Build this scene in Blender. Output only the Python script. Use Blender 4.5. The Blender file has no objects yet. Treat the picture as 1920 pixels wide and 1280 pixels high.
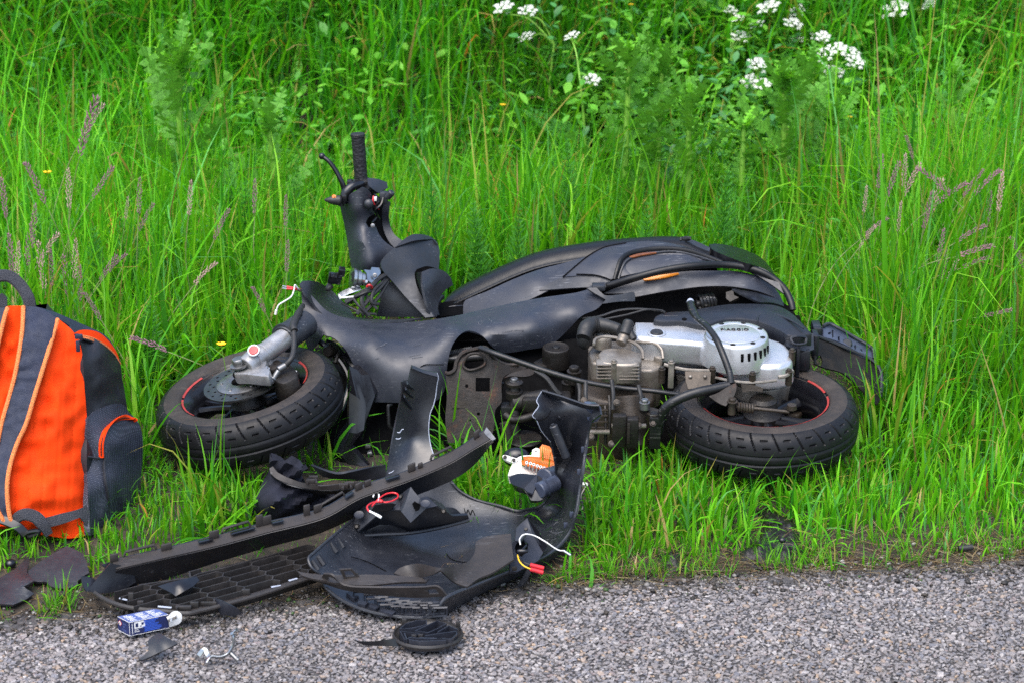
import bpy, bmesh, math, random
import numpy as np
from mathutils import Vector, Matrix, geometry, noise as mnoise

random.seed(7)
rng = np.random.default_rng(11)
S = bpy.context.scene
COL = S.collection

# ------------------------------------------------------------------ camera, sky, sun, exposure
PITCH = math.radians(18.0)
FPX = 4480.0                                   # focal length in photo pixels (1920 wide)
FW = Vector((0, math.cos(PITCH), -math.sin(PITCH)))
UP = Vector((0, math.sin(PITCH), math.cos(PITCH)))
RT = Vector((1, 0, 0))
CAM = Vector((0, 0, 0.18)) - FW * 5.6
cd = bpy.data.cameras.new('camera'); cam = bpy.data.objects.new('camera', cd); COL.objects.link(cam)
cam.location = CAM; cam.rotation_euler = (math.radians(90) - PITCH, 0, 0)
cd.sensor_width = 36; cd.lens = FPX / 1920 * 36; cd.clip_end = 600; cd.clip_start = 0.1
cd.dof.use_dof = True; cd.dof.focus_distance = 5.15; cd.dof.aperture_fstop = 7
S.camera = cam

SUN_EL, SUN_AZ = math.radians(64), math.radians(205)   # high sun behind thin cloud, behind the camera's left shoulder
w = bpy.data.worlds.new('World'); S.world = w; w.use_nodes = True
nt = w.node_tree; nt.nodes.clear()
sky = nt.nodes.new('ShaderNodeTexSky'); sky.sky_type = 'NISHITA'; sky.sun_disc = False
sky.sun_elevation = SUN_EL; sky.sun_rotation = SUN_AZ; sky.air_density = 1.0; sky.dust_density = 3.0; sky.ozone_density = 1.0
bg = nt.nodes.new('ShaderNodeBackground'); bg.inputs[1].default_value = 0.15
wo = nt.nodes.new('ShaderNodeOutputWorld')
nt.links.new(sky.outputs[0], bg.inputs[0]); nt.links.new(bg.outputs[0], wo.inputs[0])
sd = bpy.data.lights.new('sun', 'SUN'); sd.energy = 1.5; sd.angle = math.radians(70); sd.color = (1.0, 0.985, 0.96)
sun = bpy.data.objects.new('sun', sd); COL.objects.link(sun)
# Sky Texture: rotation 0 puts the sun over +Y and grows clockwise seen from above
sdir = Vector((math.sin(SUN_AZ) * math.cos(SUN_EL), math.cos(SUN_AZ) * math.cos(SUN_EL), math.sin(SUN_EL)))
sun.rotation_euler = sdir.to_track_quat('Z', 'Y').to_euler(); sun.location = (0, 0, 8)
S.view_settings.view_transform = 'Standard'; S.view_settings.look = 'None'
S.view_settings.exposure = 1.3; S.view_settings.gamma = 1.0; S.view_settings.use_curve_mapping = False
S.render.engine = 'CYCLES'; S.cycles.use_denoising = False; S.cycles.max_bounces = 8
S.cycles.transparent_max_bounces = 8; S.cycles.caustics_reflective = False; S.cycles.caustics_refractive = False

# ------------------------------------------------------------------ pixel rays -> real points
def ray(px, py): return FW + RT * ((px - 960) / FPX) - UP * ((py - 640) / FPX)
def kY(px, py, v): return (v - CAM.y) / ray(px, py).y
def kZ(px, py, v): return (v - CAM.z) / ray(px, py).z
def PK(px, py, k): return CAM + ray(px, py) * k
def PY(px, py, v): return PK(px, py, kY(px, py, v))
def PZ(px, py, v): return PK(px, py, kZ(px, py, v))
FULL = (0, 0, 1)
c1, c2, c3, c4 = (260, 230, 3.2), (260, 530, 3.2), (800, 420, 4.2667), (1100, 420, 3.3684)
c5, c6, c7, c8 = (660, 630, 3.84), (1050, 560, 3.0968), (440, 780, 2.7429), (130, 960, 3.3684)
c9, c10, c11 = (620, 1040, 3.84), (0, 980, 4.0), (0, 480, 2.2857)
def xy(c, s):
    out = []
    for t in s.split():
        a = t.split(','); out.append((c[0] + float(a[0]) / c[2], c[1] + float(a[1]) / c[2]))
    return out
def ctl(c, s):
    out = []
    for t in s.split():
        a = t.split(','); x = c[0] + float(a[0]) / c[2]; y = c[1] + float(a[1]) / c[2]
        k = kZ(x, y, float(a[2][1:])) if a[2][0] == 'z' else kY(x, y, float(a[2]))
        out.append((x, y, k))
    return out
def p3(c, s): return [PK(*t) for t in ctl(c, s)]
def p1(c, s): return p3(c, s)[0]

# ------------------------------------------------------------------ objects
def root(name, label, cat, loc, group=None):
    o = bpy.data.objects.new(name, None); COL.objects.link(o); o.location = loc; o.empty_display_size = 0.05
    o['label'] = label; o['category'] = cat; o['kind'] = 'thing'
    if group: o['group'] = group
    return o
def tag(o, label, cat, group=None):
    o['label'] = label; o['category'] = cat; o['kind'] = 'thing'
    if group: o['group'] = group
    return o
def ob(name, vf, mat, parent=None, angle=38, smooth=True):
    me = bpy.data.meshes.new(name); me.from_pydata([tuple(v) for v in vf[0]], [], vf[1])
    if smooth:
        me.polygons.foreach_set('use_smooth', [True] * len(me.polygons)); me.update()
        me.set_sharp_from_angle(angle=math.radians(angle))
    if isinstance(mat, (list, tuple)):
        for m in mat: me.materials.append(m)
        me.polygons.foreach_set('material_index', vf[2])
    else: me.materials.append(mat)
    me.update()
    o = bpy.data.objects.new(name, me); COL.objects.link(o)
    if parent is not None:
        o.parent = parent
        if parent.type == 'EMPTY': o.matrix_parent_inverse = Matrix.Translation(-parent.location)
    return o
def solo(name, vf, mat, label, cat, group=None, **k):
    "a one-mesh thing, its origin moved to the middle of its base"
    V = np.array([tuple(v) for v in vf[0]]); c = (V.min(0) + V.max(0)) / 2; c[2] = V[:, 2].min()
    o = ob(name, ((V - c).tolist(),) + tuple(vf[1:]), mat, None, **k); o.location = c
    return tag(o, label, cat, group)
def merge(*L):
    V, Fc = [], []
    for v, f in L:
        n = len(V); V += [Vector(x) for x in v]; Fc += [tuple(i + n for i in q) for q in f]
    return V, Fc

# ------------------------------------------------------------------ shape builders (all give verts, faces)
def crom(P, n=6, closed=False):
    P = [np.array(p, float) for p in P]; m = len(P); out = []
    if m < 3 and not closed: 
        return [Vector(P[0] + (P[1] - P[0]) * i / n) for i in range(n + 1)]
    for i in range(m if closed else m - 1):
        a, b, c, d = (P[(i - 1) % m], P[i], P[(i + 1) % m], P[(i + 2) % m]) if closed else (P[max(i - 1, 0)], P[i], P[i + 1], P[min(i + 2, m - 1)])
        for j in range(n):
            t = j / n
            out.append(0.5 * ((2 * b) + (c - a) * t + (2 * a - 5 * b + 4 * c - d) * t * t + (3 * b - a - 3 * c + d) * t ** 3))
    if not closed: out.append(P[-1])
    return [Vector(p) for p in out]
def smooth2(P, n=4, lim=48):
    "closed 2D outline rounded through its points, corners that turn more than LIM degrees kept"
    P = [np.array(p, float) for p in P]; m = len(P); cor = []
    for i in range(m):
        a, b = P[i] - P[i - 1], P[(i + 1) % m] - P[i]
        ang = abs(math.degrees(math.atan2(a[0] * b[1] - a[1] * b[0], a @ b))); cor.append(ang > lim)
    out = []
    for i in range(m):
        j = (i + 1) % m; p, q = P[i], P[j]; L = np.linalg.norm(q - p) + 1e-9
        def tang(t):
            d = P[(t + 1) % m] - P[t - 1]; return d / (np.linalg.norm(d) + 1e-9) * L
        t0 = (q - p) if cor[i] else tang(i); t1 = (q - p) if cor[j] else tang(j)
        for s in range(n):
            u = s / n
            out.append((2 * u ** 3 - 3 * u ** 2 + 1) * p + (u ** 3 - 2 * u ** 2 + u) * t0 + (-2 * u ** 3 + 3 * u ** 2) * q + (u ** 3 - u ** 2) * t1)
    return out
def inside(poly, pts):
    poly = np.array(poly); x, y = pts[:, 0], pts[:, 1]; r = np.zeros(len(pts), bool)
    x1, y1 = poly[:, 0], poly[:, 1]; x2, y2 = np.roll(x1, -1), np.roll(y1, -1)
    for a, b, c, d in zip(x1, y1, x2, y2):
        if b == d: continue
        m = ((b > y) != (d > y)) & (x < (c - a) * (y - b) / (d - b) + a); r ^= m
    return r
def tri2d(outline, holes=(), res=None):
    pts = [tuple(p) for p in outline]; edges = [(i, (i + 1) % len(pts)) for i in range(len(pts))]
    for h in holes:
        n = len(pts); pts += [tuple(p) for p in h]; edges += [(n + i, n + (i + 1) % len(h)) for i in range(len(h))]
    if res:
        A = np.array(outline); lo, hi = A.min(0), A.max(0)
        gx, gy = np.meshgrid(np.arange(lo[0], hi[0], res), np.arange(lo[1], hi[1], res * 0.87))
        gx = gx + (np.arange(gx.shape[0]) % 2)[:, None] * res / 2
        G = np.stack([gx.ravel(), gy.ravel()], 1); ok = inside(outline, G)
        for h in holes: ok &= ~inside(h, G)
        G = G[ok]
        if len(G):
            B = np.array(pts); d = np.min(np.linalg.norm(G[:, None] - B[None], axis=2), axis=1); G = G[d > res * 0.45]
            pts += [tuple(p) for p in G]
    r = geometry.delaunay_2d_cdt([Vector(p) for p in pts], edges, [], 0, 1e-5)
    V = np.array([tuple(v) for v in r[0]]); T = np.array([f for f in r[2]])
    cen = V[T].mean(1); ok = inside(outline, cen)
    for h in holes: ok &= ~inside(h, cen)
    return V, T[ok]
def thicken(V3, T, toward, thick):
    "front sheet + back sheet + rim; TOWARD is the side that is the front"
    V = np.array(V3, float); T = np.array(T)
    fn = np.cross(V[T[:, 1]] - V[T[:, 0]], V[T[:, 2]] - V[T[:, 0]])
    if (fn.sum(0) @ np.array(toward)) < 0: T = T[:, ::-1]; fn = -fn
    vn = np.zeros_like(V)
    for i in range(3): np.add.at(vn, T[:, i], fn)
    vn /= np.linalg.norm(vn, axis=1)[:, None] + 1e-12
    n = len(V); B = V - vn * thick; cnt = {}
    for t in T:
        for a, b in ((t[0], t[1]), (t[1], t[2]), (t[2], t[0])):
            cnt[(a, b)] = cnt.get((a, b), 0) + 1
    rim = [(b, a, a + n, b + n) for (a, b) in cnt if (b, a) not in cnt]
    F = [tuple(int(i) for i in t) for t in T] + [tuple(int(i + n) for i in t[::-1]) for t in T] + [tuple(int(i) for i in q) for q in rim]
    return np.vstack([V, B]).tolist(), F
class Depth:
    def __init__(s, ct):
        A = np.array(ct); s.X = A[:, :2] / 100; n = len(A)
        d = np.linalg.norm(s.X[:, None] - s.X[None], axis=2); K = np.where(d > 0, d * d * np.log(d + 1e-12), 0) + np.eye(n) * 1e-4
        Q = np.hstack([np.ones((n, 1)), s.X]); M = np.block([[K, Q], [Q.T, np.zeros((3, 3))]])
        s.w = np.linalg.lstsq(M, np.concatenate([A[:, 2], np.zeros(3)]), rcond=None)[0]; s.lo, s.hi = A[:, 2].min() - .08, A[:, 2].max() + .08
    def __call__(s, P):
        P = np.array(P) / 100; d = np.linalg.norm(P[:, None] - s.X[None], axis=2)
        K = np.where(d > 0, d * d * np.log(d + 1e-12), 0)
        return np.clip(K @ s.w[:-3] + np.hstack([np.ones((len(P), 1)), P]) @ s.w[-3:], s.lo, s.hi)
def relief(c, outline, ct, thick=.004, holes=(), res=14, rnd=True, extra=None):
    "a curved sheet: its outline, with the distance of the surface interpolated between known points"
    o = xy(c, outline); o = smooth2(o) if rnd else o
    hs = [smooth2(xy(c, h), 3) for h in holes]
    V, T = tri2d(o, hs, res); D = Depth(ctl(c, ct)) if isinstance(ct, str) else ct
    k = D(V)
    if extra is not None: k = k + extra(V)
    P = [PK(x, y, z) for (x, y), z in zip(V, k)]
    cen = sum(P, Vector()) / len(P)
    return thicken(P, T, (CAM - cen).normalized(), thick)
def pan(name, c, outline, ct, mat, parent, **k): return ob(name, relief(c, outline, ct, **k), mat, parent)
def frame(axis, hint=(1, 0, 0)):
    w = Vector(axis).normalized(); u = Vector(hint); u = (u - w * u.dot(w)).normalized(); return u, w.cross(u), w
def tube(P, r, seg=8, n=5, closed=False, caps=True, flat=1.0):
    Q = crom(P, n, closed) if n else [Vector(p) for p in P]; m = len(Q)
    rs = [r] * m if not hasattr(r, '__len__') else np.interp(np.linspace(0, 1, m), np.linspace(0, 1, len(r)), r)
    V, Fc = [], []; t = (Q[1] - Q[0]).normalized(); u = t.orthogonal().normalized()
    for i in range(m):
        t = (Q[(i + 1) % m] - Q[i - 1]) if closed else (Q[min(i + 1, m - 1)] - Q[max(i - 1, 0)]); t = t.normalized() if t.length > 1e-9 else Vector((0, 0, 1))
        u = (u - t * u.dot(t)); u = u.normalized() if u.length > 1e-6 else t.orthogonal().normalized(); v = t.cross(u)
        for j in range(seg):
            a = 2 * math.pi * j / seg; V.append(Q[i] + (u * math.cos(a) + v * math.sin(a) * flat) * float(rs[i]))
    for i in range(m if closed else m - 1):
        for j in range(seg):
            a, b = i * seg, ((i + 1) % m) * seg; k = (j + 1) % seg; Fc.append((a + j, a + k, b + k, b + j))
    if caps and not closed: Fc += [tuple(range(seg - 1, -1, -1)), tuple(range((m - 1) * seg, m * seg))]
    return V, Fc
def ribbon(P, width, thick, nrm, n=5, prof=None):
    "flat band along P; NRM: the way its face looks (one vector or one per control point)"
    Q = crom(P, n); m = len(Q); N = crom(nrm, n) if isinstance(nrm, list) else [Vector(nrm)] * m
    ws = [width] * m if not hasattr(width, '__len__') else np.interp(np.linspace(0, 1, m), np.linspace(0, 1, len(width)), width)
    pr = prof or [(-.5, -.3), (-.4, .5), (0, .62), (.4, .5), (.5, -.3), (.4, -.5), (-.4, -.5)]
    V, Fc = [], []; s = len(pr)
    for i in range(m):
        t = (Q[min(i + 1, m - 1)] - Q[max(i - 1, 0)]).normalized(); a = t.cross(N[i]).normalized(); b = a.cross(t)
        for x, y in pr: V.append(Q[i] + a * (x * float(ws[i])) + b * (y * thick))
    for i in range(m - 1):
        for j in range(s): k = (j + 1) % s; Fc.append((i * s + j, i * s + k, (i + 1) * s + k, (i + 1) * s + j))
    Fc += [tuple(range(s - 1, -1, -1)), tuple(range((m - 1) * s, m * s))]
    return V, Fc
def lathe(prof, cen, axis, seg=32, closed=False, hint=(1, 0, 0)):
    u, v, w = frame(axis, hint); cen = Vector(cen); V, Fc = [], []; m = len(prof)
    for r, h in prof:
        for j in range(seg):
            a = 2 * math.pi * j / seg; V.append(cen + (u * math.cos(a) + v * math.sin(a)) * r + w * h)
    for i in range(m if closed else m - 1):
        for j in range(seg):
            k = (j + 1) % seg; a, b = i * seg, ((i + 1) % m) * seg; Fc.append((a + j, a + k, b + k, b + j))
    if not closed:
        if prof[0][0] > 1e-5: Fc.append(tuple(range(seg - 1, -1, -1)))
        if prof[-1][0] > 1e-5: Fc.append(tuple(range((m - 1) * seg, m * seg)))
    return V, Fc
def cyl(a, b, r, seg=20, ch=.12):
    a, b = Vector(a), Vector(b); h = (b - a).length; e = min(r, h / 2) * ch
    return lathe([(r - e, 0), (r, e), (r, h - e), (r - e, h)], a, b - a, seg)
def bm_out(bm):
    bm.verts.index_update(); V = [v.co.copy() for v in bm.verts]; Fc = [tuple(v.index for v in f.verts) for f in bm.faces]; bm.free(); return V, Fc
def prism(poly, h, o, u, v, w, bev=0, seg=2, taper=1.0):
    "polygon in the (u,v) plane at O pushed by H along -w; TAPER scales the far end"
    bm = bmesh.new(); o, u, v, w = Vector(o), Vector(u), Vector(v), Vector(w)
    cx = sum(p[0] for p in poly) / len(poly); cy = sum(p[1] for p in poly) / len(poly)
    a = [bm.verts.new(o + u * p[0] + v * p[1]) for p in poly]
    b = [bm.verts.new(o + u * (cx + (p[0] - cx) * taper) + v * (cy + (p[1] - cy) * taper) - w * h) for p in poly]
    n = len(poly); bm.faces.new(a); bm.faces.new(b[::-1])
    for i in range(n): j = (i + 1) % n; bm.faces.new((a[j], a[i], b[i], b[j]))
    bmesh.ops.recalc_face_normals(bm, faces=bm.faces[:])
    if bev: bmesh.ops.bevel(bm, geom=[e for e in bm.edges if e.calc_face_angle(0) > .5], offset=bev, segments=seg, affect='EDGES', profile=.5, clamp_overlap=True)
    return bm_out(bm)
def box(cen, size, ax=None, bev=.0):
    u, v, w = ax or (Vector((1, 0, 0)), Vector((0, 1, 0)), Vector((0, 0, 1))); x, y, z = [s / 2 for s in size]
    return prism([(-x, -y), (x, -y), (x, y), (-x, y)], 2 * z, Vector(cen) + Vector(w) * z, u, v, w, bev)
def ztop(c, outline, z, h, axis=None, bev=.003, rnd=True, taper=1.0, seg=2):
    "the top face of a block drawn where it stands: outline on the plane through height Z square to AXIS, pushed down H"
    w = Vector(axis or (0, 0, 1)).normalized(); o2 = xy(c, outline); m = np.mean(o2, axis=0); o = PZ(m[0], m[1], z)
    u, v, w = frame(w); o2 = smooth2(o2, 3) if rnd else o2; poly = []
    for x, y in o2:
        r = ray(x, y); p = CAM + r * ((o - CAM).dot(w) / r.dot(w)); d = p - o; poly.append((d.dot(u), d.dot(v)))
    A = sum(poly[i - 1][0] * poly[i][1] - poly[i][0] * poly[i - 1][1] for i in range(len(poly)))
    if A < 0: poly = poly[::-1]
    return prism(poly, h, o, u, v, w, bev, seg, taper)
def hexbolt(p, axis, r=.007, h=.006, washer=True):
    u, v, w = frame(axis); p = Vector(p)
    L = [prism([(r * math.cos(i * math.pi / 3), r * math.sin(i * math.pi / 3)) for i in range(6)], h, p + w * h, u, v, w, r * .12, 1)]
    if washer: L.append(lathe([(r * 1.4, -.001), (r * 1.4, .001), (r * 1.1, .0018)], p, axis, 14))
    return merge(*L)
def blob(cen, rad, ax=None, seg=16, rings=10, pw=1.0):
    u, v, w = ax or (Vector((1, 0, 0)), Vector((0, 1, 0)), Vector((0, 0, 1))); V, Fc = [], []; cen = Vector(cen)
    f = lambda t: math.copysign(abs(t) ** pw, t)
    for i in range(rings + 1):
        p = -math.pi / 2 + math.pi * i / rings
        for j in range(seg):
            a = 2 * math.pi * j / seg
            V.append(cen + u * (rad[0] * f(math.cos(p)) * f(math.cos(a))) + v * (rad[1] * f(math.cos(p)) * f(math.sin(a))) + w * (rad[2] * f(math.sin(p))))
    for i in range(rings):
        for j in range(seg): k = (j + 1) % seg; Fc.append((i * seg + j, i * seg + k, (i + 1) * seg + k, (i + 1) * seg + j))
    return V, Fc
def loft(rows, closed=False, cap=True):
    V, Fc = [], []; m = len(rows); s = len(rows[0])
    for r in rows: V += [Vector(p) for p in r]
    for i in range(m - 1):
        for j in range(s if closed else s - 1): k = (j + 1) % s; Fc.append((i * s + j, i * s + k, (i + 1) * s + k, (i + 1) * s + j))
    if closed and cap: Fc += [tuple(range(s - 1, -1, -1)), tuple(range((m - 1) * s, m * s))]
    return V, Fc

# ------------------------------------------------------------------ materials
def mat(name, col, rough=.5, metal=0.0, var=.25, scale=30, bump=.0, bscale=250, dust=None, damt=.0, dscale=9, scr=0.0, scol=(.12, .125, .135), spec=.5, rust=None, coat=0, weave=0):
    m = bpy.data.materials.new(name); m.use_nodes = True; n = m.node_tree.nodes; l = m.node_tree.links; b = n['Principled BSDF']
    tc = n.new('ShaderNodeTexCoord'); src = tc.outputs['Object']
    def nz(sc, det=4, rg=.6, vec=None):
        x = n.new('ShaderNodeTexNoise'); x.inputs['Scale'].default_value = sc; x.inputs['Detail'].default_value = det; x.inputs['Roughness'].default_value = rg
        l.new(vec or src, x.inputs['Vector']); return x.outputs['Fac']
    def mr(v, a, b2, c=0, d=1):
        x = n.new('ShaderNodeMapRange'); x.inputs[1].default_value = a; x.inputs[2].default_value = b2; x.inputs[3].default_value = c; x.inputs[4].default_value = d
        l.new(v, x.inputs[0]); return x.outputs[0]
    def mix(f, a, c2):
        x = n.new('ShaderNodeMix'); x.data_type = 'RGBA'
        l.new(f, x.inputs[0])
        for s, i in ((a, 6), (c2, 7)):
            if hasattr(s, 'default_value'): l.new(s, x.inputs[i])
            else: x.inputs[i].default_value = (*s, 1)
        return x.outputs[2]
    base = nz(scale)
    c = mix(mr(base, .3, .7), tuple(v * (1 - var) for v in col), tuple(min(1, v * (1 + var)) for v in col))
    rv = mr(nz(scale * 2.3, 5), .3, .7, rough * .8, min(1, rough * 1.25))
    if rust: c = mix(mr(nz(22, 8, .75), rust[3], rust[3] + .12), c, rust[:3])
    if dust: c = mix(mr(nz(dscale, 7, .7), .62 - damt * .45, .75 - damt * .2, 0, min(1, damt * 2)), c, dust)
    if scr:
        mp = n.new('ShaderNodeMapping'); mp.inputs['Rotation'].default_value = (0.3, .5, .35); mp.inputs['Scale'].default_value = (14, 260, 260); l.new(src, mp.inputs[0])
        s1 = mr(nz(1, 2, .5, mp.outputs[0]), .60, .70)
        s2 = mr(nz(9, 4), .52, .62); mu = n.new('ShaderNodeMath'); mu.operation = 'MULTIPLY'; l.new(s1, mu.inputs[0]); l.new(s2, mu.inputs[1])
        m3 = n.new('ShaderNodeMath'); m3.operation = 'MULTIPLY'; l.new(mu.outputs[0], m3.inputs[0]); m3.inputs[1].default_value = scr
        c = mix(m3.outputs[0], c, scol)
    l.new(c, b.inputs['Base Color']); l.new(rv, b.inputs['Roughness']); b.inputs['Metallic'].default_value = metal; b.inputs['Specular IOR Level'].default_value = spec
    if coat: b.inputs['Coat Weight'].default_value = coat; b.inputs['Coat Roughness'].default_value = .1
    if bump or weave:
        bp = n.new('ShaderNodeBump'); bp.inputs['Strength'].default_value = bump or weave; bp.inputs['Distance'].default_value = .004
        if weave:
            vo = n.new('ShaderNodeTexVoronoi'); vo.inputs['Scale'].default_value = bscale; l.new(src, vo.inputs['Vector']); l.new(vo.outputs['Distance'], bp.inputs['Height'])
        else: l.new(nz(bscale, 5, .65), bp.inputs['Height'])
        l.new(bp.outputs[0], b.inputs['Normal'])
    return m
M = {}
M['plastic'] = mat('matt_black_plastic', (.0115, .0135, .0190), .47, spec=.65, var=.2, bump=.05, bscale=600, dust=(.06, .055, .05), damt=.12, scr=.75)
M['panel'] = mat('matt_black_paint', (.0125, .0150, .0240), .50, var=.12, spec=.7, scale=12, bump=.02, bscale=900, dust=(.055, .057, .062), damt=.10, dscale=8, scr=.7)
M['inner'] = mat('inner_black_plastic', (.0062, .0072, .0110), .40, spec=.6, var=.3, scale=14, bump=.06, bscale=260, dust=(.045, .045, .046), damt=.16, scr=.5)
M['gloss'] = mat('gloss_black_plastic', (.006, .006, .008), .22, var=.2)
M['rubber'] = mat('black_rubber', (.012, .012, .0125), .55, var=.3, bump=.05)
M['grip'] = mat('grip_rubber', (.010, .010, .012), .5, weave=.4, bscale=150)
M['tyre'] = mat('tyre_rubber', (.0062, .0062, .0075), .46, var=.25, scale=40, bump=.05, bscale=500, dust=(.045, .036, .029), damt=.13, dscale=14, spec=.28)
M['side'] = mat('tyre_sidewall', (.020, .0155, .013), .70, var=.3, scale=30, bump=.08, bscale=400, dust=(.065, .05, .04), damt=.3, dscale=18)
M['leather'] = mat('seat_vinyl', (.005, .005, .006), .36, var=.15, weave=.10, bscale=420, spec=.35)
M['vinyl'] = mat('seat_vinyl_top', (.03, .03, .032), .5, var=.15, bump=.15, bscale=300)
M['silver'] = mat('dirty_cast_alloy', (.63, .64, .66), .33, .75, var=.06, scale=18, bump=.015, bscale=350, dust=(.22, .19, .16), damt=.14, dscale=16)
M['alloy'] = mat('bright_alloy', (.62, .62, .63), .33, .9, var=.1, bump=.04, dust=(.25, .22, .2), damt=.1)
M['case'] = mat('grimy_engine_case', (.042, .032, .023), .42, .35, var=.4, scale=18, bump=.28, bscale=160, dust=(.034, .026, .019), damt=.45, dscale=13)
M['grime'] = mat('oily_dark_metal', (.0115, .0098, .0085), .46, .3, var=.45, scale=25, bump=.3, bscale=170, dust=(.032, .025, .019), damt=.3, dscale=18)
M['dark'] = mat('dark_parts_and_shade', (.004, .004, .0045), .9, var=.3, spec=.05)  # black of hidden parts, also paints the shade in cavities
M['satin'] = mat('satin_black_rail', (.006, .006, .007), .40, var=.2, spec=.35)
M['steel'] = mat('grey_steel', (.22, .22, .22), .36, .85, var=.25, dust=(.08, .06, .05), damt=.2, dscale=40)
M['disc'] = mat('brake_disc_steel', (.10, .10, .10), .36, .9, var=.2, scale=50)
M['rust'] = mat('rusty_frame_steel', (.014, .010, .0075), .62, .2, var=.4, scale=20, bump=.3, bscale=140, dust=(.028, .021, .015), damt=.25, rust=(.060, .022, .009, .55))
M['bar'] = mat('scuffed_black_tube', (.014, .014, .015), .34, .3, var=.3, scale=30, bump=.1, scr=.5, rust=(.17, .085, .05, .63), scol=(.5, .48, .45))
M['zinc'] = mat('zinc_plated_steel', (.36, .38, .39), .22, .95, var=.15, scale=40)
M['red'] = mat('red_plastic', (.55, .022, .03), .35)
M['redstripe'] = mat('red_rim_tape', (.30, .024, .02), .55, dust=(.06, .045, .035), damt=.28, dscale=20)
M['white'] = mat('white_plastic', (.74, .74, .72), .4, var=.08)
M['cream'] = mat('off_white_plastic', (.68, .66, .60), .45, var=.12, dust=(.3, .27, .23), damt=.15)
M['yellow'] = mat('yellow_wire', (.75, .45, .02), .4)
M['fork'] = mat('dirty_fork_alloy', (.36, .36, .365), .42, .7, var=.12, scale=30, bump=.05, bscale=300, dust=(.13, .11, .09), damt=.34, dscale=22)
M['scuff'] = mat('scuff_mark', (.095, .10, .115), .6)
M['shellin'] = mat('shell_inside', (.0090, .0102, .0145), .37, spec=.8, var=.3, scale=10, bump=.05, bscale=200, dust=(.06, .06, .065), damt=.16, dscale=7, scr=.8)
M['flap'] = mat('dirty_black_flap', (.0065, .006, .0055), .6, var=.4, bump=.2, bscale=150, dust=(.035, .027, .02), damt=.25, dscale=25, spec=.25)
M['dullamber'] = mat('dull_amber_film', (.16, .05, .012), .4)
M['amber'] = mat('amber_lens', (.85, .26, .01), .3, var=.1)
M['circuit'] = mat('orange_flex_circuit', (.52, .12, .010), .35, var=.15)
M['copper'] = mat('pale_circuit_track', (.72, .33, .10), .4)
M['blueplastic'] = mat('dark_blue_grey_plastic', (.045, .055, .085), .25, var=.25)
M['mountgrey_and_lit'] = mat('bracket_grey_and_lit_black', (.018, .020, .028), .38, var=.2, bump=.05, dust=(.09, .09, .1), damt=.1)  # bracket grey, also paints light on faces of black plastic
M['brown'] = mat('dusty_trim', (.022, .018, .0165), .56, var=.22, scale=22, bump=.08, bscale=300, dust=(.011, .010, .010), damt=.2, dscale=30, scr=.3)
M['grille'] = mat('dusty_black_grille', (.018, .016, .0155), .52, var=.3, dust=(.055, .046, .04), damt=.22, dscale=25)
M['shard'] = mat('broken_black_plastic', (.0085, .0095, .013), .44, spec=.65, var=.2, bump=.1, bscale=300, dust=(.040, .043, .055), damt=.06, dscale=40, scr=.4)
M['edge'] = mat('stressed_and_lit_edge', (.30, .33, .40), .5)  # stress whitening, and a painted highlight along the left horn
M['orange'] = mat('orange_fabric', (.80, .050, .003), .75, var=.10, scale=9, weave=.25, bscale=900, spec=.12)
M['piping'] = mat('orange_piping', (.80, .22, .06), .7, var=.2, scale=200, weave=.7, bscale=500)
M['navy'] = mat('slate_navy_fabric', (.015, .021, .044), .6, var=.2, weave=.3, bscale=800, spec=.4)
M['nylon'] = mat('black_nylon', (.014, .014, .018), .46, var=.2, bump=.12, bscale=60)
M['web'] = mat('grey_webbing', (.032, .034, .044), .7, var=.2, weave=.7, bscale=600)
M['cloth'] = mat('dark_navy_cloth', (.011, .012, .020), .8, var=.3, bump=.2, bscale=90, spec=.25)
M['boxblue'] = mat('navy_print', (.012, .020, .085), .38, var=.15)
M['boxblue2'] = mat('blue_print', (.035, .10, .50), .4, var=.1)
M['boxtop'] = mat('mid_blue_print', (.07, .10, .26), .4, var=.1)
M['bulb'] = mat('bulb_metal', (.5, .48, .45), .3, .8)
M['mud'] = mat('wet_mud', (.0075, .0055, .0045), .42, var=.6, scale=60, bump=1.0, bscale=70)
M['orangetip'] = mat('orange_switch', (.6, .16, .02), .4)

def dotted(name, base, dot, sc):
    m = mat(name, base, .55, var=.25, bump=.1, bscale=120); n = m.node_tree.nodes; l = m.node_tree.links; b = n['Principled BSDF']
    tc = n.new('ShaderNodeTexCoord'); mp = n.new('ShaderNodeMapping'); mp.inputs['Scale'].default_value = (sc * 1.3, sc * 1.3, sc); l.new(tc.outputs['Object'], mp.inputs[0])
    v = n.new('ShaderNodeTexVoronoi'); v.inputs['Scale'].default_value = 1; v.inputs['Randomness'].default_value = 0; l.new(mp.outputs[0], v.inputs['Vector'])
    r = n.new('ShaderNodeMapRange'); r.inputs[1].default_value = .30; r.inputs[2].default_value = .18; l.new(v.outputs['Distance'], r.inputs[0])
    x = n.new('ShaderNodeMix'); x.data_type = 'RGBA'; old = b.inputs['Base Color'].links[0].from_socket; l.new(r.outputs[0], x.inputs[0]); l.new(old, x.inputs[6]); x.inputs[7].default_value = (*dot, 1); l.new(x.outputs[2], b.inputs['Base Color'])
    return m
M['pocket'] = dotted('dotted_pocket_fabric', (.020, .023, .036), (.15, .16, .21), 300)
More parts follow.
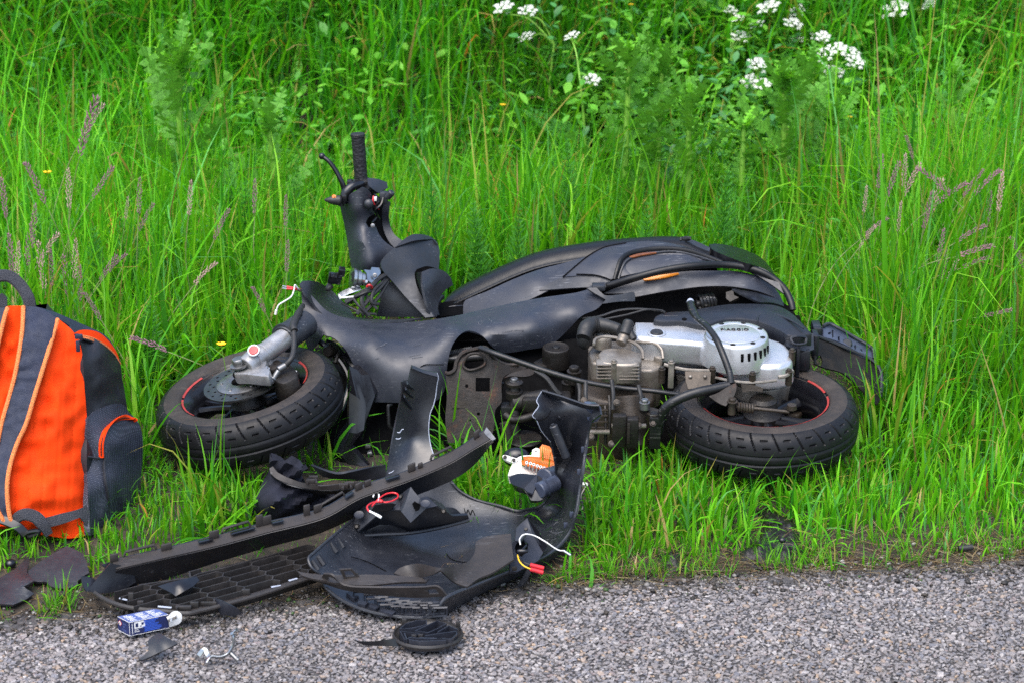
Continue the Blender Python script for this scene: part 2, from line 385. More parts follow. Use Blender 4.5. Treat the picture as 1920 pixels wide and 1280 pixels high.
# ------------------------------------------------------------------ ground, road
def vnoise(x, y, f, seed=0):
    "smooth value noise on arrays"
    x = x * f + seed * 17.3; y = y * f + seed * 7.7; xi, yi = np.floor(x).astype(int), np.floor(y).astype(int); fx, fy = x - xi, y - yi
    fx, fy = fx * fx * (3 - 2 * fx), fy * fy * (3 - 2 * fy)
    def h(i, j): 
        v = np.sin(i * 127.1 + j * 311.7 + seed * 74.7) * 43758.5453; return v - np.floor(v)
    return (h(xi, yi) * (1 - fx) + h(xi + 1, yi) * fx) * (1 - fy) + (h(xi, yi + 1) * (1 - fx) + h(xi + 1, yi + 1) * fx) * fy
def sst(a, b, x): t = np.clip((x - a) / (b - a), 0, 1); return t * t * (3 - 2 * t)
def edge_y(x): return -.985 + .135 * x + (vnoise(x, x * 0, 5, 3) - .5) * .035 + (vnoise(x, x * 0, 16, 4) - .5) * .02
def gz(x, y):
    x, y = np.asarray(x, float), np.asarray(y, float); e = edge_y(x)
    z = (vnoise(x, y, 3, 1) - .5) * .03 * sst(.1, .5, y - e) + (vnoise(x, y, 9, 2) - .5) * .012
    z += -.012 + .012 * sst(0.0, .12, y - e)
    z += -.10 * sst(1.2, 2.0, y) + .62 * np.maximum(0, np.minimum(y, 7.5) - 2.0) * sst(1.9, 3.0, y) + (vnoise(x, y, 1.1, 5) - .5) * .25 * sst(2.0, 3.2, y)
    return np.where(y < e - .02, -.035, z)
def gridmesh(name, xs, ys, zf, m):
    X, Y = np.meshgrid(xs, ys); Z = zf(X, Y); V = np.stack([X.ravel(), Y.ravel(), Z.ravel()], 1); nx, ny = len(xs), len(ys)
    i = (np.arange(ny - 1)[:, None] * nx + np.arange(nx - 1)[None]).ravel(); Q = np.stack([i, i + 1, i + nx + 1, i + nx], 1)
    return ob(name, (V.tolist(), Q.tolist()), m)
M['soil'] = mat('verge_soil', (.024, .018, .012), .9, var=.5, scale=35, bump=.6, bscale=120, dust=(.09, .065, .04), damt=.3, dscale=30)
M['bitumen'] = mat('road_bitumen', (.050, .047, .048), .8, var=.4, scale=60, bump=.8, bscale=220, dust=(.10, .092, .085), damt=.3, dscale=60)
xs = np.concatenate([np.linspace(-80, -5, 14), np.linspace(-3.6, 3.6, 145), np.linspace(5, 80, 14)])
ys = np.concatenate([np.linspace(-30, -2, 8), np.linspace(-1.5, 1.5, 121), np.linspace(1.6, 9, 80), np.linspace(12, 90, 10)])
g = gridmesh('ground', xs, ys, gz, M['soil']); g['kind'] = 'structure'
def road():
    xs = np.concatenate([np.linspace(-60, -3, 12), np.linspace(-2, 2, 260), np.linspace(3, 60, 12)])
    V, Fc = [], []
    for x in xs:
        e = float(edge_y(np.array(x))) if abs(x) < 3 else -.985 + .135 * max(-3, min(3, x))
        for d, z in ((-14, -.012), (-.9, -.012), (-.3, -.012), (-.08, -.011), (-.03, -.010), (.01, -.012), (.035, -.032)): V.append((x, e + d, z))
    for i in range(len(xs) - 1):
        for j in range(6): a = i * 7 + j; Fc.append((a, a + 7, a + 8, a + 1))
    o = ob('road', (V, Fc), M['bitumen']); o['kind'] = 'structure'
road()

def big(name, V, tris_idx, quads_idx, colr, m, kind='stuff'):
    me = bpy.data.meshes.new(name); nq, ntr = len(quads_idx), len(tris_idx)
    me.vertices.add(len(V)); me.vertices.foreach_set('co', V.astype(np.float32).ravel())
    loops = np.concatenate([quads_idx.ravel(), tris_idx.ravel()]).astype(np.int32); me.loops.add(len(loops)); me.loops.foreach_set('vertex_index', loops)
    me.polygons.add(nq + ntr); st = np.concatenate([np.arange(nq) * 4, nq * 4 + np.arange(ntr) * 3]).astype(np.int32)
    me.polygons.foreach_set('loop_start', st); me.polygons.foreach_set('use_smooth', np.full(nq + ntr, name != 'road_chippings'))
    me.update(calc_edges=True)
    if colr is not None:
        a = me.color_attributes.new('col', 'FLOAT_COLOR', 'POINT'); C4 = np.ones((len(V), 4), np.float32); C4[:, :3] = colr; a.data.foreach_set('color', C4.ravel())
    me.materials.append(m); o = bpy.data.objects.new(name, me); COL.objects.link(o)
    if kind: o['kind'] = kind
    return o
def leafmat(name, trans=.35, rough=.42, spec=.4, attr=True, col=(.05, .15, .02), tcol=1.25):
    m = bpy.data.materials.new(name); m.use_nodes = True; n = m.node_tree.nodes; l = m.node_tree.links; b = n['Principled BSDF']; out = n['Material Output']
    t = n.new('ShaderNodeBsdfTranslucent'); mx = n.new('ShaderNodeMixShader'); mx.inputs[0].default_value = trans
    if attr: a = n.new('ShaderNodeAttribute'); a.attribute_name = 'col'; c = a.outputs['Color']
    else:
        tc = n.new('ShaderNodeTexCoord'); x = n.new('ShaderNodeTexNoise'); x.inputs['Scale'].default_value = 35; l.new(tc.outputs['Object'], x.inputs['Vector'])
        rp = n.new('ShaderNodeValToRGB'); rp.color_ramp.elements[0].position = .3; rp.color_ramp.elements[1].position = .7
        rp.color_ramp.elements[0].color = (*[v * .7 for v in col], 1); rp.color_ramp.elements[1].color = (*[v * 1.35 for v in col], 1); l.new(x.outputs['Fac'], rp.inputs[0]); c = rp.outputs[0]
    sc = n.new('ShaderNodeMix'); sc.data_type = 'RGBA'; sc.blend_type = 'MULTIPLY'; sc.inputs[0].default_value = 1; l.new(c, sc.inputs[6]); sc.inputs[7].default_value = (tcol * 1.1, tcol, tcol * .6, 1)
    l.new(c, b.inputs['Base Color']); b.inputs['Roughness'].default_value = rough; b.inputs['Specular IOR Level'].default_value = spec
    l.new(sc.outputs[2], t.inputs['Color']); l.new(b.outputs[0], mx.inputs[1]); l.new(t.outputs[0], mx.inputs[2]); l.new(mx.outputs[0], out.inputs['Surface'])
    return m
def attrmat(name, rough, spec=.4):
    m = bpy.data.materials.new(name); m.use_nodes = True; n = m.node_tree.nodes; l = m.node_tree.links; b = n['Principled BSDF']
    a = n.new('ShaderNodeAttribute'); a.attribute_name = 'col'; tc = n.new('ShaderNodeTexCoord'); x = n.new('ShaderNodeTexNoise'); x.inputs['Scale'].default_value = 400; x.inputs['Detail'].default_value = 4; l.new(tc.outputs['Object'], x.inputs['Vector'])
    mr = n.new('ShaderNodeMapRange'); mr.inputs[1].default_value = .3; mr.inputs[2].default_value = .7; mr.inputs[3].default_value = .7; mr.inputs[4].default_value = 1.25; l.new(x.outputs['Fac'], mr.inputs[0])
    mu = n.new('ShaderNodeMix'); mu.data_type = 'RGBA'; mu.blend_type = 'MULTIPLY'; mu.inputs[0].default_value = 1; l.new(a.outputs['Color'], mu.inputs[6]); l.new(mr.outputs[0], mu.inputs[7]); l.new(mu.outputs[2], b.inputs['Base Color'])
    b.inputs['Roughness'].default_value = rough; b.inputs['Specular IOR Level'].default_value = spec
    return m
M['blade'] = leafmat('grass_blades', .42, .48, .22)
M['leafy'] = leafmat('weed_leaves', .3, .45, .4)
M['chip'] = attrmat('stone_chippings', .6)

# road chippings: thousands of flat stones pressed into the bitumen, uncountable
def chippings():
    bm = bmesh.new(); bmesh.ops.create_icosphere(bm, subdivisions=1, radius=1); base = np.array([v.co[:] for v in bm.verts]); tri = np.array([[v.index for v in f.verts] for f in bm.faces]); bm.free()
    sp = .0084; gx, gy = np.meshgrid(np.arange(-1.55, 1.55, sp), np.arange(-1.58, -.76, sp * .86)); gx = gx + (np.arange(gx.shape[0]) % 2)[:, None] * sp / 2
    P = np.stack([gx.ravel(), gy.ravel()], 1) + rng.uniform(-.4, .4, (gx.size, 2)) * sp
    d = edge_y(P[:, 0]) - P[:, 1]; pr = .04 + .96 * sst(.0, .085, d + (vnoise(P[:, 0], P[:, 1], 14, 8) - .5) * .09); ok = (d > -.03) & (rng.random(len(P)) < pr)
    P = P[ok]; d = d[ok]; n = len(P); r = sp * rng.uniform(.36, .72, n); r *= np.where(rng.random(n) < .12, 1.45, 1)
    a = rng.uniform(0, 6.283, n); asp = rng.uniform(.45, .95, n)
    B = base[None] * rng.uniform(.62, 1.38, (n, len(base), 1)); B[:, :, 2] = np.clip(B[:, :, 2], -.8, .62 + rng.uniform(-.15, .2, (n, 1)))
    X = B[:, :, 0] * r[:, None]; Y = B[:, :, 1] * (r * asp)[:, None]; Z = B[:, :, 2] * (r * rng.uniform(.5, .72, n))[:, None]
    tx, ty = rng.normal(0, .12, (2, n, 1)); Z = Z + X * tx + Y * ty
    ca, sa = np.cos(a)[:, None], np.sin(a)[:, None]
    V = np.stack([X * ca - Y * sa + P[:, :1], X * sa + Y * ca + P[:, 1:], Z - .0105 + rng.uniform(-.0010, .0012, (n, 1))], 2).reshape(-1, 3)
    T = (tri[None] + (np.arange(n) * len(base))[:, None, None]).reshape(-1, 3)
    pal = np.array([(.205, .185, .17), (.155, .147, .142), (.26, .24, .22), (.115, .113, .116), (.13, .135, .15), (.30, .285, .265), (.27, .205, .145), (.33, .23, .135), (.36, .34, .31), (.21, .165, .15), (.17, .155, .13)])
    pk = rng.choice(len(pal), n, p=[.2, .18, .15, .1, .09, .1, .05, .03, .04, .03, .03]); c = (pal[pk] * .68 + .32 * np.array([.19, .178, .17])) * rng.uniform(.82, 1.18, (n, 1)) * (.80 + .26 * vnoise(P[:, 0], P[:, 1], 3.1, 21) + .18 * vnoise(P[:, 0], P[:, 1], 11, 22))[:, None] * np.array([.945, .925, .965])
    dirt = (1 - sst(.0, .10, d))[:, None] * .6; c = c * (1 - dirt) + np.array([.07, .06, .05]) * dirt
    big('road_chippings', V, T, np.zeros((0, 4), int), np.repeat(c, len(base), 0), M['chip'])
chippings()

# ------------------------------------------------------------------ grass
def px_of(x, y, z):
    dx, dy, dz = x - CAM.x, y - CAM.y, z - CAM.z; k = dy * FW.y + dz * FW.z
    return 960 + FPX * dx / k, 640 - FPX * (dy * UP.y + dz * UP.z) / k
# what stands on the verge keeps the grass under it short: (photo-pixel outline on the ground, tallest blade)
FOOT = [(xy(FULL, "830,740 1260,740 1260,868 1040,885 1000,850 965,890 900,870 830,820"), .03), (xy(FULL, "285,760 420,720 600,745 655,770 650,830 560,880 430,895 310,880"), .02), (xy(FULL, "-200,1000 200,985 262,900 300,820 380,820 340,1000 250,1075 -200,1075"), .065), (xy(FULL, "300,880 480,900 640,890 660,930 480,960 290,940"), .075), (xy(FULL, "1040,885 1260,868 1640,900 1640,940 1100,960"), .11), (xy(FULL, "300,800 420,745 560,770 640,760 680,800 640,850 480,880 330,870"), .045),
        (xy(FULL, "600,740 900,740 1240,800 1260,600 560,600"), .03), (xy(FULL, "620,740 840,740 830,885 640,895 600,850"), .018), (xy(FULL, "1250,800 1610,780 1600,870 1500,905 1330,890"), .035),
        (xy(FULL, "560,700 570,610 700,605 850,590 1000,565 1300,565 1420,600 1500,650 1600,720 1640,790 1240,800"), .04),
        (xy(FULL, "-200,800 240,800 262,900 200,980 150,990 -200,990"), .015),
        (xy(FULL, "560,1090 590,1030 690,965 850,945 900,972 960,992 1010,992 1050,960 1085,890 1115,890 1100,1000 1050,1080 900,1150 800,1160 700,1140"), .008),
        (xy(FULL, "150,1120 230,1060 560,985 780,900 930,830 935,855 700,985 620,1010 560,1110 330,1160"), .012),
        (xy(FULL, "490,880 700,890 690,1000 480,990"), .02), (xy(FULL, "725,900 830,880 830,905 725,915"), .02),
        (xy(FULL, "-30,1092 50,1058 110,1036 165,1050 175,1095 110,1112 60,1165 -30,1165"), .015), (xy(FULL, "140,1090 600,1000 640,1140 330,1185 140,1160"), .012), (xy(FULL, "940,850 1050,830 1060,950 970,940"), .02),
        (xy(FULL, "1420,955 1495,990 1500,1050 1400,1060"), .03)]
def footmax(x, y):
    px, py = px_of(x, y, gz(x, y)); P = np.stack([px, py], 1); m = np.full(len(px), 9.0)
    for poly, h in FOOT: m = np.where(inside(poly, P), np.minimum(m, h), m)
    return m
def blades(name, x, y, L, W, th0, th1, az, col, tip=None, seg=5, z0=None, m=None):
    n = len(x); t = np.linspace(0, 1, seg + 1); th = th0[:, None] + (th1 - th0)[:, None] * t[None] ** 1.6; dl = L[:, None] / seg
    mid = (th[:, 1:] + th[:, :-1]) / 2; R = np.concatenate([np.zeros((n, 1)), np.cumsum(np.sin(mid) * dl, 1)], 1); H = np.concatenate([np.zeros((n, 1)), np.cumsum(np.cos(mid) * dl, 1)], 1)
    az = az[:, None] + rng.normal(0, .25, (n, 1)) * t[None] ** 2; cx, sx = np.cos(az), np.sin(az); zb = gz(x, y) - .004 if z0 is None else z0
    C = np.stack([x[:, None] + R * cx, y[:, None] + R * sx, np.maximum(zb[:, None] + H, zb[:, None] + .003 * np.arange(seg + 1))], 2)
    tw = rng.uniform(-.9, .9, (n, 1)) + rng.normal(0, .8, (n, 1)) * t[None]
    side = np.stack([-sx * np.cos(tw) + cx * np.sin(tw) * .6, cx * np.cos(tw) + sx * np.sin(tw) * .6, np.sin(tw) * .5], 2)
    wd = W[:, None] * (np.minimum(1, .55 + 1.6 * t)) * (1 - t ** 2.2) * .5
    A = C - side * wd[..., None]; B = C + side * wd[..., None]
    V = np.empty((n, 2 * seg + 1, 3)); V[:, 0:2 * seg:2] = A[:, :seg]; V[:, 1:2 * seg:2] = B[:, :seg]; V[:, 2 * seg] = C[:, seg]
    nv = 2 * seg + 1; off = (np.arange(n) * nv)[:, None, None]
    q = np.array([[2 * i, 2 * i + 1, 2 * i + 3, 2 * i + 2] for i in range(seg - 1)]); Q = (q[None] + off).reshape(-1, 4)
    T = (np.array([[2 * seg - 2, 2 * seg - 1, 2 * seg]])[None] + off).reshape(-1, 3)
    tp = tip if tip is not None else col * 1.15
    tt = np.concatenate([np.repeat(t[:seg], 2), [1.0]])[None, :, None]; K = col[:, None] * (1 - tt) + tp[:, None] * tt
    return V.reshape(-1, 3), T, Q, K.reshape(-1, 3)
def height(x, y):
    e = edge_y(x); d = y - e
    h = .05 + .05 * sst(.02, .25, d) + .035 * sst(.25, .6, d) + .085 * sst(.55, 1.1, d) + .045 * sst(1.0, 2.2, d)
    h += .08 * sst(.75, 1.0, np.abs(x)) * sst(.45, .9, d)
    return h * (.70 + .6 * vnoise(x, y, 2.6, 6)) * np.where(y > 2.2, 1.0, 1)
def field():
    X, Y = [], []
    for y0, y1, dens in ((-1.12, -.3, 7800), (-.3, .6, 7000), (.6, 2.0, 5600), (2.0, 3.6, 4600), (3.6, 5.6, 3600), (5.6, 8.0, 1800)):
        wdt = 2 * (.218 * (y1 + 5.4) + .22); n = int(wdt * (y1 - y0) * dens); X.append(rng.uniform(-wdt / 2, wdt / 2, n)); Y.append(rng.uniform(y0, y1, n))
        n = int(1.2 * (y1 - y0) * dens * .42); X.append((wdt / 2 + rng.uniform(0, .6, n)) * rng.choice([-1, 1], n)); Y.append(rng.uniform(y0, y1, n))
    x, y = np.concatenate(X), np.concatenate(Y)
    # blades grow in tufts
    tuft = vnoise(x, y, 11, 9) * .6 + vnoise(x, y, 27, 10) * .4; d = y - edge_y(x)
    keep = (rng.random(len(x)) < np.clip(.32 + 1.3 * tuft, 0, 1)) & (rng.random(len(x)) < sst(-.03, .14, d + (vnoise(x, y, 12, 12) - .5) * .16)) & (rng.random(len(x)) < np.where((y > 1.5) & (y < 2.6), .75, 1))
    x, y = x[keep], y[keep]; n = len(x); fm = footmax(x, y)
    L = height(x, y) * np.exp(rng.normal(-.05, .33, n)); keep = rng.random(n) < np.where(fm < .05, .35, 1.0); L = np.minimum(L, fm * rng.uniform(.6, 1, n))
    x, y, L = x[keep], y[keep], L[keep]; n = len(x)
    far = sst(.8, 3.0, y)
    W = rng.uniform(.0040, .0108, n) * np.where(rng.random(n) < .15, 1.6, 1) * (1 + .5 * far); W = np.minimum(W, L * .07 + .0018)
    th0 = np.abs(rng.normal(0, .22, n)); th1 = np.clip(rng.gamma(1.8, .42, n), .03, 2.4)
    flop = rng.random(n) < .20 + .42 * far; th1 = np.where(flop, rng.uniform(1.3, 2.5, n), th1)
    near = np.min([footmax(x + a, y + b) for a, b in ((.07, 0), (-.07, 0), (0, .09), (0, -.05))], axis=0) < .05
    crushed = near & (rng.random(n) < .5); th0 = np.where(crushed, rng.uniform(.5, 1.2, n), th0); th1 = np.where(crushed, rng.uniform(1.2, 2.0, n), th1)
    az = rng.uniform(0, 6.283, n); az = np.where(rng.random(n) < .3, rng.normal(-1.2, .9, n), az)
    # colour of each blade: fresh yellow green to blue green, a few straw
    pal = np.array([(.080, .315, .007), (.122, .385, .009), (.052, .255, .010), (.032, .180, .015), (.185, .43, .020), (.092, .30, .065)])
    pb = vnoise(x, y, 1.7, 13); pk = np.empty(n, int); u = rng.random(n)
    cum = np.stack([np.full(n, .30), .30 + .10 + .22 * (1 - far), .58 + .22 - .02 * far, .86 - .02 * (1 - far) + .0 * far, .93 - .02 * far, np.ones(n)], 1); pk = (u[:, None] > cum).sum(1)
    col = pal[np.clip(pk, 0, 5)] * rng.uniform(.75, 1.25, (n, 1)) * (.82 + .36 * pb)[:, None]
    col = col * (1 - far[:, None] * np.array([.14, .06, .0]))
    straw = rng.random(n) < .018 + .11 * (1 - sst(.02, .22, y - edge_y(x))) + 0 * far; col[straw] = np.array([.33, .24, .09]) * rng.uniform(.6, 1.2, (straw.sum(), 1))
    rust = rng.random(n) < .002; col[rust] = np.array([.42, .16, .03])
    tip = col * 1.2; yl = rng.random(n) < .07; tip[yl] = np.array([.36, .28, .06])
    return big('grass', *blades('grass', x, y, L, W, th0, th1, az, col, tip), M['blade'])
field()
def litter():
    "dead straw and bits lying along the road's edge and under the sward"
    n = 6500; x = rng.uniform(-1.25, 1.3, n); d = np.abs(rng.normal(.02, .10, n)) - .03; y = edge_y(x) + d
    L = rng.uniform(.02, .11, n); W = rng.uniform(.001, .0028, n); fm = footmax(x, y); ok = (fm > .02) | (rng.random(n) < .3); ok &= rng.random(n) < np.where(x > .1, 1, .6)
    x, y, L, W = x[ok], y[ok], L[ok], W[ok]; n = len(x)
    th0 = rng.uniform(1.15, 1.55, n); th1 = rng.uniform(1.3, 1.75, n); c = np.array([(.34, .25, .13), (.24, .16, .08), (.42, .34, .2), (.16, .10, .06)])[rng.choice(4, n)] * rng.uniform(.6, 1.2, (n, 1))
    big('straw_litter', *blades('straw', x, y, L, W, th0, th1, rng.uniform(0, 6.28, n), c, c, seg=3), M['blade'])
    # crumbs of soil and grit
    bm = bmesh.new(); bmesh.ops.create_icosphere(bm, subdivisions=1, radius=1); base = np.array([v.co[:] for v in bm.verts]); tri = np.array([[v.index for v in f.verts] for f in bm.faces]); bm.free()
    n = 5200; x = rng.uniform(-1.25, 1.3, n); y = edge_y(x) + rng.normal(-.02, .055, n); r = np.exp(rng.normal(-6.2, .5, n)); r = np.clip(r, .0008, .007)
    B = base[None] * rng.uniform(.6, 1.3, (n, len(base), 1)) * r[:, None, None]; B[:, :, 2] *= .7; B[:, :, 0] += x[:, None]; B[:, :, 1] += y[:, None]; B[:, :, 2] += (np.maximum(gz(x, y), -.0085) + r * .3)[:, None]
    pal = np.array([(.035, .028, .022), (.05, .04, .03), (.022, .019, .017), (.16, .15, .14), (.26, .25, .23), (.03, .07, .015)]); c = pal[rng.choice(6, n, p=[.34, .26, .22, .08, .04, .06])]
    big('soil_crumbs', B.reshape(-1, 3), (tri[None] + (np.arange(n) * len(base))[:, None, None]).reshape(-1, 3), np.zeros((0, 4), int), np.repeat(c, len(base), 0), M['chip'])
litter()
def tufts():
    "low tufts creeping out over the edge of the tarmac"
    X, Y = [], []
    for i in range(240):
        x0 = rng.uniform(-1.25, 1.3); y0 = float(edge_y(np.array(x0))) + abs(rng.normal(.03, .06)) - .015; k = int(rng.integers(5, 22)); X.append(x0 + rng.normal(0, .012, k)); Y.append(y0 + rng.normal(0, .010, k))
    x, y = np.concatenate(X), np.concatenate(Y); fm = footmax(x, y); ok = fm > .02; x, y = x[ok], y[ok]; n = len(x)
    L = rng.uniform(.02, .075, n); c = np.array([(.085, .30, .008), (.13, .36, .01), (.06, .22, .01), (.24, .26, .04)])[rng.choice(4, n, p=[.4, .25, .25, .1])] * rng.uniform(.75, 1.2, (n, 1))
    big('grass_tufts', *blades('t', x, y, L, rng.uniform(.002, .0042, n), np.abs(rng.normal(.3, .4, n)), rng.uniform(.5, 1.9, n), rng.uniform(0, 6.28, n), c, c * 1.15, seg=4), M['blade'])
tufts()
def weeds():
    "low broad leaves massed among the grass on the bank, uncountable"
    cl = []
    for i in range(1100):
        u = random.random(); y = 2.0 + 4.6 * random.random(); x = random.uniform(-1, 1) * (.218 * (y + 5.4) + .15)
        dens = .5 + .5 * float(sst(.1, .9, np.array(x / y * 3))); 
        if random.random() < dens: cl.append((x, y, random.uniform(.1, .42), random.uniform(.07, .2)))
    for i in range(230):
        y = random.uniform(1.55, 2.7); x = random.uniform(.25, 1.5); cl.append((x, y, random.uniform(.15, .5), random.uniform(.08, .16)))
    for i in range(60):
        y = random.uniform(.4, 1.6); x = random.choice([random.uniform(-1.3, -.6), random.uniform(.9, 1.5)]); cl.append((x, y, random.uniform(.05, .25), .09))
    V, Q, C = [], [], []; shape = np.array([(0, 0), (.28, .20), (.62, .24), (1, 0), (.62, -.24), (.28, -.20), (.5, 0)])
    for x, y, h, s in cl:
        hue = np.array(random.choice([(.07, .26, .025), (.10, .33, .02), (.06, .22, .055), (.14, .38, .03)]))
        for j in range(random.randint(16, 34)):
            L = random.uniform(.02, .042) * (1 + .4 * (y > 2)); az = random.uniform(0, 6.28); el = random.uniform(-.5, .7); r = s * math.sqrt(random.random()); a = random.uniform(0, 6.28)
            bx, by = x + r * math.cos(a), y + r * math.sin(a); bz = float(gz(bx, by)) + h * random.random() ** .6
            d = np.array([math.cos(az) * math.cos(el), math.sin(az) * math.cos(el), math.sin(el)]); sd = np.array([-math.sin(az), math.cos(az), random.uniform(-.4, .4)]); up = np.cross(d, sd)
            n0 = len(V)
            for k, (p, q) in enumerate(shape): V.append(np.array([bx, by, bz]) + d * p * L + sd * q * L - up * (.10 * L if k == 6 else 0) - np.array([0, 0, .25 * p * p * L]))
            Q += [(n0, n0 + 5, n0 + 6, n0 + 6 - 5), (n0 + 6, n0 + 5, n0 + 4, n0 + 4)][:1]; Q += [(n0 + 1, n0 + 6, n0 + 3, n0 + 2), (n0 + 6, n0 + 5, n0 + 4, n0 + 3)]
            C += [hue * random.uniform(.8, 1.25)] * 7
    big('undergrowth', np.array(V), np.zeros((0, 3), int), np.array(Q), np.array(C), M['leafy'])
weeds()
# ------------------------------------------------------------------ the scooter
M['head'] = mat('oily_grey_casting', (.25, .222, .188), .42, .6, var=.25, scale=22, bump=.10, bscale=220, dust=(.08, .058, .04), damt=.38, dscale=14)
SC = root('scooter', 'matt black motor scooter lying crashed on its side in the grass verge', 'motor scooter', (0, -.05, 0))
P_ = lambda n, vf, m, par=None, **k: ob(n, vf, M[m], par or SC, **k)
def PN(n, c, o, ct, m, par=None, **k): return pan(n, c, o, ct, M[m], par or SC, **k)
FC, NF = Vector((-.584, -.30, .125)), Vector((-.204, -.126, .97)).normalized()
RC, NR = Vector((.552, -.365, .12)), Vector((0, -.11, 1)).normalized()
AX = frame(NR)

def tyre_mesh(cen, axis, spin, hw=.056, Rc=.170, rh=.042):
    nu, nv = 640, 112; u, v, w = [np.array(q) for q in frame(axis)]
    th = np.arange(nu) * 2 * np.pi / nu + spin; ph = np.linspace(-2.75, 2.75, nv)
    f = lambda t, p: np.sign(t) * np.abs(t) ** p
    r0 = Rc + rh * f(np.cos(ph), .72); h0 = hw * f(np.sin(ph), .95)
    TH, PH = np.meshgrid(th, ph, indexing='ij'); pitch = 2 * np.pi / 25; s = (np.abs(PH) / 1.5708)
    sg = np.sign(PH); q = ((TH / pitch + (sg > 0) * .5 + .0) % 1.0)
    # long slit sweeping from near the middle to the shoulder
    cen_l = .62 - .75 * (s - .2) + .35 * (s - .2) ** 2; dl = np.abs((q - cen_l + .5) % 1 - .5) * pitch * .2
    g = np.clip(1.5 - dl / .0012, 0, 1) * (s > .24) * (s < .86)
    for s0, q0 in ((.34, .02), (.57, .89)):
        ds = np.abs(s - s0) * .066; dq = np.abs((q - q0 - (s - s0) * .5 + .5) % 1 - .5) * pitch * .2
        g = np.maximum(g, np.clip(1.6 - ds / .0010, 0, 1) * (dq < .0075))
    g = np.maximum(g, np.clip(1.5 - np.abs(s - .10) * .066 / .0016, 0, 1) * .55)
    lip = (np.abs(np.abs(PH) - 1.95) < .06) * .0012 + (np.abs(np.abs(PH) - 2.25) < .05) * .0009
    R = r0[None] - g * .0042 * np.cos(PH * .6) + 0 * TH; Hh = h0[None] - g * .003 * np.sin(PH) + lip * sg
    P = np.array(cen) + (np.cos(TH) * R)[..., None] * u + (np.sin(TH) * R)[..., None] * v + Hh[..., None] * w
    i = np.arange(nu)[:, None] * nv; j = np.arange(nv - 1)[None]; i2 = ((np.arange(nu) + 1) % nu)[:, None] * nv
    F = np.stack([(i + j).ravel(), (i2 + j).ravel(), (i2 + j + 1).ravel(), (i + j + 1).ravel()], 1)
    mi = np.repeat((np.abs((ph[1:] + ph[:-1]) / 2) > 1.36)[None], nu, 0).ravel().astype(int)
    return P.reshape(-1, 3).tolist(), F.tolist(), mi.tolist()
def arc_strip(cen, axis, r0, r1, h0, h1, a0, a1, seg=24, th=.0008):
    u, v, w = frame(axis); rows = []
    for i in range(seg + 1):
        a = math.radians(a0 + (a1 - a0) * i / seg); d = u * math.cos(a) + v * math.sin(a)
        rows.append([cen + d * r0 + w * h0, cen + d * r1 + w * h1, cen + d * r1 + w * (h1 + th), cen + d * r0 + w * (h0 + th)])
    return loft(rows, closed=True)
def wheel(name, cen, ax, spin, stripes):
    prof = [(.141, .046), (.146, .050), (.1475, .047), (.144, .040), (.135, .037), (.128, .030), (.122, .012), (.121, -.012), (.128, -.03), (.135, -.037), (.144, -.040), (.1475, -.047), (.146, -.050), (.141, -.046), (.126, -.034), (.118, -.012), (.118, .012), (.126, .034)]
    rim = merge(lathe(prof, cen, ax, 72, closed=True))
    W = P_(name, rim, 'gloss')
    ob('tyre', tyre_mesh(cen, ax, spin), [M['tyre'], M['side']], W, angle=30)
    u, v, w = frame(ax)
    for i in range(5):
        a = spin + i * 2 * math.pi / 5; d = u * math.cos(a) + v * math.sin(a); sd = w.cross(d)
        P_('spoke', merge(tube([cen + d * .03 + sd * .012, cen + d * .08 + sd * .010, cen + d * .121 + sd * .02], [.010, .008, .010], 8, 4, flat=1.5), tube([cen + d * .03 - sd * .012, cen + d * .08 - sd * .010, cen + d * .121 - sd * .02], [.010, .008, .010], 8, 4, flat=1.5)), 'gloss', W)
    P_('hub', lathe([(.0, .052), (.022, .052), (.03, .045), (.034, .02), (.042, .012), (.042, -.012), (.034, -.02), (.03, -.05), (0, -.05)], cen, ax, 28), 'grime', W)
    for a0, a1 in stripes: P_('rim_stripe', arc_strip(cen, ax, .1398, .1440, .0483, .0503, a0, a1), 'redstripe', W)
    return W
FWH = wheel('front_wheel', FC, NF, .3, ((-14, 34), (140, 178), (182, 222)))
RWH = wheel('rear_wheel', RC, NR, .9, ((-78, 4), (12, 40), (200, 278), (110, 170)))

# brake disc with drilled holes and its carrier
def drilled(cen, axis, r0, r1, th, n):
    circ = lambda r, m, cx=0, cy=0: [(cx + r * math.cos(2 * math.pi * i / m), cy + r * math.sin(2 * math.pi * i / m)) for i in range(m)]
    hs = [circ(r0, 40)[::-1]]
    for i in range(n):
        a = 2 * math.pi * i / n; r = r0 + (r1 - r0) * (.32 if i % 2 else .68); hs.append(circ(.0035, 8, r * math.cos(a), r * math.sin(a))[::-1])
    V, T = tri2d(circ(r1, 72), hs); u, v, w = frame(axis); return thicken([cen + u * p[0] + v * p[1] for p in V], T, w, th)
DC = FC + NF * .064
P_('brake_disc', drilled(DC, NF, .056, .090, .004, 30), 'disc', FWH)
P_('disc_carrier', merge(lathe([(.026, -.004), (.058, -.004), (.060, .002), (.054, .004), (.03, .006), (.026, .004)], DC, NF, 40, closed=True), *[hexbolt(DC + (frame(NF)[0] * math.cos(a) + frame(NF)[1] * math.sin(a)) * .048 + NF * .003, NF, .004, .004) for a in [i * 1.047 for i in range(6)]]), 'steel', FWH)

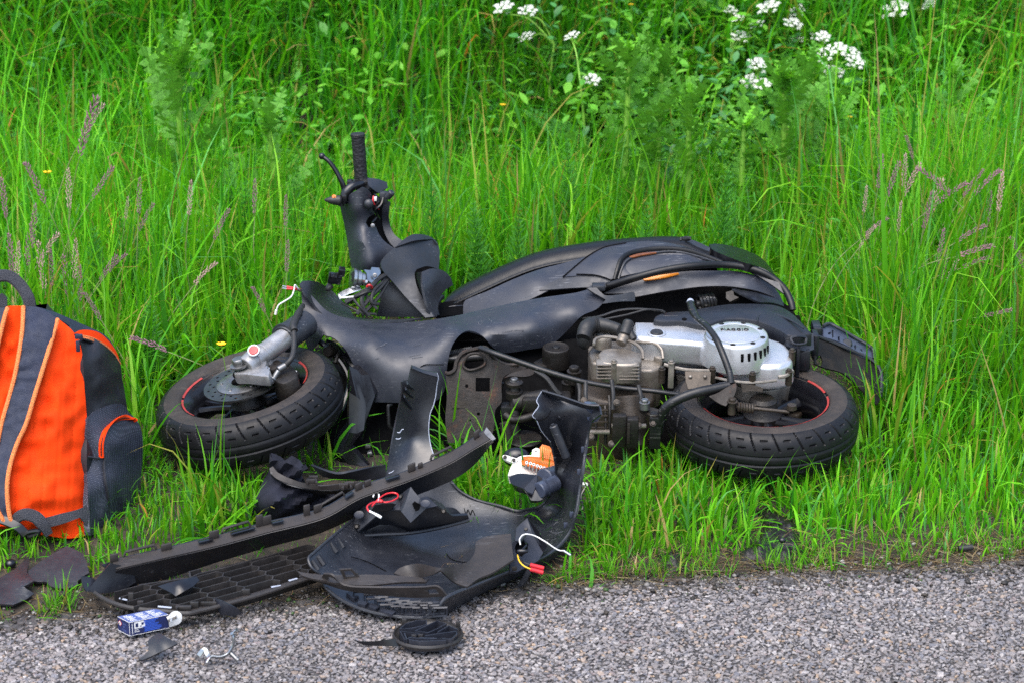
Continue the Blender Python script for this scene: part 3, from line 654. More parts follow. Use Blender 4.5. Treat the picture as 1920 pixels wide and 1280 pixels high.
# fork leg, axle carrier, reflector, caliper, hose
fb = FC + NF * .098
fk = p3(c2, "690,470,-.315 760,415,-.285 880,330,-.235 960,275,-.19 1010,240,-.16")
P_('fork_leg', merge(cyl(fk[0], fk[2], .0235, 24), cyl(fk[1] + (fk[0] - fk[1]) * .15, fk[1] + (fk[0] - fk[1]) * .28, .0245, 24)), 'fork')
P_('fork_gaiter', merge(cyl(fk[2] + (fk[0] - fk[2]) * .06, fk[4], .031, 24), lathe([(.027, 0), (.034, .002), (.034, .012), (.027, .014)], fk[2] + (fk[0] - fk[2]) * .05, fk[4] - fk[2], 24)), 'plastic')
P_('axle_carrier', merge(ztop(c2, "560,515 590,470 650,450 700,425 740,430 770,465 760,500 790,520 780,560 720,555 640,545 575,545", .232, .026, NF, .004), cyl(fk[0] + Vector((.0, .0, .004)), p1(c2, "640,505,-.335"), .024, 20)), 'fork')
P_('axle_bolt', merge(hexbolt(p1(c2, "605,490,z.235"), NF, .0155, .016), lathe([(.021, 0), (.021, .004), (.018, .005)], p1(c2, "607,497,z.232"), NF, 20)), 'steel')
P_('axle_pinch_hole', lathe([(.0, .001), (.007, .001), (.0085, 0)], p1(c2, "585,551,-.345"), (-.2, -.9, .2), 16), 'dark')
P_('fork_reflector', lathe([(0, .0045), (.010, .004), (.0115, .001), (.0115, 0)], p1(c2, "690,405,-.335"), (-.1, -.75, .62), 20), 'red')
P_('reflector_bezel', lathe([(.0112, .003), (.0135, .002), (.0135, -.004)], p1(c2, "690,406,-.334"), (-.1, -.75, .62), 20), 'silver')
for s in ("775,470,z.23", "757,520,z.226"): P_('caliper_bolt', merge(hexbolt(p1(c2, s), NF, .0085, .007), lathe([(.0115, -.012), (.0115, -.001), (.009, 0)], p1(c2, s), NF, 16)), 'alloy')
P_('brake_caliper', merge(ztop(c2, "780,500 840,470 900,480 945,520 950,560 900,590 850,600 800,570", .218, .062, NF, .006), ztop(c2, "770,485 830,455 860,470 850,500 790,520", .228, .02, NF, .004), box(p1(c2, "948,570,-.28"), (.012, .02, .03), AX, .002)), 'grime')
P_('caliper_label', box(p1(c2, "944,555,-.30"), (.004, .012, .02), AX, .001), 'white')
P_('bleed_fitting', merge(cyl(p1(c2, "800,585,-.36"), p1(c2, "840,525,-.35"), .006, 12), hexbolt(p1(c2, "800,580,-.36"), (-.35, -.6, -.5), .0085, .010), cyl(p1(c2, "880,495,-.335"), p1(c2, "835,520,-.345"), .0075, 12)), 'steel')
P_('brake_hose', tube(p3(c2, "885,488,-.335 915,455,-.33 930,410,-.31 933,340,-.28 930,270,-.25 942,220,-.22 965,170,-.18 985,140,-.1"), .0062, 10), 'rubber')
P_('hose_sleeve', tube(p3(c2, "934,290,-.262 928,265,-.25 940,225,-.222 962,180,-.185"), .0085, 10), 'rubber')

# ---- big curved panels
bel = "0,-.02"
BELLY = "565,537 575,545 590,560 612,582 640,594 700,603 770,604 850,593 920,577 1000,561 1080,549 1112,542 1128,549 1133,566 1118,580 1090,593 1062,622 1032,646 985,656 945,661 925,652 905,630 880,620 862,628 846,652 838,690 834,728 822,748 800,754 692,753 689,716 673,704 664,686 648,655 626,634 606,628 594,646 582,660 574,645 569,600"
BCT = ctl(FULL, "563,535,-.06 572,590,-.09 580,655,-.10 610,588,-.09 600,620,-.15 650,600,-.10 660,660,-.215 700,606,-.09 720,650,-.225 700,700,-.255 695,752,-.25 760,606,-.08 790,660,-.235 800,750,-.27 850,596,-.06 860,640,-.20 836,700,-.25 920,580,-.03 930,620,-.155 930,655,-.15 1000,563,-.02 1000,610,-.14 990,655,-.14 1080,551,-.01 1075,580,-.08 1060,622,-.09 1132,560,-.02 700,635,-.21 850,615,-.17")
PN('belly_panel', FULL, BELLY, Depth(BCT), 'panel', thick=.004, res=13)
PN('inner_leg_shield', c1, "965,968 985,952 1040,950 1085,962 1150,1000 1215,1065 1270,1125 1292,1165 1400,1180 1560,1182 1700,1172 1560,1198 1330,1203 1200,1186 1110,1152 1050,1100 1000,1035", "965,970,-.06 1040,955,-.03 1100,1040,.02 1200,1100,.03 1285,1150,.0 1110,1145,-.085 1330,1200,-.09 1560,1190,-.07 1700,1175,-.06 1020,1020,-.07", 'plastic', thick=.004, res=9)
0 and PN('shield_floor_lip', c3, "0,757 300,722 520,682 700,605 900,545 1000,520 1130,510 1300,503 1380,520 1415,560 1420,590 1300,575 1000,595 700,640 520,700 300,745 0,778", "0,760,-.06 300,730,-.04 520,690,-.02 800,575,-.01 1000,530,-.005 1300,510,-.005 1415,590,-.02 1000,590,-.02 700,640,-.035", 'plastic', thick=.004)
P_('panel_seam', tube(p3(c2, "1690,505,-.262 1720,490,-.262 1780,490,-.262 1830,490,-.26"), .0012, 5), 'dark')
# knee panel under the handlebars
KN = Depth(ctl(c1, "1460,850,.02 1540,760,.05 1650,700,.09 1750,690,.13 1800,780,.12 1800,880,.10 1650,860,.05 1720,1160,-.03 1770,1165,-.03 1600,950,.03 1540,960,.02 1680,1000,.02"))
PN('knee_panel', c1, "1455,850 1480,800 1545,745 1620,722 1700,705 1765,700 1797,735 1806,790 1800,880 1730,862 1668,880 1655,912 1680,1010 1770,1165 1720,1170 1600,1045 1520,950 1468,892", KN, 'plastic', thick=.005, res=10)
PN('knee_panel_lip', c1, "1540,748 1600,695 1655,670 1740,680 1785,712 1797,735 1765,700 1700,703 1640,712", "1540,748,.05 1655,672,.10 1740,682,.13 1797,735,.12 1680,706,.08", 'inner', thick=.004, res=9)
PN('glovebox_door', c1, "1700,895 1760,876 1825,888 1868,925 1886,975 1835,1010 1803,1060 1790,1165 1752,1166 1722,1060 1702,960", "1700,900,.02 1760,880,.04 1870,930,.08 1880,975,.08 1800,1060,.04 1790,1165,.0 1740,1100,-.02 1750,980,.01", 'plastic', thick=.006, res=9)
PN('knee_panel_rib', c1, "1660,900 1705,895 1722,1060 1755,1166 1768,1166 1690,1010", "1660,900,.06 1705,900,.03 1750,1160,-.015 1690,1010,.03", 'inner', thick=.004, res=9)
PN('battery_box', c1, "1428,1165 1450,1060 1470,985 1530,945 1600,1000 1715,1168", "1430,1165,.04 1470,985,.05 1530,950,.06 1710,1165,.04 1560,1060,.045", 'inner', thick=.01, res=9)

# handlebar stem and its covers
PN('handlebar_cover', c1, "1205,492 1238,462 1275,425 1345,388 1382,408 1402,450 1415,520 1425,545 1378,570 1362,600 1378,628 1425,625 1440,665 1475,712 1535,755 1480,800 1462,850 1470,890 1280,885 1264,800 1250,700 1226,580", "1205,492,.14 1226,580,.15 1250,700,.15 1270,860,.12 1345,392,.09 1310,520,.085 1330,700,.07 1370,850,.05 1410,520,.12 1430,640,.12 1520,755,.10 1470,850,.07 1400,600,.11", 'panel', thick=.004, res=8)
PN('handlebar_rear_cover', c1, "1462,520 1480,470 1510,478 1500,545 1504,605 1530,665 1570,700 1605,716 1560,735 1540,757 1500,712 1475,660 1462,600", "1480,480,.15 1500,545,.15 1470,600,.16 1530,665,.15 1600,716,.14 1540,755,.12", 'panel', thick=.004, res=8)
P_('handlebar_tube', tube(p3(c1, "1318,80,.16 1350,420,.16 1400,560,.18 1470,760,.16 1500,900,.1"), [.011, .011, .016, .02, .024], 14), 'dark')
PN('stem_core', c1, "1375,400 1480,470 1490,560 1480,620 1500,700 1535,765 1440,860 1380,650", "1375,400,.17 1480,470,.19 1500,700,.18 1535,765,.16 1440,860,.14 1380,650,.16", 'dark', thick=.02, res=12)
P_('handlebar_grip', merge(cyl(p1(c1, "1335,345,.16"), p1(c1, "1315,82,.16"), .0158, 28, .06), cyl(p1(c1, "1315,86,.16"), p1(c1, "1314,66,.16"), .0172, 28, .3)), 'grip')
P_('grip_collar', merge(lathe([(.017, 0), (.0235, .003), (.0235, .008), (.017, .012)], p1(c1, "1338,366,.158"), p1(c1, "1315,82,.16") - p1(c1, "1335,345,.16"), 28), cyl(p1(c1, "1340,400,.155"), p1(c1, "1337,360,.157"), .020, 24)), 'rubber')
P_('brake_lever', merge(blob(p1(c1, "1100,202,.135"), (.0078, .0078, .0078)), tube(p3(c1, "1100,202,.135 1140,232,.13 1180,285,.125 1212,345,.12 1232,395,.12 1242,440,.12"), [.005, .0052, .0056, .006, .007, .009], 10)), 'gloss')
P_('lever_perch', merge(tube(p3(c1, "1225,480,.11 1245,420,.11 1290,380,.12 1340,372,.14"), [.010, .012, .011, .010], 10), box(p1(c1, "1268,362,.13"), (.014, .02, .016), None, .003), box(p1(c1, "1235,450,.105"), (.013, .02, .02), None, .004)), 'gloss')
P_('mirror_stub', merge(lathe([(0, .036), (.003, .034), (.010, .018), (.0125, 0), (.010, -.004)], p1(c1, "1205,468,.10"), (-.9, -.1, .06), 18), cyl(p1(c1, "1215,500,.11"), p1(c1, "1208,440,.11"), .007)), 'rubber')
P_('lever_pivot', hexbolt(p1(c1, "1172,447,.095"), (-.3, -.8, .4), .004, .004), 'orangetip')
PN('switch_housing', c1, "1372,332 1432,338 1488,358 1496,392 1462,408 1440,425 1405,400 1378,372", "1372,332,.15 1490,360,.17 1440,420,.13 1400,372,.125", 'plastic', thick=.03, res=10)
P_('turn_switch', merge(cyl(p1(c1, "1488,452,.10"), p1(c1, "1522,415,.095"), .0085, 16, .35), box(p1(c1, "1470,450,.12"), (.02, .02, .03), None, .004)), 'plastic')
P_('horn_button', blob(p1(c1, "1380,488,.088"), (.0115, .0095, .012)), 'plastic')
P_('wire_connector', box(p1(c1, "1420,458,.10"), (.007, .006, .010), None, .001), 'cream')
P_('switch_wire', tube(p3(c1, "1410,440,.10 1406,470,.095 1420,500,.10 1440,520,.11"), .0018, 6), 'red')
P_('switch_wire', tube(p3(c1, "1415,430,.12 1440,470,.10 1410,520,.10 1430,560,.12 1400,600,.11"), .0025, 6), 'gloss')
P_('switch_wire', tube(p3(c1, "1470,430,.12 1455,490,.10 1420,530,.10 1445,580,.13"), .003, 6), 'gloss')
P_('cover_clip', lathe([(.002, 0), (.005, .001), (.005, .004), (.002, .005)], p1(c1, "1405,618,.10"), (0, -1, .2), 12), 'steel')

# loose electrics in front of the knee panel
ha = Vector((-.93, -.3, .22))
P_('horn', merge(lathe([(0, .010), (.010, .012), (.018, .009), (.0235, .009), (.0235, .002), (.020, -.002), (.020, -.010), (.015, -.013), (.015, -.02), (.011, -.024), (0, -.024)], p1(c1, "1300,935,-.02"), ha, 28), cyl(p1(c1, "1320,940,-.02"), p1(c1, "1372,962,-.02"), .0085, 16)), 'zinc')
PN('horn_bracket', c1, "1352,882 1392,886 1398,868 1448,872 1452,905 1400,965 1372,945 1368,905", "1352,882,-.01 1448,872,.02 1400,960,-.02 1372,905,-.01", 'zinc', thick=.002, rnd=False)
P_('horn_nut', hexbolt(p1(c1, "1418,918,-.01"), (0, -.9, .3), .004, .003), 'steel')
P_('metal_strap', ribbon(p3(c1, "1200,1045,-.03 1240,1020,-.03 1290,1000,-.03 1330,990,-.02"), .018, .002, (0, -.5, .9)), 'alloy')
P_('relay_block', merge(box(p1(c1, "1175,935,-.02"), (.030, .024, .020), frame((.2, -.2, .95), (.9, .1, -.25)), .002), box(p1(c1, "1218,895,-.01"), (.016, .02, .018), frame((.2, -.2, .95), (.9, .1, -.25)), .002), *[box(p1(c1, f"{1150 + i * 22},{915 + i % 2 * 16},-.034"), (.004, .004, .012), None, .0005) for i in range(4)]), 'gloss')
P_('relay_lead', tube(p3(c1, "1160,975,-.02 1135,1000,-.02 1150,960,0"), .006, 8), 'rubber')
for s, r in (("1500,905,.03 1440,940,0 1390,990,-.03 1330,1030,-.04 1240,1080,-.05", .006), ("1510,920,.04 1450,990,-.01 1390,1050,-.04 1310,1150,-.06", .0055), ("1505,935,.03 1470,1000,0 1430,1060,-.03 1340,1155,-.06", .0045), ("1220,1085,-.03 1270,1110,-.05 1340,1140,-.06 1425,1150,-.05", .0028),
             ("1450,920,.02 1380,965,-.02 1370,1040,-.04 1430,1120,-.05", .0035), ("1380,1010,-.03 1340,1050,-.05 1350,1120,-.06 1380,1160,-.06", .005), ("1210,1040,-.02 1280,1050,-.045 1360,1020,-.05 1420,1000,-.02 1480,930,.02", .0035), ("1290,1060,-.05 1320,1100,-.065 1360,1140,-.065", .003), ("1460,960,.0 1410,1010,-.035 1400,1080,-.05 1440,1090,-.04", .004)):
    P_('wiring_loom', tube(p3(c1, s), r, 7), 'rubber')
P_('loom_wire', tube(p3(c1, "1370,985,-.04 1385,975,-.045 1400,990,-.035 1375,1000,-.03"), .003, 6), 'red')
P_('loom_wire', tube(p3(c1, "1205,1035,-.04 1215,1050,-.045 1290,1045,-.05"), .0022, 6), 'white')
P_('loose_connector', cyl(p1(c1, "888,985,-.07"), p1(c1, "925,992,-.07"), .0026, 10), 'red')
P_('loose_connector', cyl(p1(c1, "888,997,-.075"), p1(c1, "922,1000,-.075"), .0026, 10), 'red')
P_('loose_terminal', merge(cyl(p1(c1, "862,980,-.07"), p1(c1, "888,985,-.07"), .0018, 8), cyl(p1(c1, "862,993,-.075"), p1(c1, "888,997,-.075"), .0018, 8)), 'zinc')
P_('loose_wire', merge(tube(p3(c1, "925,992,-.07 950,996,-.07 980,1000,-.03"), .0016, 6), tube(p3(c1, "922,1000,-.075 950,1004,-.07 980,1015,-.03"), .0016, 6)), 'red')
P_('loose_wire', tube(p3(c1, "985,1015,-.04 960,1000,-.07 938,975,-.08 932,1005,-.085 915,1045,-.09 870,1075,-.09 840,1095,-.09 825,1130,-.09"), .0018, 7), 'white')
P_('wire_terminal', cyl(p1(c1, "826,1125,-.09"), p1(c1, "821,1152,-.09"), .0032, 10), 'cream')

# ---- seat
def seat():
    rows = []; st = [(829, 584, .25), (833, 574, .55), (852, 561, .85), (900, 537, 1), (1000, 494, 1), (1100, 474, 1), (1200, 464, 1), (1280, 463, 1), (1325, 476, .8), (1345, 490, .4)]
    for x, y, s in crom(st, 4):
        T = PY(x, y, .17); sec = [(0, -.010, -.012), (0, -.002, 0), (0, .016, .009), (0, .04, .012), (0, .075, .004), (0, .092, -.05), (0, .09, -.20), (0, .06, -.245), (0, .03, -.25), (0, .012, -.22), (0, .0, -.05), (0, -.010, -.022)]
        rows.append([T + Vector(q) * s for q in sec])
    return loft(rows, closed=True)
P_('seat', seat(), 'leather', angle=60)
P_('seat_piping', tube([PY(x, y, .158) for x, y in ((828, 588), (836, 580), (852, 571), (900, 548), (1000, 505), (1100, 485), (1150, 479), (1200, 475))], .0042, 8), 'leather')
P_('seat_gap', tube([PY(x, y, .150) for x, y in ((836, 592), (852, 583), (900, 561), (1000, 518), (1070, 500), (1110, 492), (1160, 486))], .0055, 8), 'dark')
P_('seat_end_roll', tube(p3(c3, "125,585,.15 100,610,.13 82,650,.11 80,700,.10 90,745,.08"), .006, 8), 'leather')
for x in (1150, 1160): P_('seat_stitching', tube([PY(x + 4, 463, .170), PY(x, 472, .152), PY(x - 5, 482, .150)], .0012, 5), 'rubber')
PN('seat_base', c3, "85,640 140,625 300,610 300,720 90,745", "85,640,.17 300,610,.16 300,720,.10 90,745,.12", 'dark', thick=.02)
P_('seat_catch', tube(p3(c3, "180,665,.09 230,658,.09 290,656,.10"), .002, 6), 'plastic')

# ---- tail panels share one curved surface
TAIL = Depth(ctl(FULL, "870,585,.075 900,540,.125 1000,500,.145 1000,525,.068 1000,550,.040 1150,452,.185 1150,478,.098 1150,510,.052 1150,545,.030 1280,452,.18 1280,478,.085 1280,510,.035 1280,540,.016 1400,490,.13 1400,520,.035 1400,545,.010 1400,560,.004 1470,540,.06 1490,585,.03"))
class Off:
    def __init__(s, d, o): s.d, s.o = d, o
    def __call__(s, P): return s.d(P) + s.o
PN('under_seat_panel', c3, "295,640 315,608 470,545 700,440 900,365 1080,318 1250,270 1325,250 1210,325 1105,425 1000,515 900,570 800,615 650,670 500,725 292,740", TAIL, 'panel', thick=.004, res=12)
PN('tail_panel', c4, "-150,335 -60,258 20,195 120,145 250,120 400,108 520,120 650,152 760,192 850,240 700,258 500,285 300,320 210,340 155,356 100,335 40,322", Off(TAIL, -.006), 'panel', thick=.004, res=12)
PN('lower_trim_panel', c3, "900,530 960,488 1090,425 1180,408 1290,404 1390,425 1475,455 1400,500 1340,505 1130,515 1000,525", Off(TAIL, -.003), 'plastic', thick=.004, res=10)
PN('lower_tail_panel', c4, "105,440 150,418 230,390 400,340 600,302 800,296 950,300 1060,325 1140,362 1200,420 1245,500 1180,465 1080,428 960,405 850,396 700,402 500,430 310,465 300,438 200,440", Off(TAIL, -.002), 'panel', thick=.004, res=12)
PN('tail_recess', c4, "212,335 245,255 300,222 420,196 560,186 680,205 790,243 600,265 420,295 300,322", Off(TAIL, -.0085), 'panel', thick=.003, res=8, extra=lambda V: .035 * np.clip(1 - np.abs((V[:, 1] - (420 + 262 / 3.3684)) / 22), 0, 1) * np.clip((V[:, 0] - 1170) / 40, 0, 1))
P_('recess_moulding', tube([PK(x, y, float(TAIL([(x, y)])[0]) - .014) for x, y in xy(c4, "178,352 195,290 215,232 245,200 300,178 400,160 520,156 640,170 750,205 855,246")], .0062, 8, 4, flat=.8), 'satin')
P_('recess_moulding', tube([PK(x, y, float(TAIL([(x, y)])[0]) - .011) for x, y in xy(c4, "200,348 225,275 255,232 310,205 420,184 560,176 700,205 820,246")], .0028, 6, 4), 'plastic')
P_('scuffed_edge', tube([PK(x, y, float(TAIL([(x, y)])[0]) - .022) for x, y in xy(c4, "640,160 680,172 720,184 750,196")], .002, 5, 3), 'edge')
P_('grab_rail', tube([PK(x, y, float(TAIL([(x, y)])[0]) - z) for (x, y), z in zip(xy(c4, "100,402 160,384 300,340 500,290 680,264 850,258 1000,274 1110,308 1200,362 1262,432 1292,500 1302,545"), (.01, .02, .035, .04, .04, .04, .04, .04, .04, .05, .06, .06))], .0082, 12), 'satin')
P_('rail_foot', merge(tube([PK(x, y, float(TAIL([(x, y)])[0]) - .02) for x, y in xy(c4, "20,418 60,402 120,392")], [.007, .011, .010], 8), box(p1(c4, "75,398,.005"), (.03, .03, .014), None, .003)), 'plastic')
PN('indicator_lens', c4, "356,350 450,326 578,308 584,318 500,338 368,356", Off(TAIL, -.012), 'amber', thick=.006, res=6)
PN('upper_reflector', c4, "270,205 330,187 440,174 440,182 350,197 280,212", Off(TAIL, -.016), 'dullamber', thick=.003, res=6)
PN('tail_spoiler', c4, "775,130 830,126 950,148 1070,195 1130,240 1165,285 1192,325 1120,282 1020,252 930,222 850,190 790,160", "775,130,.15 830,128,.16 950,150,.17 1130,240,.13 1190,322,.08 1050,245,.06 900,205,.085 800,160,.12", 'gloss', thick=.02, res=9)
PN('tail_lamp_strip', c4, "800,172 860,200 950,228 1120,285 1195,340 1245,440 1180,392 1100,340 960,262 880,225", "800,175,.11 950,230,.08 1120,290,.05 1240,430,.0 1100,335,.04 880,222,.09", 'plastic', thick=.01, res=9)
P_('seat_latch', merge(tube(p3(c4, "590,100,.135 620,88,.13 660,92,.125"), .0042, 8), box(p1(c4, "628,96,.13"), (.018, .012, .008), None, .002)), 'bar')
PN('seat_strap', c4, "622,104 665,100 780,150 775,175 700,145", "622,104,.14 665,100,.15 780,150,.13 775,175,.11", 'plastic', thick=.006)
PN('rail_end_bracket', c4, "0,405 62,402 90,432 120,452 190,448 300,430 305,455 305,488 200,492 100,505 120,478 40,432", "0,405,-.02 62,402,-.02 120,452,-.03 300,430,-.01 305,488,-.015 100,505,-.04", 'plastic', thick=.012, res=10)
PN('tail_undertray', c4, "918,412 990,402 1090,402 1190,440 1235,480 1246,520 1180,500 1080,490", "918,412,.0 1090,402,.05 1190,440,.05 1246,520,.0 1080,490,-.04", 'inner', thick=.004)
PN('under_seat_shade', FULL, "1090,590 1130,560 1200,545 1300,535 1400,540 1480,575 1500,610 1300,640 1080,640 1040,640", "1090,590,.07 1200,545,.10 1400,540,.09 1500,610,.03 1300,640,-.02 1080,640,-.02", 'dark', thick=.02, res=20)  # dark sheet added to paint the shade inside the cavity
PN('undertray_bracket', c4, "880,432 925,418 930,450 960,465 905,492 880,470", "880,432,.0 925,418,.0 960,465,-.02 905,492,-.02", 'grime', thick=.008)
sa, sb = p1(c4, "745,520,.0"), p1(c4, "735,470,.05")
def coil(a, b, R, r, turns):
    u, v, w = frame(b - a); L = (b - a).length
    return tube([a + u * (R * math.cos(t)) + v * (R * math.sin(t)) + w * (L * t / (turns * 2 * math.pi)) for t in np.linspace(0, turns * 2 * math.pi, int(turns * 12))], r, 6, 0)
P_('shock_spring', merge(coil(p1(c4, "700,505,.02"), p1(c4, "800,490,.03"), .018, .0035, 5), cyl(p1(c4, "690,508,.02"), p1(c4, "820,488,.03"), .009)), 'bar')

# ---- engine
zt = lambda o, z, h, bev=.004, c=c4, **k: ztop(c, o, z, h, NR, bev, **k)
PN('engine_shade_backing', FULL, "836,700 850,640 1000,640 1260,620 1270,760 1255,850 1100,860 960,850 850,830", "836,700,-.2 850,640,-.1 1260,620,-.1 1255,850,-.33 960,850,-.3 850,830,-.25 1000,740,-.19", 'dark', thick=.02, res=24)  # added dark sheet, paints the shaded void behind the engine
P_('underbody_shade_fill', merge(ztop(FULL, "590,650 840,640 1000,620 1260,590 1500,590 1520,680 1420,720 1250,740 1000,730 640,735", .12, .10, NR, .004), ztop(FULL, "640,735 840,735 1100,735 1250,745 1250,790 1100,800 840,790 680,770", .06, .05, NR, .004)), 'dark')  # added dark blocks stand in for the shaded inside and hide grass
P_('air_filter_box', zt("418,606 440,574 520,552 640,546 720,530 900,502 1130,502 1222,517 1300,560 1375,632 1428,690 1350,700 1270,702 1235,680 1150,638 1050,608 950,597 850,606 760,638 690,632 600,612 480,614", .285, .055, .007), 'inner')
P_('filter_lid_rib', merge(tube(p3(c4, "1075,615,z.2865 1085,585,z.2865 1120,568,z.2865 1200,575,z.2865 1290,610,z.2865 1370,660,z.2865"), .0022, 6), tube(p3(c4, "700,548,z.2865 860,522,z.2865 1100,522,z.2865 1250,548,z.2865"), .0018, 6), tube(p3(c4, "490,572,z.2865 600,570,z.2865 600,580,z.2865 490,582,z.2865"), .0012, 5, closed=True)), 'plastic')
for s, r in (("890,561,z.286", .009), ("1002,573,z.286", .0062), ("617,600,z.286", .006)): P_('filter_box_hole', lathe([(0, .0008), (r * .85, .0008), (r, .0002)], p1(c4, s), NR, 18), 'dark')
PN('intake_snorkel', c4, "1262,702 1432,690 1436,790 1400,800 1330,790 1262,770", "1262,702,-.23 1432,690,-.20 1436,790,-.24 1262,770,-.27", 'plastic', thick=.05, res=10, holes=["1290,712 1370,706 1392,718 1394,742 1376,762 1310,762 1288,745"])
P_('snorkel_mouth', tube(p3(c4, "1292,722,-.262 1330,710,-.258 1380,716,-.25 1386,740,-.255 1370,758,-.262 1310,758,-.27"), .0035, 8, closed=True), 'inner')
P_('snorkel_bracket', merge(box(p1(c4, "1365,845,-.24"), (.03, .03, .05), AX, .004), box(p1(c4, "1330,860,-.25"), (.008, .03, .07), AX, .002)), 'inner')
TR = zt("300,614 480,617 640,636 760,650 900,640 1080,690 1180,722 1245,748 1290,800 1300,862 1210,890 1040,880 900,830 780,765 700,748 480,732 305,712", .262, .060, .012, seg=4, taper=1.04)
P_('transmission_cover', TR, 'silver', angle=50)
P_('lower_transmission', zt("300,614 480,617 640,636 760,650 900,640 1080,690 1180,722 1248,746 1296,800 1306,862 1212,893 1040,884 898,834 778,769 698,752 480,736 302,716", .203, .055, .006, taper=1.0), 'head', angle=50)
P_('cover_upper_plate', zt("306,620 480,624 740,655 735,742 600,728 480,716 312,700", .266, .006, .003), 'silver')
FCn = p1(c4, "945,692,z.302")
P_('fan_cover', lathe([(0, 0), (.050, 0), (.0515, -.0008), (.053, 0), (.0655, -.0005), (.069, -.003), (.0705, -.007), (.0745, -.030), (.0775, -.042), (.0785, -.062)], FCn, NR, 64), 'silver')
def ptext(body, size, o, u, v, n, depth, m, par, name='lettering'):
    cu = bpy.data.curves.new(name, 'FONT'); cu.body = body; cu.size = size; cu.align_x = 'CENTER'; cu.align_y = 'CENTER'; cu.extrude = depth; cu.resolution_u = 3; cu.space_character = 1.08
    t = bpy.data.objects.new(name, cu); me = bpy.data.meshes.new_from_object(t); bpy.data.objects.remove(t)
    R = Matrix((u, v, n)).transposed(); me.transform(Matrix.Translation(o) @ R.to_4x4()); me.materials.clear(); me.materials.append(m)
    ob_ = bpy.data.objects.new(name, me); COL.objects.link(ob_); ob_.parent = par
    if par.type == 'EMPTY': ob_.matrix_parent_inverse = Matrix.Translation(-par.location)
    return ob_
fcv = [o for o in COL.objects if o.name == 'fan_cover'][0]; U0, V0, W0 = AX
tx = FCn + U0 * -.002 + V0 * .019 + W0 * .0004
ptext('PIAGGIO', .0150, tx, U0, V0, W0, .0012, M['grime'], fcv)
0 and P_('name_plate', merge(tube([tx + U0 * a + V0 * b for a, b in ((-.036, .010), (.036, .010), (.036, -.014), (-.036, -.014))], .0007, 5, 0, closed=True), box(tx - V0 * .011, (.045, .0015, .0014), AX)), 'silver', fcv)
for a in (-58, -20, 25, 70, 118, 165, 212, 258): P_('cover_screw', merge(lathe([(.0, .0004), (.0030, .0004), (.0052, .0009), (.006, .0004)], FCn + (U0 * math.cos(math.radians(a)) + V0 * math.sin(math.radians(a))) * .060, NR, 12)), 'grime', fcv)
for a in (-84, -72, -60, -48, -36, -24):
    d = U0 * math.cos(math.radians(a)) + V0 * math.sin(math.radians(a)); P_('vent_slot', box(FCn + d * .0735 - W0 * .026, (.0065, .004, .021), (W0.cross(d), d, W0), .001), 'dark', fcv)
P_('drain_plug', merge(lathe([(0, .004), (.013, .004), (.0145, .002), (.0145, 0)], p1(c4, "442,688,z.268"), NR, 24)), 'rubber')
P_('plug_recess', lathe([(.014, .001), (.018, .0022), (.0205, .0012), (.021, 0)], p1(c4, "443,690,z.267"), NR, 24), 'silver')
P_('gear_case', merge(zt("915,925 1000,985 1200,975 1305,900 1312,945 1290,1000 1180,1045 1000,1040 915,1000", .172, .075, .006), zt("310,800 480,790 640,850 920,950 900,1000 640,960 480,930 330,940", .165, .06, .006)), 'head')
P_('case_flange', merge(tube(p3(c4, "815,968,-.43 900,985,-.452 1000,998,-.462 1100,996,-.462 1200,985,-.455"), .0032, 7), tube(p3(c4, "490,885,-.40 560,905,-.41 650,920,-.42 800,925,-.42"), .004, 7), tube(p3(c4, "1210,965,-.455 1260,955,-.45 1300,925,-.43"), .0045, 7)), 'head')
for s in ("1048,945,-.46", "1278,928,-.44", "795,912,-.42", "538,875,-.41", "475,915,-.42", "1298,800,-.33"):
    p = p1(c4, s); P_('case_bolt', merge(hexbolt(p, NR, .0058, .006), cyl(p - NR * .032, p, .0075, 12)), 'case')
PN('lower_bracket', c4, "975,1010 1050,1015 1115,1032 1110,1058 1050,1052 985,1060", "975,1010,-.47 1115,1032,-.475 1050,1055,-.475", 'case', thick=.012)
PN('stay_plate', c4, "622,928 785,932 780,1000 800,1020 640,1040 625,985", "622,928,-.425 785,932,-.43 800,1020,-.45 640,1040,-.455", 'case', thick=.004, rnd=False)
for s in ("655,962,-.437", "748,962,-.44"): P_('stay_rivet', blob(p1(c4, s), (.004, .004, .004)), 'head')
# head, valve cover, fins, filler
P_('cylinder_head', merge(zt("10,800 60,740 170,735 300,745 400,752 455,780 480,840 470,900 400,920 200,900 30,870", .215, .10, .010, seg=3), zt("300,745 420,755 470,800 480,850 440,840 380,800", .226, .02, .005), zt("10,760 45,720 90,740 60,860 20,880", .20, .06, .006)), 'head')
P_('valve_cover', zt("70,815 105,785 180,778 270,786 335,812 348,850 325,878 200,884 95,872", .247, .05, .013, seg=4), 'head', angle=60)
for x0, x1 in ((62, 158), (205, 333)):
    for i in range(5):
        y = 880 + i * 21 + (6 if x0 > 100 else 0); a, b = p1(c4, f"{x0},{y},-.345"), p1(c4, f"{x1},{y + 4},-.345"); c_ = (a + b) / 2
        P_('cooling_fin', box(c_ + Vector((0, .012, 0)), ((b - a).length, .034, .0034), AX, .0012), 'head')
P_('oil_filler', merge(lathe([(0, .006), (.010, .006), (.0115, .008), (.0135, .006), (.0155, .006), (.017, .009), (.0195, .006), (.021, -.002), (.021, -.02)], p1(c4, "100,722,z.247"), NR, 28)), 'head')
P_('head_gasket_rib', merge(tube(p3(c4, "45,760,-.28 60,725,-.25 140,712,-.24 280,742,-.26 345,790,-.28 355,850,-.3"), .0035, 7), tube(p3(c4, "300,745,-.23 420,752,-.235 470,790,-.25 482,850,-.27"), .0035, 7)), 'head')
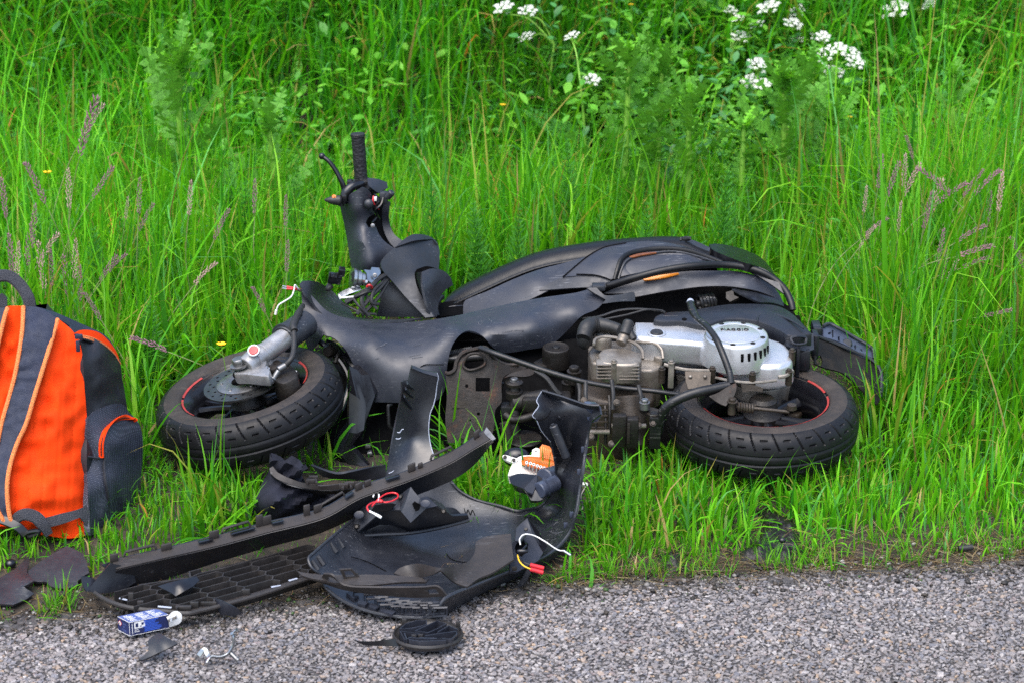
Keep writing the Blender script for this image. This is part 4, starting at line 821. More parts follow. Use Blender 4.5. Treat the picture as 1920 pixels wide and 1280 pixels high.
P_('breather_elbow', merge(blob(p1(c4, "232,722,-.25"), (.014, .014, .014)), cyl(p1(c4, "215,755,-.26"), p1(c4, "232,722,-.25"), .0125, 18)), 'head')
P_('breather_hose', merge(cyl(p1(c4, "238,705,-.25"), p1(c4, "268,610,-.23"), .0125, 20, .3), cyl(p1(c4, "250,660,-.235"), p1(c4, "300,735,-.25"), .010, 18, .3)), 'rubber')
P_('intake_hose', merge(tube(p3(c4, "205,668,-.2 150,650,-.19 90,640,-.18 40,640,-.18 0,660,-.2 -20,720,-.22"), [.013, .014, .017, .019, .019, .016], 14), *[lathe([(.0185, -.002), (.0205, 0), (.0185, .002)], p1(c4, s), (1, .1, .05), 20) for s in ("60,640,-.18", "72,640,-.18", "30,642,-.18")]), 'rubber')
P_('intake_cap', blob(p1(c4, "-12,715,-.2"), (.019, .019, .028)), 'rubber')
P_('fuel_line', tube(p3(c4, "-100,600,-.05 60,590,-.1 200,548,-.1 330,538,-.1 470,552,-.12 490,556,-.13"), .0028, 7), 'rubber')
P_('fuel_line', tube(p3(c4, "100,605,-.15 250,575,-.14 380,542,-.13 480,548,-.12"), .0022, 7), 'rubber')
P_('crankcase', merge(zt("120,470 290,440 480,470 560,520 545,585 300,600 125,560", .165, .16, .012, c=c6, seg=3), zt("300,650 345,640 440,648 525,690 500,722 400,735 290,715", .098, .10, .008, c=c6, seg=3), zt("100,580 200,600 280,640 270,700 180,690 110,650", .07, .07, .006, c=c6), cyl(p1(c6, "400,560,-.40"), p1(c6, "420,860,-.44"), .035, 20)), 'case')
P_('crankcase_rib', merge(*[tube(p3(c6, f"{x},{y},-.43 {x + 4},{y + 90},-.45 {x + 2},{y + 220},-.455"), .0035, 6) for x, y in ((135, 570), (205, 600), (262, 620), (285, 560))]), 'grime')
for s in ("492,605,-.47",): P_('stand_bolt', merge(cyl(p1(c6, "492,640,-.47"), p1(c6, "492,600,-.47"), .011, 16), hexbolt(p1(c6, "492,600,-.47"), NR, .0085, .008)), 'steel')
PN('stand_bracket', c6, "460,640 530,628 575,640 580,670 545,680 500,665", "460,640,-.46 575,640,-.47 545,680,-.49", 'grime', thick=.008)
P_('kick_bar', tube(p3(c4, "655,498,-.20 672,555,-.245 700,598,-.285 760,650,-.34 820,730,-.395 868,840,-.435 900,930,-.455 912,1000,-.465"), [.0085, .0095, .0072, .0072, .0075, .0075, .0075, .008], 14), 'bar')
P_('bar_end', blob(p1(c4, "655,496,-.20"), (.0085, .0085, .0095)), 'edge')
P_('centre_stand', merge(tube(p3(c4, "900,1018,-.465 800,1038,-.475 690,1062,-.485 590,1098,-.49 515,1142,-.49 478,1195,-.485 462,1260,-.475 455,1310,-.46"), [.0105] * 8, 14), box(p1(c6, "552,760,-.475"), (.024, .016, .085), AX, .002), box(p1(c6, "560,700,-.48"), (.03, .02, .02), AX, .003)), 'bar')
PN('stand_foot_plate', c4, "772,1085 830,1062 895,1022 944,1000 945,1040 922,1098 878,1146 840,1132", "772,1085,-.49 944,1000,-.475 945,1040,-.49 878,1146,-.51", 'rust', thick=.006)
P_('main_cable', tube(p3(FULL, "900,652,-.27 930,663,-.30 985,682,-.32 1040,700,-.345 1100,716,-.38 1160,726,-.41 1230,733,-.43 1290,742,-.43"), [.006, .0065, .0065, .0065, .0055, .0052, .0052, .0052], 12), 'bar')
for s, h in (("1151,700,-.425", .055), ("1258,703,-.44", .06)):
    p = p1(FULL, s); P_('cable_clip', merge(box(p, (.012, .004, h), AX, .001), hexbolt(p + NR * (h / 2), NR, .0055, .006)), 'head')
rb = p1(c3, "1035,985,z.215")
P_('engine_mount', merge(lathe([(.0245, 0), (.0275, .0015), (.0305, 0), (.0315, -.004), (.0315, -.045), (.029, -.048)], rb, NR, 36), lathe([(.0235, -.0005), (.026, -.001), (.026, -.01), (.018, -.012), (.010, -.008), (0, -.008)], rb, NR, 30), zt("850,1100 930,1060 1000,1075 985,1130 900,1130", .18, .014, .003, c=c3)), 'grime')
P_('mount_bolt', hexbolt(rb - NR * .008, NR, .0095, .011), 'bar')
PN('frame_plate', c5, "676,262 700,266 738,242 752,185 790,125 860,98 958,82 1000,125 1040,172 1100,202 1180,197 1258,212 1254,236 1150,262 1092,292 1076,350 1076,470 1032,530 1026,640 1000,740 900,765 690,765 672,600 682,450", "676,262,-.28 860,98,-.25 1000,125,-.26 1258,212,-.24 900,350,-.29 690,450,-.30 1076,400,-.29 700,760,-.33 1000,740,-.33", 'rust', thick=.006, res=9,
   holes=["800,200 830,142 880,124 932,134 958,170 950,205 900,232 848,242 814,228", "890,297 993,297 993,395 890,395", "812,355 818,345 830,343 838,352 836,366 824,370 815,364", "898,555 905,546 918,547 924,558 916,569 902,567", "840,604 848,596 858,600 858,610 848,614"])
P_('plate_eye_rim', tube(p3(c5, "800,200,-.275 830,142,-.27 880,124,-.268 932,134,-.27 958,170,-.272 950,205,-.275 900,232,-.28 848,242,-.28 814,228,-.278"), .0032, 7, closed=True), 'rust')
P_('plate_fold', tube(p3(c5, "676,262,-.28 700,266,-.285 738,242,-.28 752,185,-.27 790,125,-.262 860,98,-.256 958,82,-.258 1000,125,-.265 1040,172,-.26 1120,205,-.255 1200,200,-.25"), .0045, 7), 'rust')
PN('type_sticker', c5, "708,455 970,468 965,525 720,512", "708,455,-.306 970,468,-.299 965,525,-.304 720,512,-.310", 'case', thick=.001, rnd=False)
P_('mount_post', merge(cyl(p1(c5, "1172,740,-.31"), p1(c5, "1170,350,-.28"), .0125, 20), lathe([(.020, -.004), (.0205, .003), (.016, .006)], p1(c5, "1168,335,-.28"), NR, 24), lathe([(.019, 0), (.019, .016), (.014, .018)], p1(c5, "1168,440,-.285"), NR, 24), lathe([(0, 0), (.038, 0), (.040, .003), (.038, .006), (0, .006)], p1(c5, "1240,745,-.33"), NR, 28), box(p1(c5, "1400,470,-.29"), (.11, .05, .035), AX, .006), cyl(p1(c5, "1150,480,-.29"), p1(c5, "1420,440,-.28"), .021, 20)), 'grime')
P_('post_bolt', hexbolt(p1(c5, "1168,322,-.28"), NR, .0095, .008), 'steel')
P_('cross_member', cyl(p1(c5, "690,165,-.2"), p1(c5, "1010,140,-.2"), .010, 16), 'bar'); P_('frame_stay', box(p1(c5, "1120,660,-.28"), (.03, .03, .12), AX, .003), 'bar')
P_('coil_cable', coil(p1(c5, "690,130,-.2"), p1(c5, "860,95,-.18"), .0065, .0016, 14), 'bar')
# black tangle behind the front wheel
PN('splash_guard_shade', FULL, "630,690 690,735 845,735 850,850 770,905 660,880 600,830 590,790", "630,690,-.1 690,735,-.14 845,735,-.18 850,850,-.22 770,905,-.3 600,830,-.25", 'dark', thick=.01, res=20)  # one dark sheet for black plastic and the shadow around it
P_('corrugated_hose', merge(*[lathe([(.0115, -.0018), (.0145, 0), (.0115, .0018)], p1(c5, f"{30 + i * 6.6},{480 - i * 8},-.24"), p1(c5, "120,380,-.24") - p1(c5, "30,480,-.24"), 18) for i in range(15)]), 'bar')
P_('hanging_rod', tube(p3(c5, "285,490,-.26 262,500,-.265 262,560,-.27 268,640,-.275 290,668,-.27"), .0042, 8), 'bar')
def crumple():
    rows = []; rnd = random.Random(4)
    for i, (x, y) in enumerate([(690, 690), (700, 740), (690, 800), (668, 840), (690, 870), (720, 888)]):
        c_ = PY(x - 20, y, -.24 - i * .02); rows.append([c_ + Vector((.03 * math.cos(a) * rnd.uniform(.5, 1.2), .02 * math.sin(a) * rnd.uniform(.4, 1.2), .012 * math.sin(a * 2 + i))) for a in np.linspace(0, 6.283, 13)[:-1]])
    return loft(rows, closed=True)
P_('crumpled_gaiter', crumple(), 'gloss', angle=20)
for s, r in (("600,640,-.1 640,680,-.12 655,720,-.15 640,770,-.2", .007), ("650,660,-.12 680,700,-.16 690,760,-.2 670,850,-.24", .0055), ("630,650,-.08 665,690,-.14 700,720,-.16 780,760,-.2", .008)): P_('underbody_hose', tube(p3(FULL, s), r, 9), 'gloss')
P_('hose_clamp', merge(cyl(p1(FULL, "690,850,-.27"), p1(FULL, "698,848,-.27"), .008, 12), box(p1(FULL, "690,835,-.28"), (.012, .01, .008), None, .001)), 'steel')
# fork yoke and bush seen under the belly panel's cut-out
P_('steering_bush', merge(lathe([(.006, .004), (.011, .004), (.013, 0), (.016, -.004), (.016, -.02)], p1(c2, "1135,410,-.13"), (-.3, -.9, .1), 20), tube(p3(c2, "1120,360,-.1 1170,380,-.1 1190,430,-.11 1180,480,-.12"), .009, 10)), 'grime')
# rear brake linkage under the gear case
lk = p1(c4, "1000,1160,-.50")
P_('linkage_spring', coil(p1(c4, "955,1150,-.50"), p1(c4, "1060,1165,-.50"), .0085, .0028, 6), 'case')
P_('linkage_pin', merge(cyl(p1(c4, "920,1100,-.5"), p1(c4, "915,1200,-.5"), .0085, 14), hexbolt(p1(c4, "920,1118,-.505"), NR, .0085, .008)), 'case')
P_('brake_linkage', merge(cyl(p1(c4, "945,1150,-.50"), p1(c4, "1280,1185,-.50"), .0042, 10), ztop(c4, "1230,1150 1320,1145 1368,1180 1340,1205 1250,1195", .11, .014, NR, .004)), 'case')
P_('axle_drum', merge(lathe([(0, .03), (.03, .03), (.04, .026), (.048, .012), (.05, -.02)], RC + Vector((.0, -.02, -.035)), NR, 32)), 'case')
P_('axle_nut', merge(lathe([(0, .012), (.010, .010), (.011, 0)], p1(c4, "1295,1165,-.5"), NR, 14)), 'case')
# tail: mud flap and number plate carrier
PN('knee_gap_shade', c1, "1640,870 1720,850 1800,900 1790,1165 1740,1165 1680,1010", "1640,870,.16 1800,900,.17 1740,1165,.10 1790,1165,.11", 'dark', thick=.01, res=20)  # dark sheet added behind the knee panel's opening as painted shade
for L_, o_ in (("-150,335 -60,258 20,195 120,145 250,120", .008), ("-65,318 40,322 100,335 155,356", .008), ("155,354 210,338 300,318 500,283 700,256 850,238", .008), ("310,465 500,430 700,402 850,396 960,405 1080,428 1180,465", .004)):
    P_('panel_seam', tube([PK(x, y, float(TAIL([(x, y)])[0]) - o_) for x, y in xy(c4, L_)], .0016, 5, 4), 'dark')
for s_ in ("410,785 418,805", "440,770 445,800", "500,760 508,775", "515,770 520,790", "570,870 580,885", "600,868 690,852 780,850", "760,858 900,900", "500,690 560,676", "640,640 700,618", "760,596 840,580"):
    P_('scuff', tube([PK(x, y, float(Depth(BCT)([(x, y)])[0]) - .0016) for x, y in xy(c3, s_)], .0005, 4, 3), 'scuff')
for s_ in ("1425,395 1490,360", "1440,385 1485,370", "1620,440 1690,425", "1640,450 1705,440", "1650,380 1700,365", "1420,455 1440,450"):
    P_('scuff', tube([PK(x, y, float(Depth(BCT)([(x, y)])[0]) - .0016) for x, y in xy(c2, s_)], .0005, 4, 3), 'scuff')
# clutter round the engine
for s_ in ("150,480,-.42 150,560,-.44 160,640,-.45", "300,470,-.43 310,560,-.45 306,640,-.46", "455,500,-.44 470,560,-.455 470,600,-.46"): P_('engine_hose', tube(p3(c6, s_), .0045, 8), 'rubber')
for s_ in ("140,590,-.455", "205,700,-.475", "330,600,-.46", "455,735,-.48", "300,840,-.48", "180,800,-.478", "540,720,-.488"): P_('case_bolt', hexbolt(p1(c6, s_), (0, -.85, .5), .0055, .005), 'case')
for i_ in range(5): P_('crankcase_rib', box(p1(c6, f"230,{610 + i_ * 34},-.452"), (.036, .006, .0035), AX, .001), 'case')
P_('oil_pan_flange', merge(box(p1(c6, "215,770,-.462"), (.055, .012, .006), AX, .001), box(p1(c6, "400,735,-.468"), (.075, .012, .006), AX, .001)), 'head')
P_('side_block', merge(box(p1(c6, "345,760,-.475"), (.030, .02, .075), AX, .003), box(p1(c6, "420,770,-.478"), (.026, .024, .07), AX, .004)), 'grime')
P_('rust_streak', box(p1(c6, "398,780,-.4925"), (.006, .002, .05), AX, .0005), 'rust')
P_('mount_arm', tube(p3(c5, "1100,560,-.30 1160,600,-.31 1240,590,-.32 1330,560,-.31"), .009, 10), 'grime')
P_('lower_tube', tube(p3(c5, "1100,620,-.34 1120,740,-.345 1130,860,-.35"), .012, 12), 'rust')
P_('rusty_bracket', relief(c5, "1255,236 1300,225 1330,240 1300,275 1240,290 1150,285 1092,300 1150,262", "1255,236,-.25 1330,240,-.24 1240,290,-.27 1092,300,-.285", .005, res=12), 'rust')
for s_ in ("1320,250,-.25 1400,300,-.27 1460,380,-.285 1500,420,-.29", "1590,230,-.22 1620,300,-.25 1640,380,-.28 1640,470,-.30", "1080,330,-.26 1060,420,-.26 1080,520,-.27"): P_('engine_hose', tube(p3(c5, s_), .0055, 8), 'rubber')
for s_ in ("1600,250,z.19", "1560,330,z.16"): P_('mount_nut', merge(hexbolt(p1(c5, s_), NR, .012, .012), cyl(p1(c5, s_) - NR * .03, p1(c5, s_), .015, 16)), 'grime')
PN('mud_flap', c4, "1438,700 1470,705 1560,748 1650,785 1760,832 1822,872 1858,930 1864,1010 1858,1090 1835,1140 1805,1120 1720,1030 1620,940 1500,905 1440,880", "1438,700,-.13 1560,748,-.12 1760,832,-.12 1858,930,-.14 1835,1140,-.22 1700,1000,-.20 1440,880,-.2 1600,870,-.155", 'flap', thick=.004, res=12, holes=["1455,830 1478,828 1490,860 1482,892 1462,890 1450,862"])
P_('flap_edge', tube(p3(c4, "1438,700,-.133 1560,748,-.124 1650,785,-.124 1760,832,-.125 1822,872,-.132 1858,930,-.145 1864,1010,-.17 1856,1090,-.2"), .004, 7), 'plastic')
PN('plate_carrier', c4, "1494,645 1530,628 1590,655 1690,712 1780,765 1808,795 1812,850 1780,842 1700,798 1590,742 1496,712", "1494,645,-.10 1530,628,-.08 1690,712,-.085 1808,795,-.095 1812,850,-.125 1590,742,-.125 1496,712,-.13", 'blueplastic', thick=.014, res=10, holes=["1522,690 1540,680 1548,690 1530,700", "1548,672 1558,670 1560,716 1550,720", "1586,712 1598,710 1600,740 1588,738", "1690,765 1702,762 1704,790 1692,788", "1726,785 1740,790 1746,805 1732,800"])
P_('carrier_rim', tube(p3(c4, "1494,647,-.108 1530,630,-.09 1590,657,-.092 1690,714,-.094 1780,767,-.10 1809,797,-.104 1813,850,-.13"), .004, 8), 'plastic')
P_('carrier_boss', lathe([(0, .004), (.010, .004), (.012, 0)], p1(c4, "1645,755,-.118"), (-.2, -.9, .3), 18), 'plastic')
P_('tail_arm', merge(box(p1(c4, "1450,670,-.10"), (.02, .05, .03), AX, .004), box(p1(c4, "1440,760,-.16"), (.014, .04, .06), AX, .004)), 'inner')
# ------------------------------------------------------------------ broken bodywork on the verge and the road
def sheet(rows, thick, n=6, toward=None):
    R = [crom(r, n) for r in rows]; m = len(R[0]); V = [p for r in R for p in r]; T = []
    for i in range(len(R) - 1):
        for j in range(m - 1): a = i * m + j; T += [(a, a + 1, a + m + 1), (a, a + m + 1, a + m)]
    cen = sum(V, Vector()) / len(V); return thicken(V, T, toward or (CAM - cen).normalized(), thick)
def wall(P, h, th, closed=False, n=0):
    Q = crom(P, n, closed) if n else [Vector(p) for p in P]; m = len(Q); V, Fc = [], []
    for i in range(m):
        a = Q[(i - 1) % m] if (closed or i) else Q[0]; b = Q[(i + 1) % m] if (closed or i < m - 1) else Q[-1]; d = b - a; s = Vector((-d.y, d.x, 0)).normalized() * th / 2
        V += [Q[i] + s, Q[i] - s, Q[i] - s - Vector((0, 0, h)), Q[i] + s - Vector((0, 0, h))]
    for i in range(m if closed else m - 1):
        a, b = i * 4, ((i + 1) % m) * 4
        for k in range(4): l = (k + 1) % 4; Fc.append((a + k, a + l, b + l, b + k))
    if not closed: Fc += [(3, 2, 1, 0), (m * 4 - 4, m * 4 - 3, m * 4 - 2, m * 4 - 1)]
    return V, Fc

# ---- big front fairing lying hollow side up
FA = root('front_fairing', 'big broken black front fairing lying hollow side up with a tall horn', 'fairing', (-.05, -.9, 0))
FP = lambda n, vf, m, par=None, **k: ob(n, vf, M[m], par or FA, **k)
def FN(n, c, o, ct, m, par=None, **k): return pan(n, c, o, ct, M[m], par or FA, **k)
SHC = ctl(c7, "470,880,z.03 700,1003,z.012 980,1036,z.008 1060,1000,z.028 1085,935,z.052 1250,862,z.047 1400,800,z.042 1540,745,z.036 1700,620,z.05 1750,502,z.10 1796,231,z.2 1880,-30,z.30 1582,-133,z.31 1700,-60,z.29 1553,-60,z.30 1640,200,z.18 1730,200,z.16 1603,431,z.06 1680,480,z.05 1450,486,z.045 1250,432,z.055 1110,330,z.09 640,470,z.08 380,730,z.075 500,620,z.078 900,680,z.02 1300,620,z.018 620,740,z.03 800,800,z.02 1100,820,z.015 1000,450,z.055 1500,600,z.025")
SHO = "380,730 410,698 520,603 600,535 640,470 760,400 900,345 1020,325 1110,330 1160,385 1250,432 1370,462 1450,486 1496,478 1561,467 1603,431 1639,360 1653,274 1646,210 1625,131 1582,81 1561,39 1532,-1 1564,-54 1553,-83 1582,-133 1675,-104 1803,-61 1875,-54 1882,-11 1832,31 1811,124 1796,231 1775,374 1753,502 1720,600 1640,690 1540,745 1400,800 1250,862 1085,935 1058,1010 980,1036 850,1030 700,1005 560,950 470,880 440,810 395,775"
SH = Depth(SHC)
FN('shell', c7, SHO, SH, 'shellin', thick=.004, res=12, extra=lambda V: (vnoise(V[:, 0], V[:, 1], .02, 30) - .5) * .008)
FN('outer_flank', c7, "1052,1022 1082,937 1250,864 1400,802 1540,747 1640,692 1720,602 1722,640 1640,735 1480,815 1300,897 1150,975 1080,1022", "1052,1022,z.006 1082,937,z.05 1250,864,z.045 1400,802,z.04 1540,747,z.034 1720,602,z.048 1640,735,z.005 1480,815,z.002 1300,897,z.002 1150,975,z.002", 'plastic', thick=.004, res=12)
FP('rim_edge', tube([PK(x, y, float(SH([(x, y)])[0]) - .002) for x, y in xy(c7, "1052,1010 1082,937 1250,862 1400,800 1540,745 1640,690 1720,600 1753,502 1775,374 1796,231 1811,124 1832,31")], .0028, 7), 'plastic')
FP('rim_edge', tube([PK(x, y, float(SH([(x, y)])[0]) - .001) for x, y in xy(c7, "1110,330 1160,385 1250,432 1370,462 1450,486 1496,478 1561,467 1603,431 1639,360 1653,274 1646,210")], .0032, 7), 'plastic')
FP('rim_edge', tube([PK(x, y, float(SH([(x, y)])[0]) - .001) for x, y in xy(c7, "470,880 560,950 700,1005 850,1030 980,1036 1040,1025")], .003, 7), 'plastic')
FP('rim_edge', tube([PK(x, y, float(SH([(x, y)])[0]) - .001) for x, y in xy(c7, "440,810 395,775 380,730 410,698 520,603 600,535")], .003, 7), 'plastic')
FP('top_flange', sheet([p3(c5, "1365,392,z.318 1500,432,z.318 1680,492,z.318 1780,500,z.318"), p3(c5, "1372,415,z.300 1500,460,z.298 1680,520,z.296 1775,525,z.296")], .003), 'plastic')
FN('end_lug', c5, "1685,488 1760,484 1782,500 1795,560 1770,605 1720,625 1700,600 1730,560 1690,530", "1685,488,-.80 1782,500,-.79 1795,560,-.79 1720,625,-.79", 'blueplastic', thick=.012)
FP('torn_edge', tube([PK(x, y, float(SH([(x, y)])[0]) - .0015) for x, y in xy(c7, "1582,-133 1553,-83 1564,-54 1540,-20 1532,-1 1552,18 1561,39 1582,81 1625,131")], .0009, 5, 3), 'edge')
FP('fixing_peg', merge(cyl(p1(c5, "1448,640,-.80"), p1(c5, "1545,870,-.80"), .0088, 18, .2), lathe([(0, .0006), (.0042, .0006), (.0042, -.002)], p1(c5, "1444,632,-.802"), p1(c5, "1448,640,-.80") - p1(c5, "1545,870,-.80"), 6)), 'plastic')
[FP('stress_mark', tube([PK(x, y, float(SH([(x, y)])[0]) - .003) for x, y in xy(c7, s)], .0009, 4, 4), 'dark') for s in ("1540,10 1560,20 1590,15 1615,-5 1625,-30", "1690,-5 1700,2", "1665,10 1672,20", "1180,470 1190,500 1200,478 1212,505 1222,480 1236,508", "1090,705 1110,730 1150,745 1195,748", "600,722 680,745 780,795")]
for s in ("1690,-5 1697,0", "1668,0 1673,6", "1640,560 1665,535 1670,515", "1620,590 1650,600 1690,590", "1480,590 1520,585"): FP('scuff', tube([PK(x, y, float(SH([(x, y)])[0]) - .003) for x, y in xy(c7, s)], .0009, 4, 4), 'scuff')
for x, y in ((1775, 285), (1735, 505), (1705, 560), (1795, 170)): FP('clip_slot', box(PK(*xy(c7, f"{x},{y}")[0], float(SH([xy(c7, f'{x},{y}')[0]])[0]) - .004), (.010, .004, .013), None, .001), 'blueplastic')
# ribs moulded inside the left rim
for x, y in ((505, 640), (540, 615), (410, 730), (440, 705)):
    q = xy(c7, f"{x},{y}")[0]; k0 = float(SH([q])[0]); q2 = xy(c7, f"{x + 34},{y + 48}")[0]
    FP('rib', sheet([[PK(*q, k0 - .002), PK(*q2, float(SH([q2])[0]) - .002)], [PK(q[0] - 3, q[1] + 2, k0 - .012), PK(q2[0] - 3, q2[1] + 2, float(SH([q2])[0]) - .016)]], .006, 2), 'plastic')
# grille of small cells inside the nose
def cells():
    L = []
    for r in range(4):
        for k in range(9):
            t = k / 8; x = 590 + 440 * t + r * 14; y = 905 + 75 * t + r * 24 - 34 * t * r * .35 + 18 * math.sin(t * 3.1)
            if (x < 640 + r * 65) or y > 1015 - 10 * (1 - t): continue
            q = xy(c7, f"{x},{y}")[0]; c_ = PK(*q, float(SH([q])[0]) - .010); u = Vector((1, .10, 0)).normalized(); v = Vector((0, 0.35, .94)); w_, h_ = .0125, .0075
            ring = [c_ + u * a + v * b for a, b in ((-w_, -h_), (w_, -h_), (w_, h_), (-w_, h_))]
            L.append(tube(ring, .0028, 4, 0, closed=True))
    return L
for vf in cells(): FP('grille_cell', vf, 'mountgrey_and_lit')
for s in ("575,905 600,900 640,925 612,935", "640,940 690,955 670,970 630,960", "700,958 745,975 725,990 690,975", "755,985 830,1000 810,1018 745,1000"): FN('grille_cell', c7, s, Off(SH, -.012), 'mountgrey_and_lit', thick=.006, rnd=False)
FP('nose_screw', merge(lathe([(0, .003), (.004, .004), (.007, .003), (.0085, 0)], PK(*xy(c7, "1028,985")[0], float(SH([xy(c7, "1028,985")[0]])[0]) - .014), (.2, -.8, .5), 16)), 'gloss')
FP('nose_boss', box(PK(*xy(c7, "1042,968")[0], float(SH([xy(c7, "1042,968")[0]])[0]) - .006), (.018, .010, .016), None, .002), 'mountgrey_and_lit')
# headlight bracket: facets of a black angular block, lit ones painted in paler blacks
HB = FN('lamp_bracket', c7, "635,592 762,482 850,482 905,548 985,472 1040,462 1122,512 1200,507 1206,530 905,592 640,602", "635,592,z.055 762,482,z.10 850,482,z.10 905,548,z.075 985,472,z.10 1040,462,z.10 1122,512,z.07 1206,530,z.05 905,592,z.04 640,602,z.045", 'inner', thick=.006, rnd=False, res=20)
for o, ct, m in (("612,545 640,470 700,432 850,402 850,480 762,482 635,590", "612,545,z.07 640,470,z.09 700,432,z.11 850,402,z.12 850,480,z.105 762,482,z.105 635,590,z.06", 'plastic'),
                 ("905,362 952,420 905,546 850,480", "905,362,z.145 952,420,z.125 905,546,z.08 850,480,z.105", 'mountgrey_and_lit'), ("905,362 850,402 850,480", "905,362,z.145 850,402,z.12 850,480,z.106", 'plastic'),
                 ("952,420 990,410 1042,460 985,472 905,546", "952,420,z.125 990,410,z.12 1042,460,z.105 985,472,z.105 905,546,z.08", 'mountgrey_and_lit'), ("990,410 1060,440 1120,508 1042,460", "990,410,z.12 1060,440,z.10 1120,508,z.07 1042,460,z.105", 'plastic')):
    pan('bracket_face', c7, o, ct, M[m], HB, thick=.004, rnd=False, res=20)
pan('bracket_hole', c7, "912,450 925,436 940,446 958,452 950,480 930,488", "912,450,z.121 940,446,z.124 958,452,z.12 930,488,z.105", M['dark'], HB, thick=.001)
pan('bracket_hole', c7, "690,500 720,455 800,445 830,450 800,480 740,490", "690,500,z.105 720,455,z.113 830,450,z.116 740,490,z.108", M['dark'], HB, thick=.001)
for s in ("640,505,z.093", "980,448,z.117"): ob('bracket_dimple', lathe([(.008, .0006), (.0098, .0012), (.0105, 0)], p1(c7, s), (0, -.4, .9), 18), M['mountgrey_and_lit'], HB)
for s in ("852,415,z.122", "1075,490,z.095", "628,568,z.068"): ob('bracket_screw', merge(lathe([(0, .003), (.003, .003), (.004, .001), (.004, 0)], p1(c7, s), (-.1, -.7, .6), 12), box(p1(c7, s) - Vector((0, -.003, 0)), (.010, .004, .009), None, .001)), M['grime'], HB)
FN('bracket_end', c7, "1040,468 1128,470 1165,500 1130,530 1050,535", "1040,468,z.085 1128,470,z.075 1165,500,z.06 1050,535,z.06", 'inner', thick=.01)
FP('bracket_lip', tube(p3(c7, "560,605,z.05 640,612,z.046 760,606,z.044 905,598,z.042 1060,570,z.042 1206,532,z.05"), .0045, 8), 'inner')
FP('lamp_lead', tube(p3(c7, "690,488,z.12 682,462,z.125 720,440,z.125 790,440,z.125 835,420,z.125 838,400,z.125 810,392,z.127 770,402,z.127 735,430,z.126 705,462,z.12"), .0018, 8), 'red')
FP('lead_joint', blob(p1(c7, "752,436,z.128"), (.005, .004, .004)), 'red')
FP('lamp_terminal', tube(p3(c7, "738,432,z.126 742,405,z.126 728,382,z.126 712,412,z.126"), .0017, 7), 'white')
FP('lamp_terminal', merge(cyl(p1(c7, "692,486,z.12"), p1(c7, "725,503,z.115"), .0024, 10), cyl(p1(c7, "725,503,z.115"), p1(c7, "755,520,z.11"), .003, 10)), 'white')
# right-hand lamp bracket with its wires
RB = FN('wing_bracket', c7, "1418,795 1412,662 1442,640 1450,572 1478,545 1505,522 1545,605 1592,690 1560,742 1450,800", "1418,795,z.045 1412,662,z.07 1450,572,z.085 1505,522,z.095 1592,690,z.05 1560,742,z.04", 'mountgrey_and_lit', thick=.006, rnd=False, res=16, holes=["1442,668 1462,640 1490,632 1510,655 1505,690 1475,722 1445,700"])
pan('bracket_face', c7, "1505,522 1560,585 1608,668 1592,690 1545,605", "1505,522,z.095 1608,668,z.05 1592,690,z.052 1545,605,z.075", M['gloss'], RB, thick=.004, rnd=False)
pan('bracket_face', c7, "1450,572 1478,560 1500,600 1470,640 1442,640", "1450,572,z.092 1478,560,z.098 1500,600,z.092 1442,640,z.08", M['plastic'], RB, thick=.004, rnd=False)
pan('bracket_hole', c7, "1436,664 1460,634 1494,626 1516,655 1508,696 1472,730 1440,706", "1436,664,z.062 1494,626,z.066 1508,696,z.05 1440,706,z.05", M['dark'], RB, thick=.001)
ob('bracket_screw', merge(lathe([(0, .003), (.003, .003), (.004, 0)], p1(c7, "1498,580,z.098"), (-.1, -.7, .6), 12), box(p1(c7, "1438,782,z.052"), (.010, .004, .009), None, .001)), M['grime'], RB)
FP('wing_lead', tube(p3(c7, "1470,660,z.08 1466,630,z.09 1490,606,z.10 1540,612,z.095 1600,645,z.085 1660,685,z.07 1692,690,z.066"), .0013, 8), 'white')
FP('wing_terminal', cyl(p1(c7, "1690,690,z.066"), p1(c7, "1728,714,z.058"), .0032, 10), 'zinc')
FP('wing_lead', merge(tube(p3(c7, "1490,640,z.07 1500,660,z.075 1475,690,z.07 1455,705,z.07"), .0024, 7), blob(p1(c7, "1480,693,z.072"), (.012, .005, .005))), 'gloss')
FP('wing_lead', tube(p3(c7, "1455,712,z.07 1465,745,z.068 1490,770,z.065 1525,785,z.06"), .0014, 8), 'yellow')
FP('wing_lead', tube(p3(c7, "1460,715,z.07 1480,745,z.068 1505,758,z.066 1525,765,z.064"), .0017, 8), 'gloss')
FP('wing_plug', cyl(p1(c7, "1520,763,z.066"), p1(c7, "1590,780,z.058"), .0042, 12, .25), 'red')
FP('wing_plug', cyl(p1(c7, "1520,785,z.060"), p1(c7, "1587,803,z.052"), .0042, 12, .25), 'red')
FN('wing_tab', c7, "1455,868 1478,830 1505,780 1520,788 1510,815 1485,865 1462,876", "1455,868,z.004 1505,780,z.04 1520,788,z.04 1462,876,z.002", 'plastic', thick=.004)
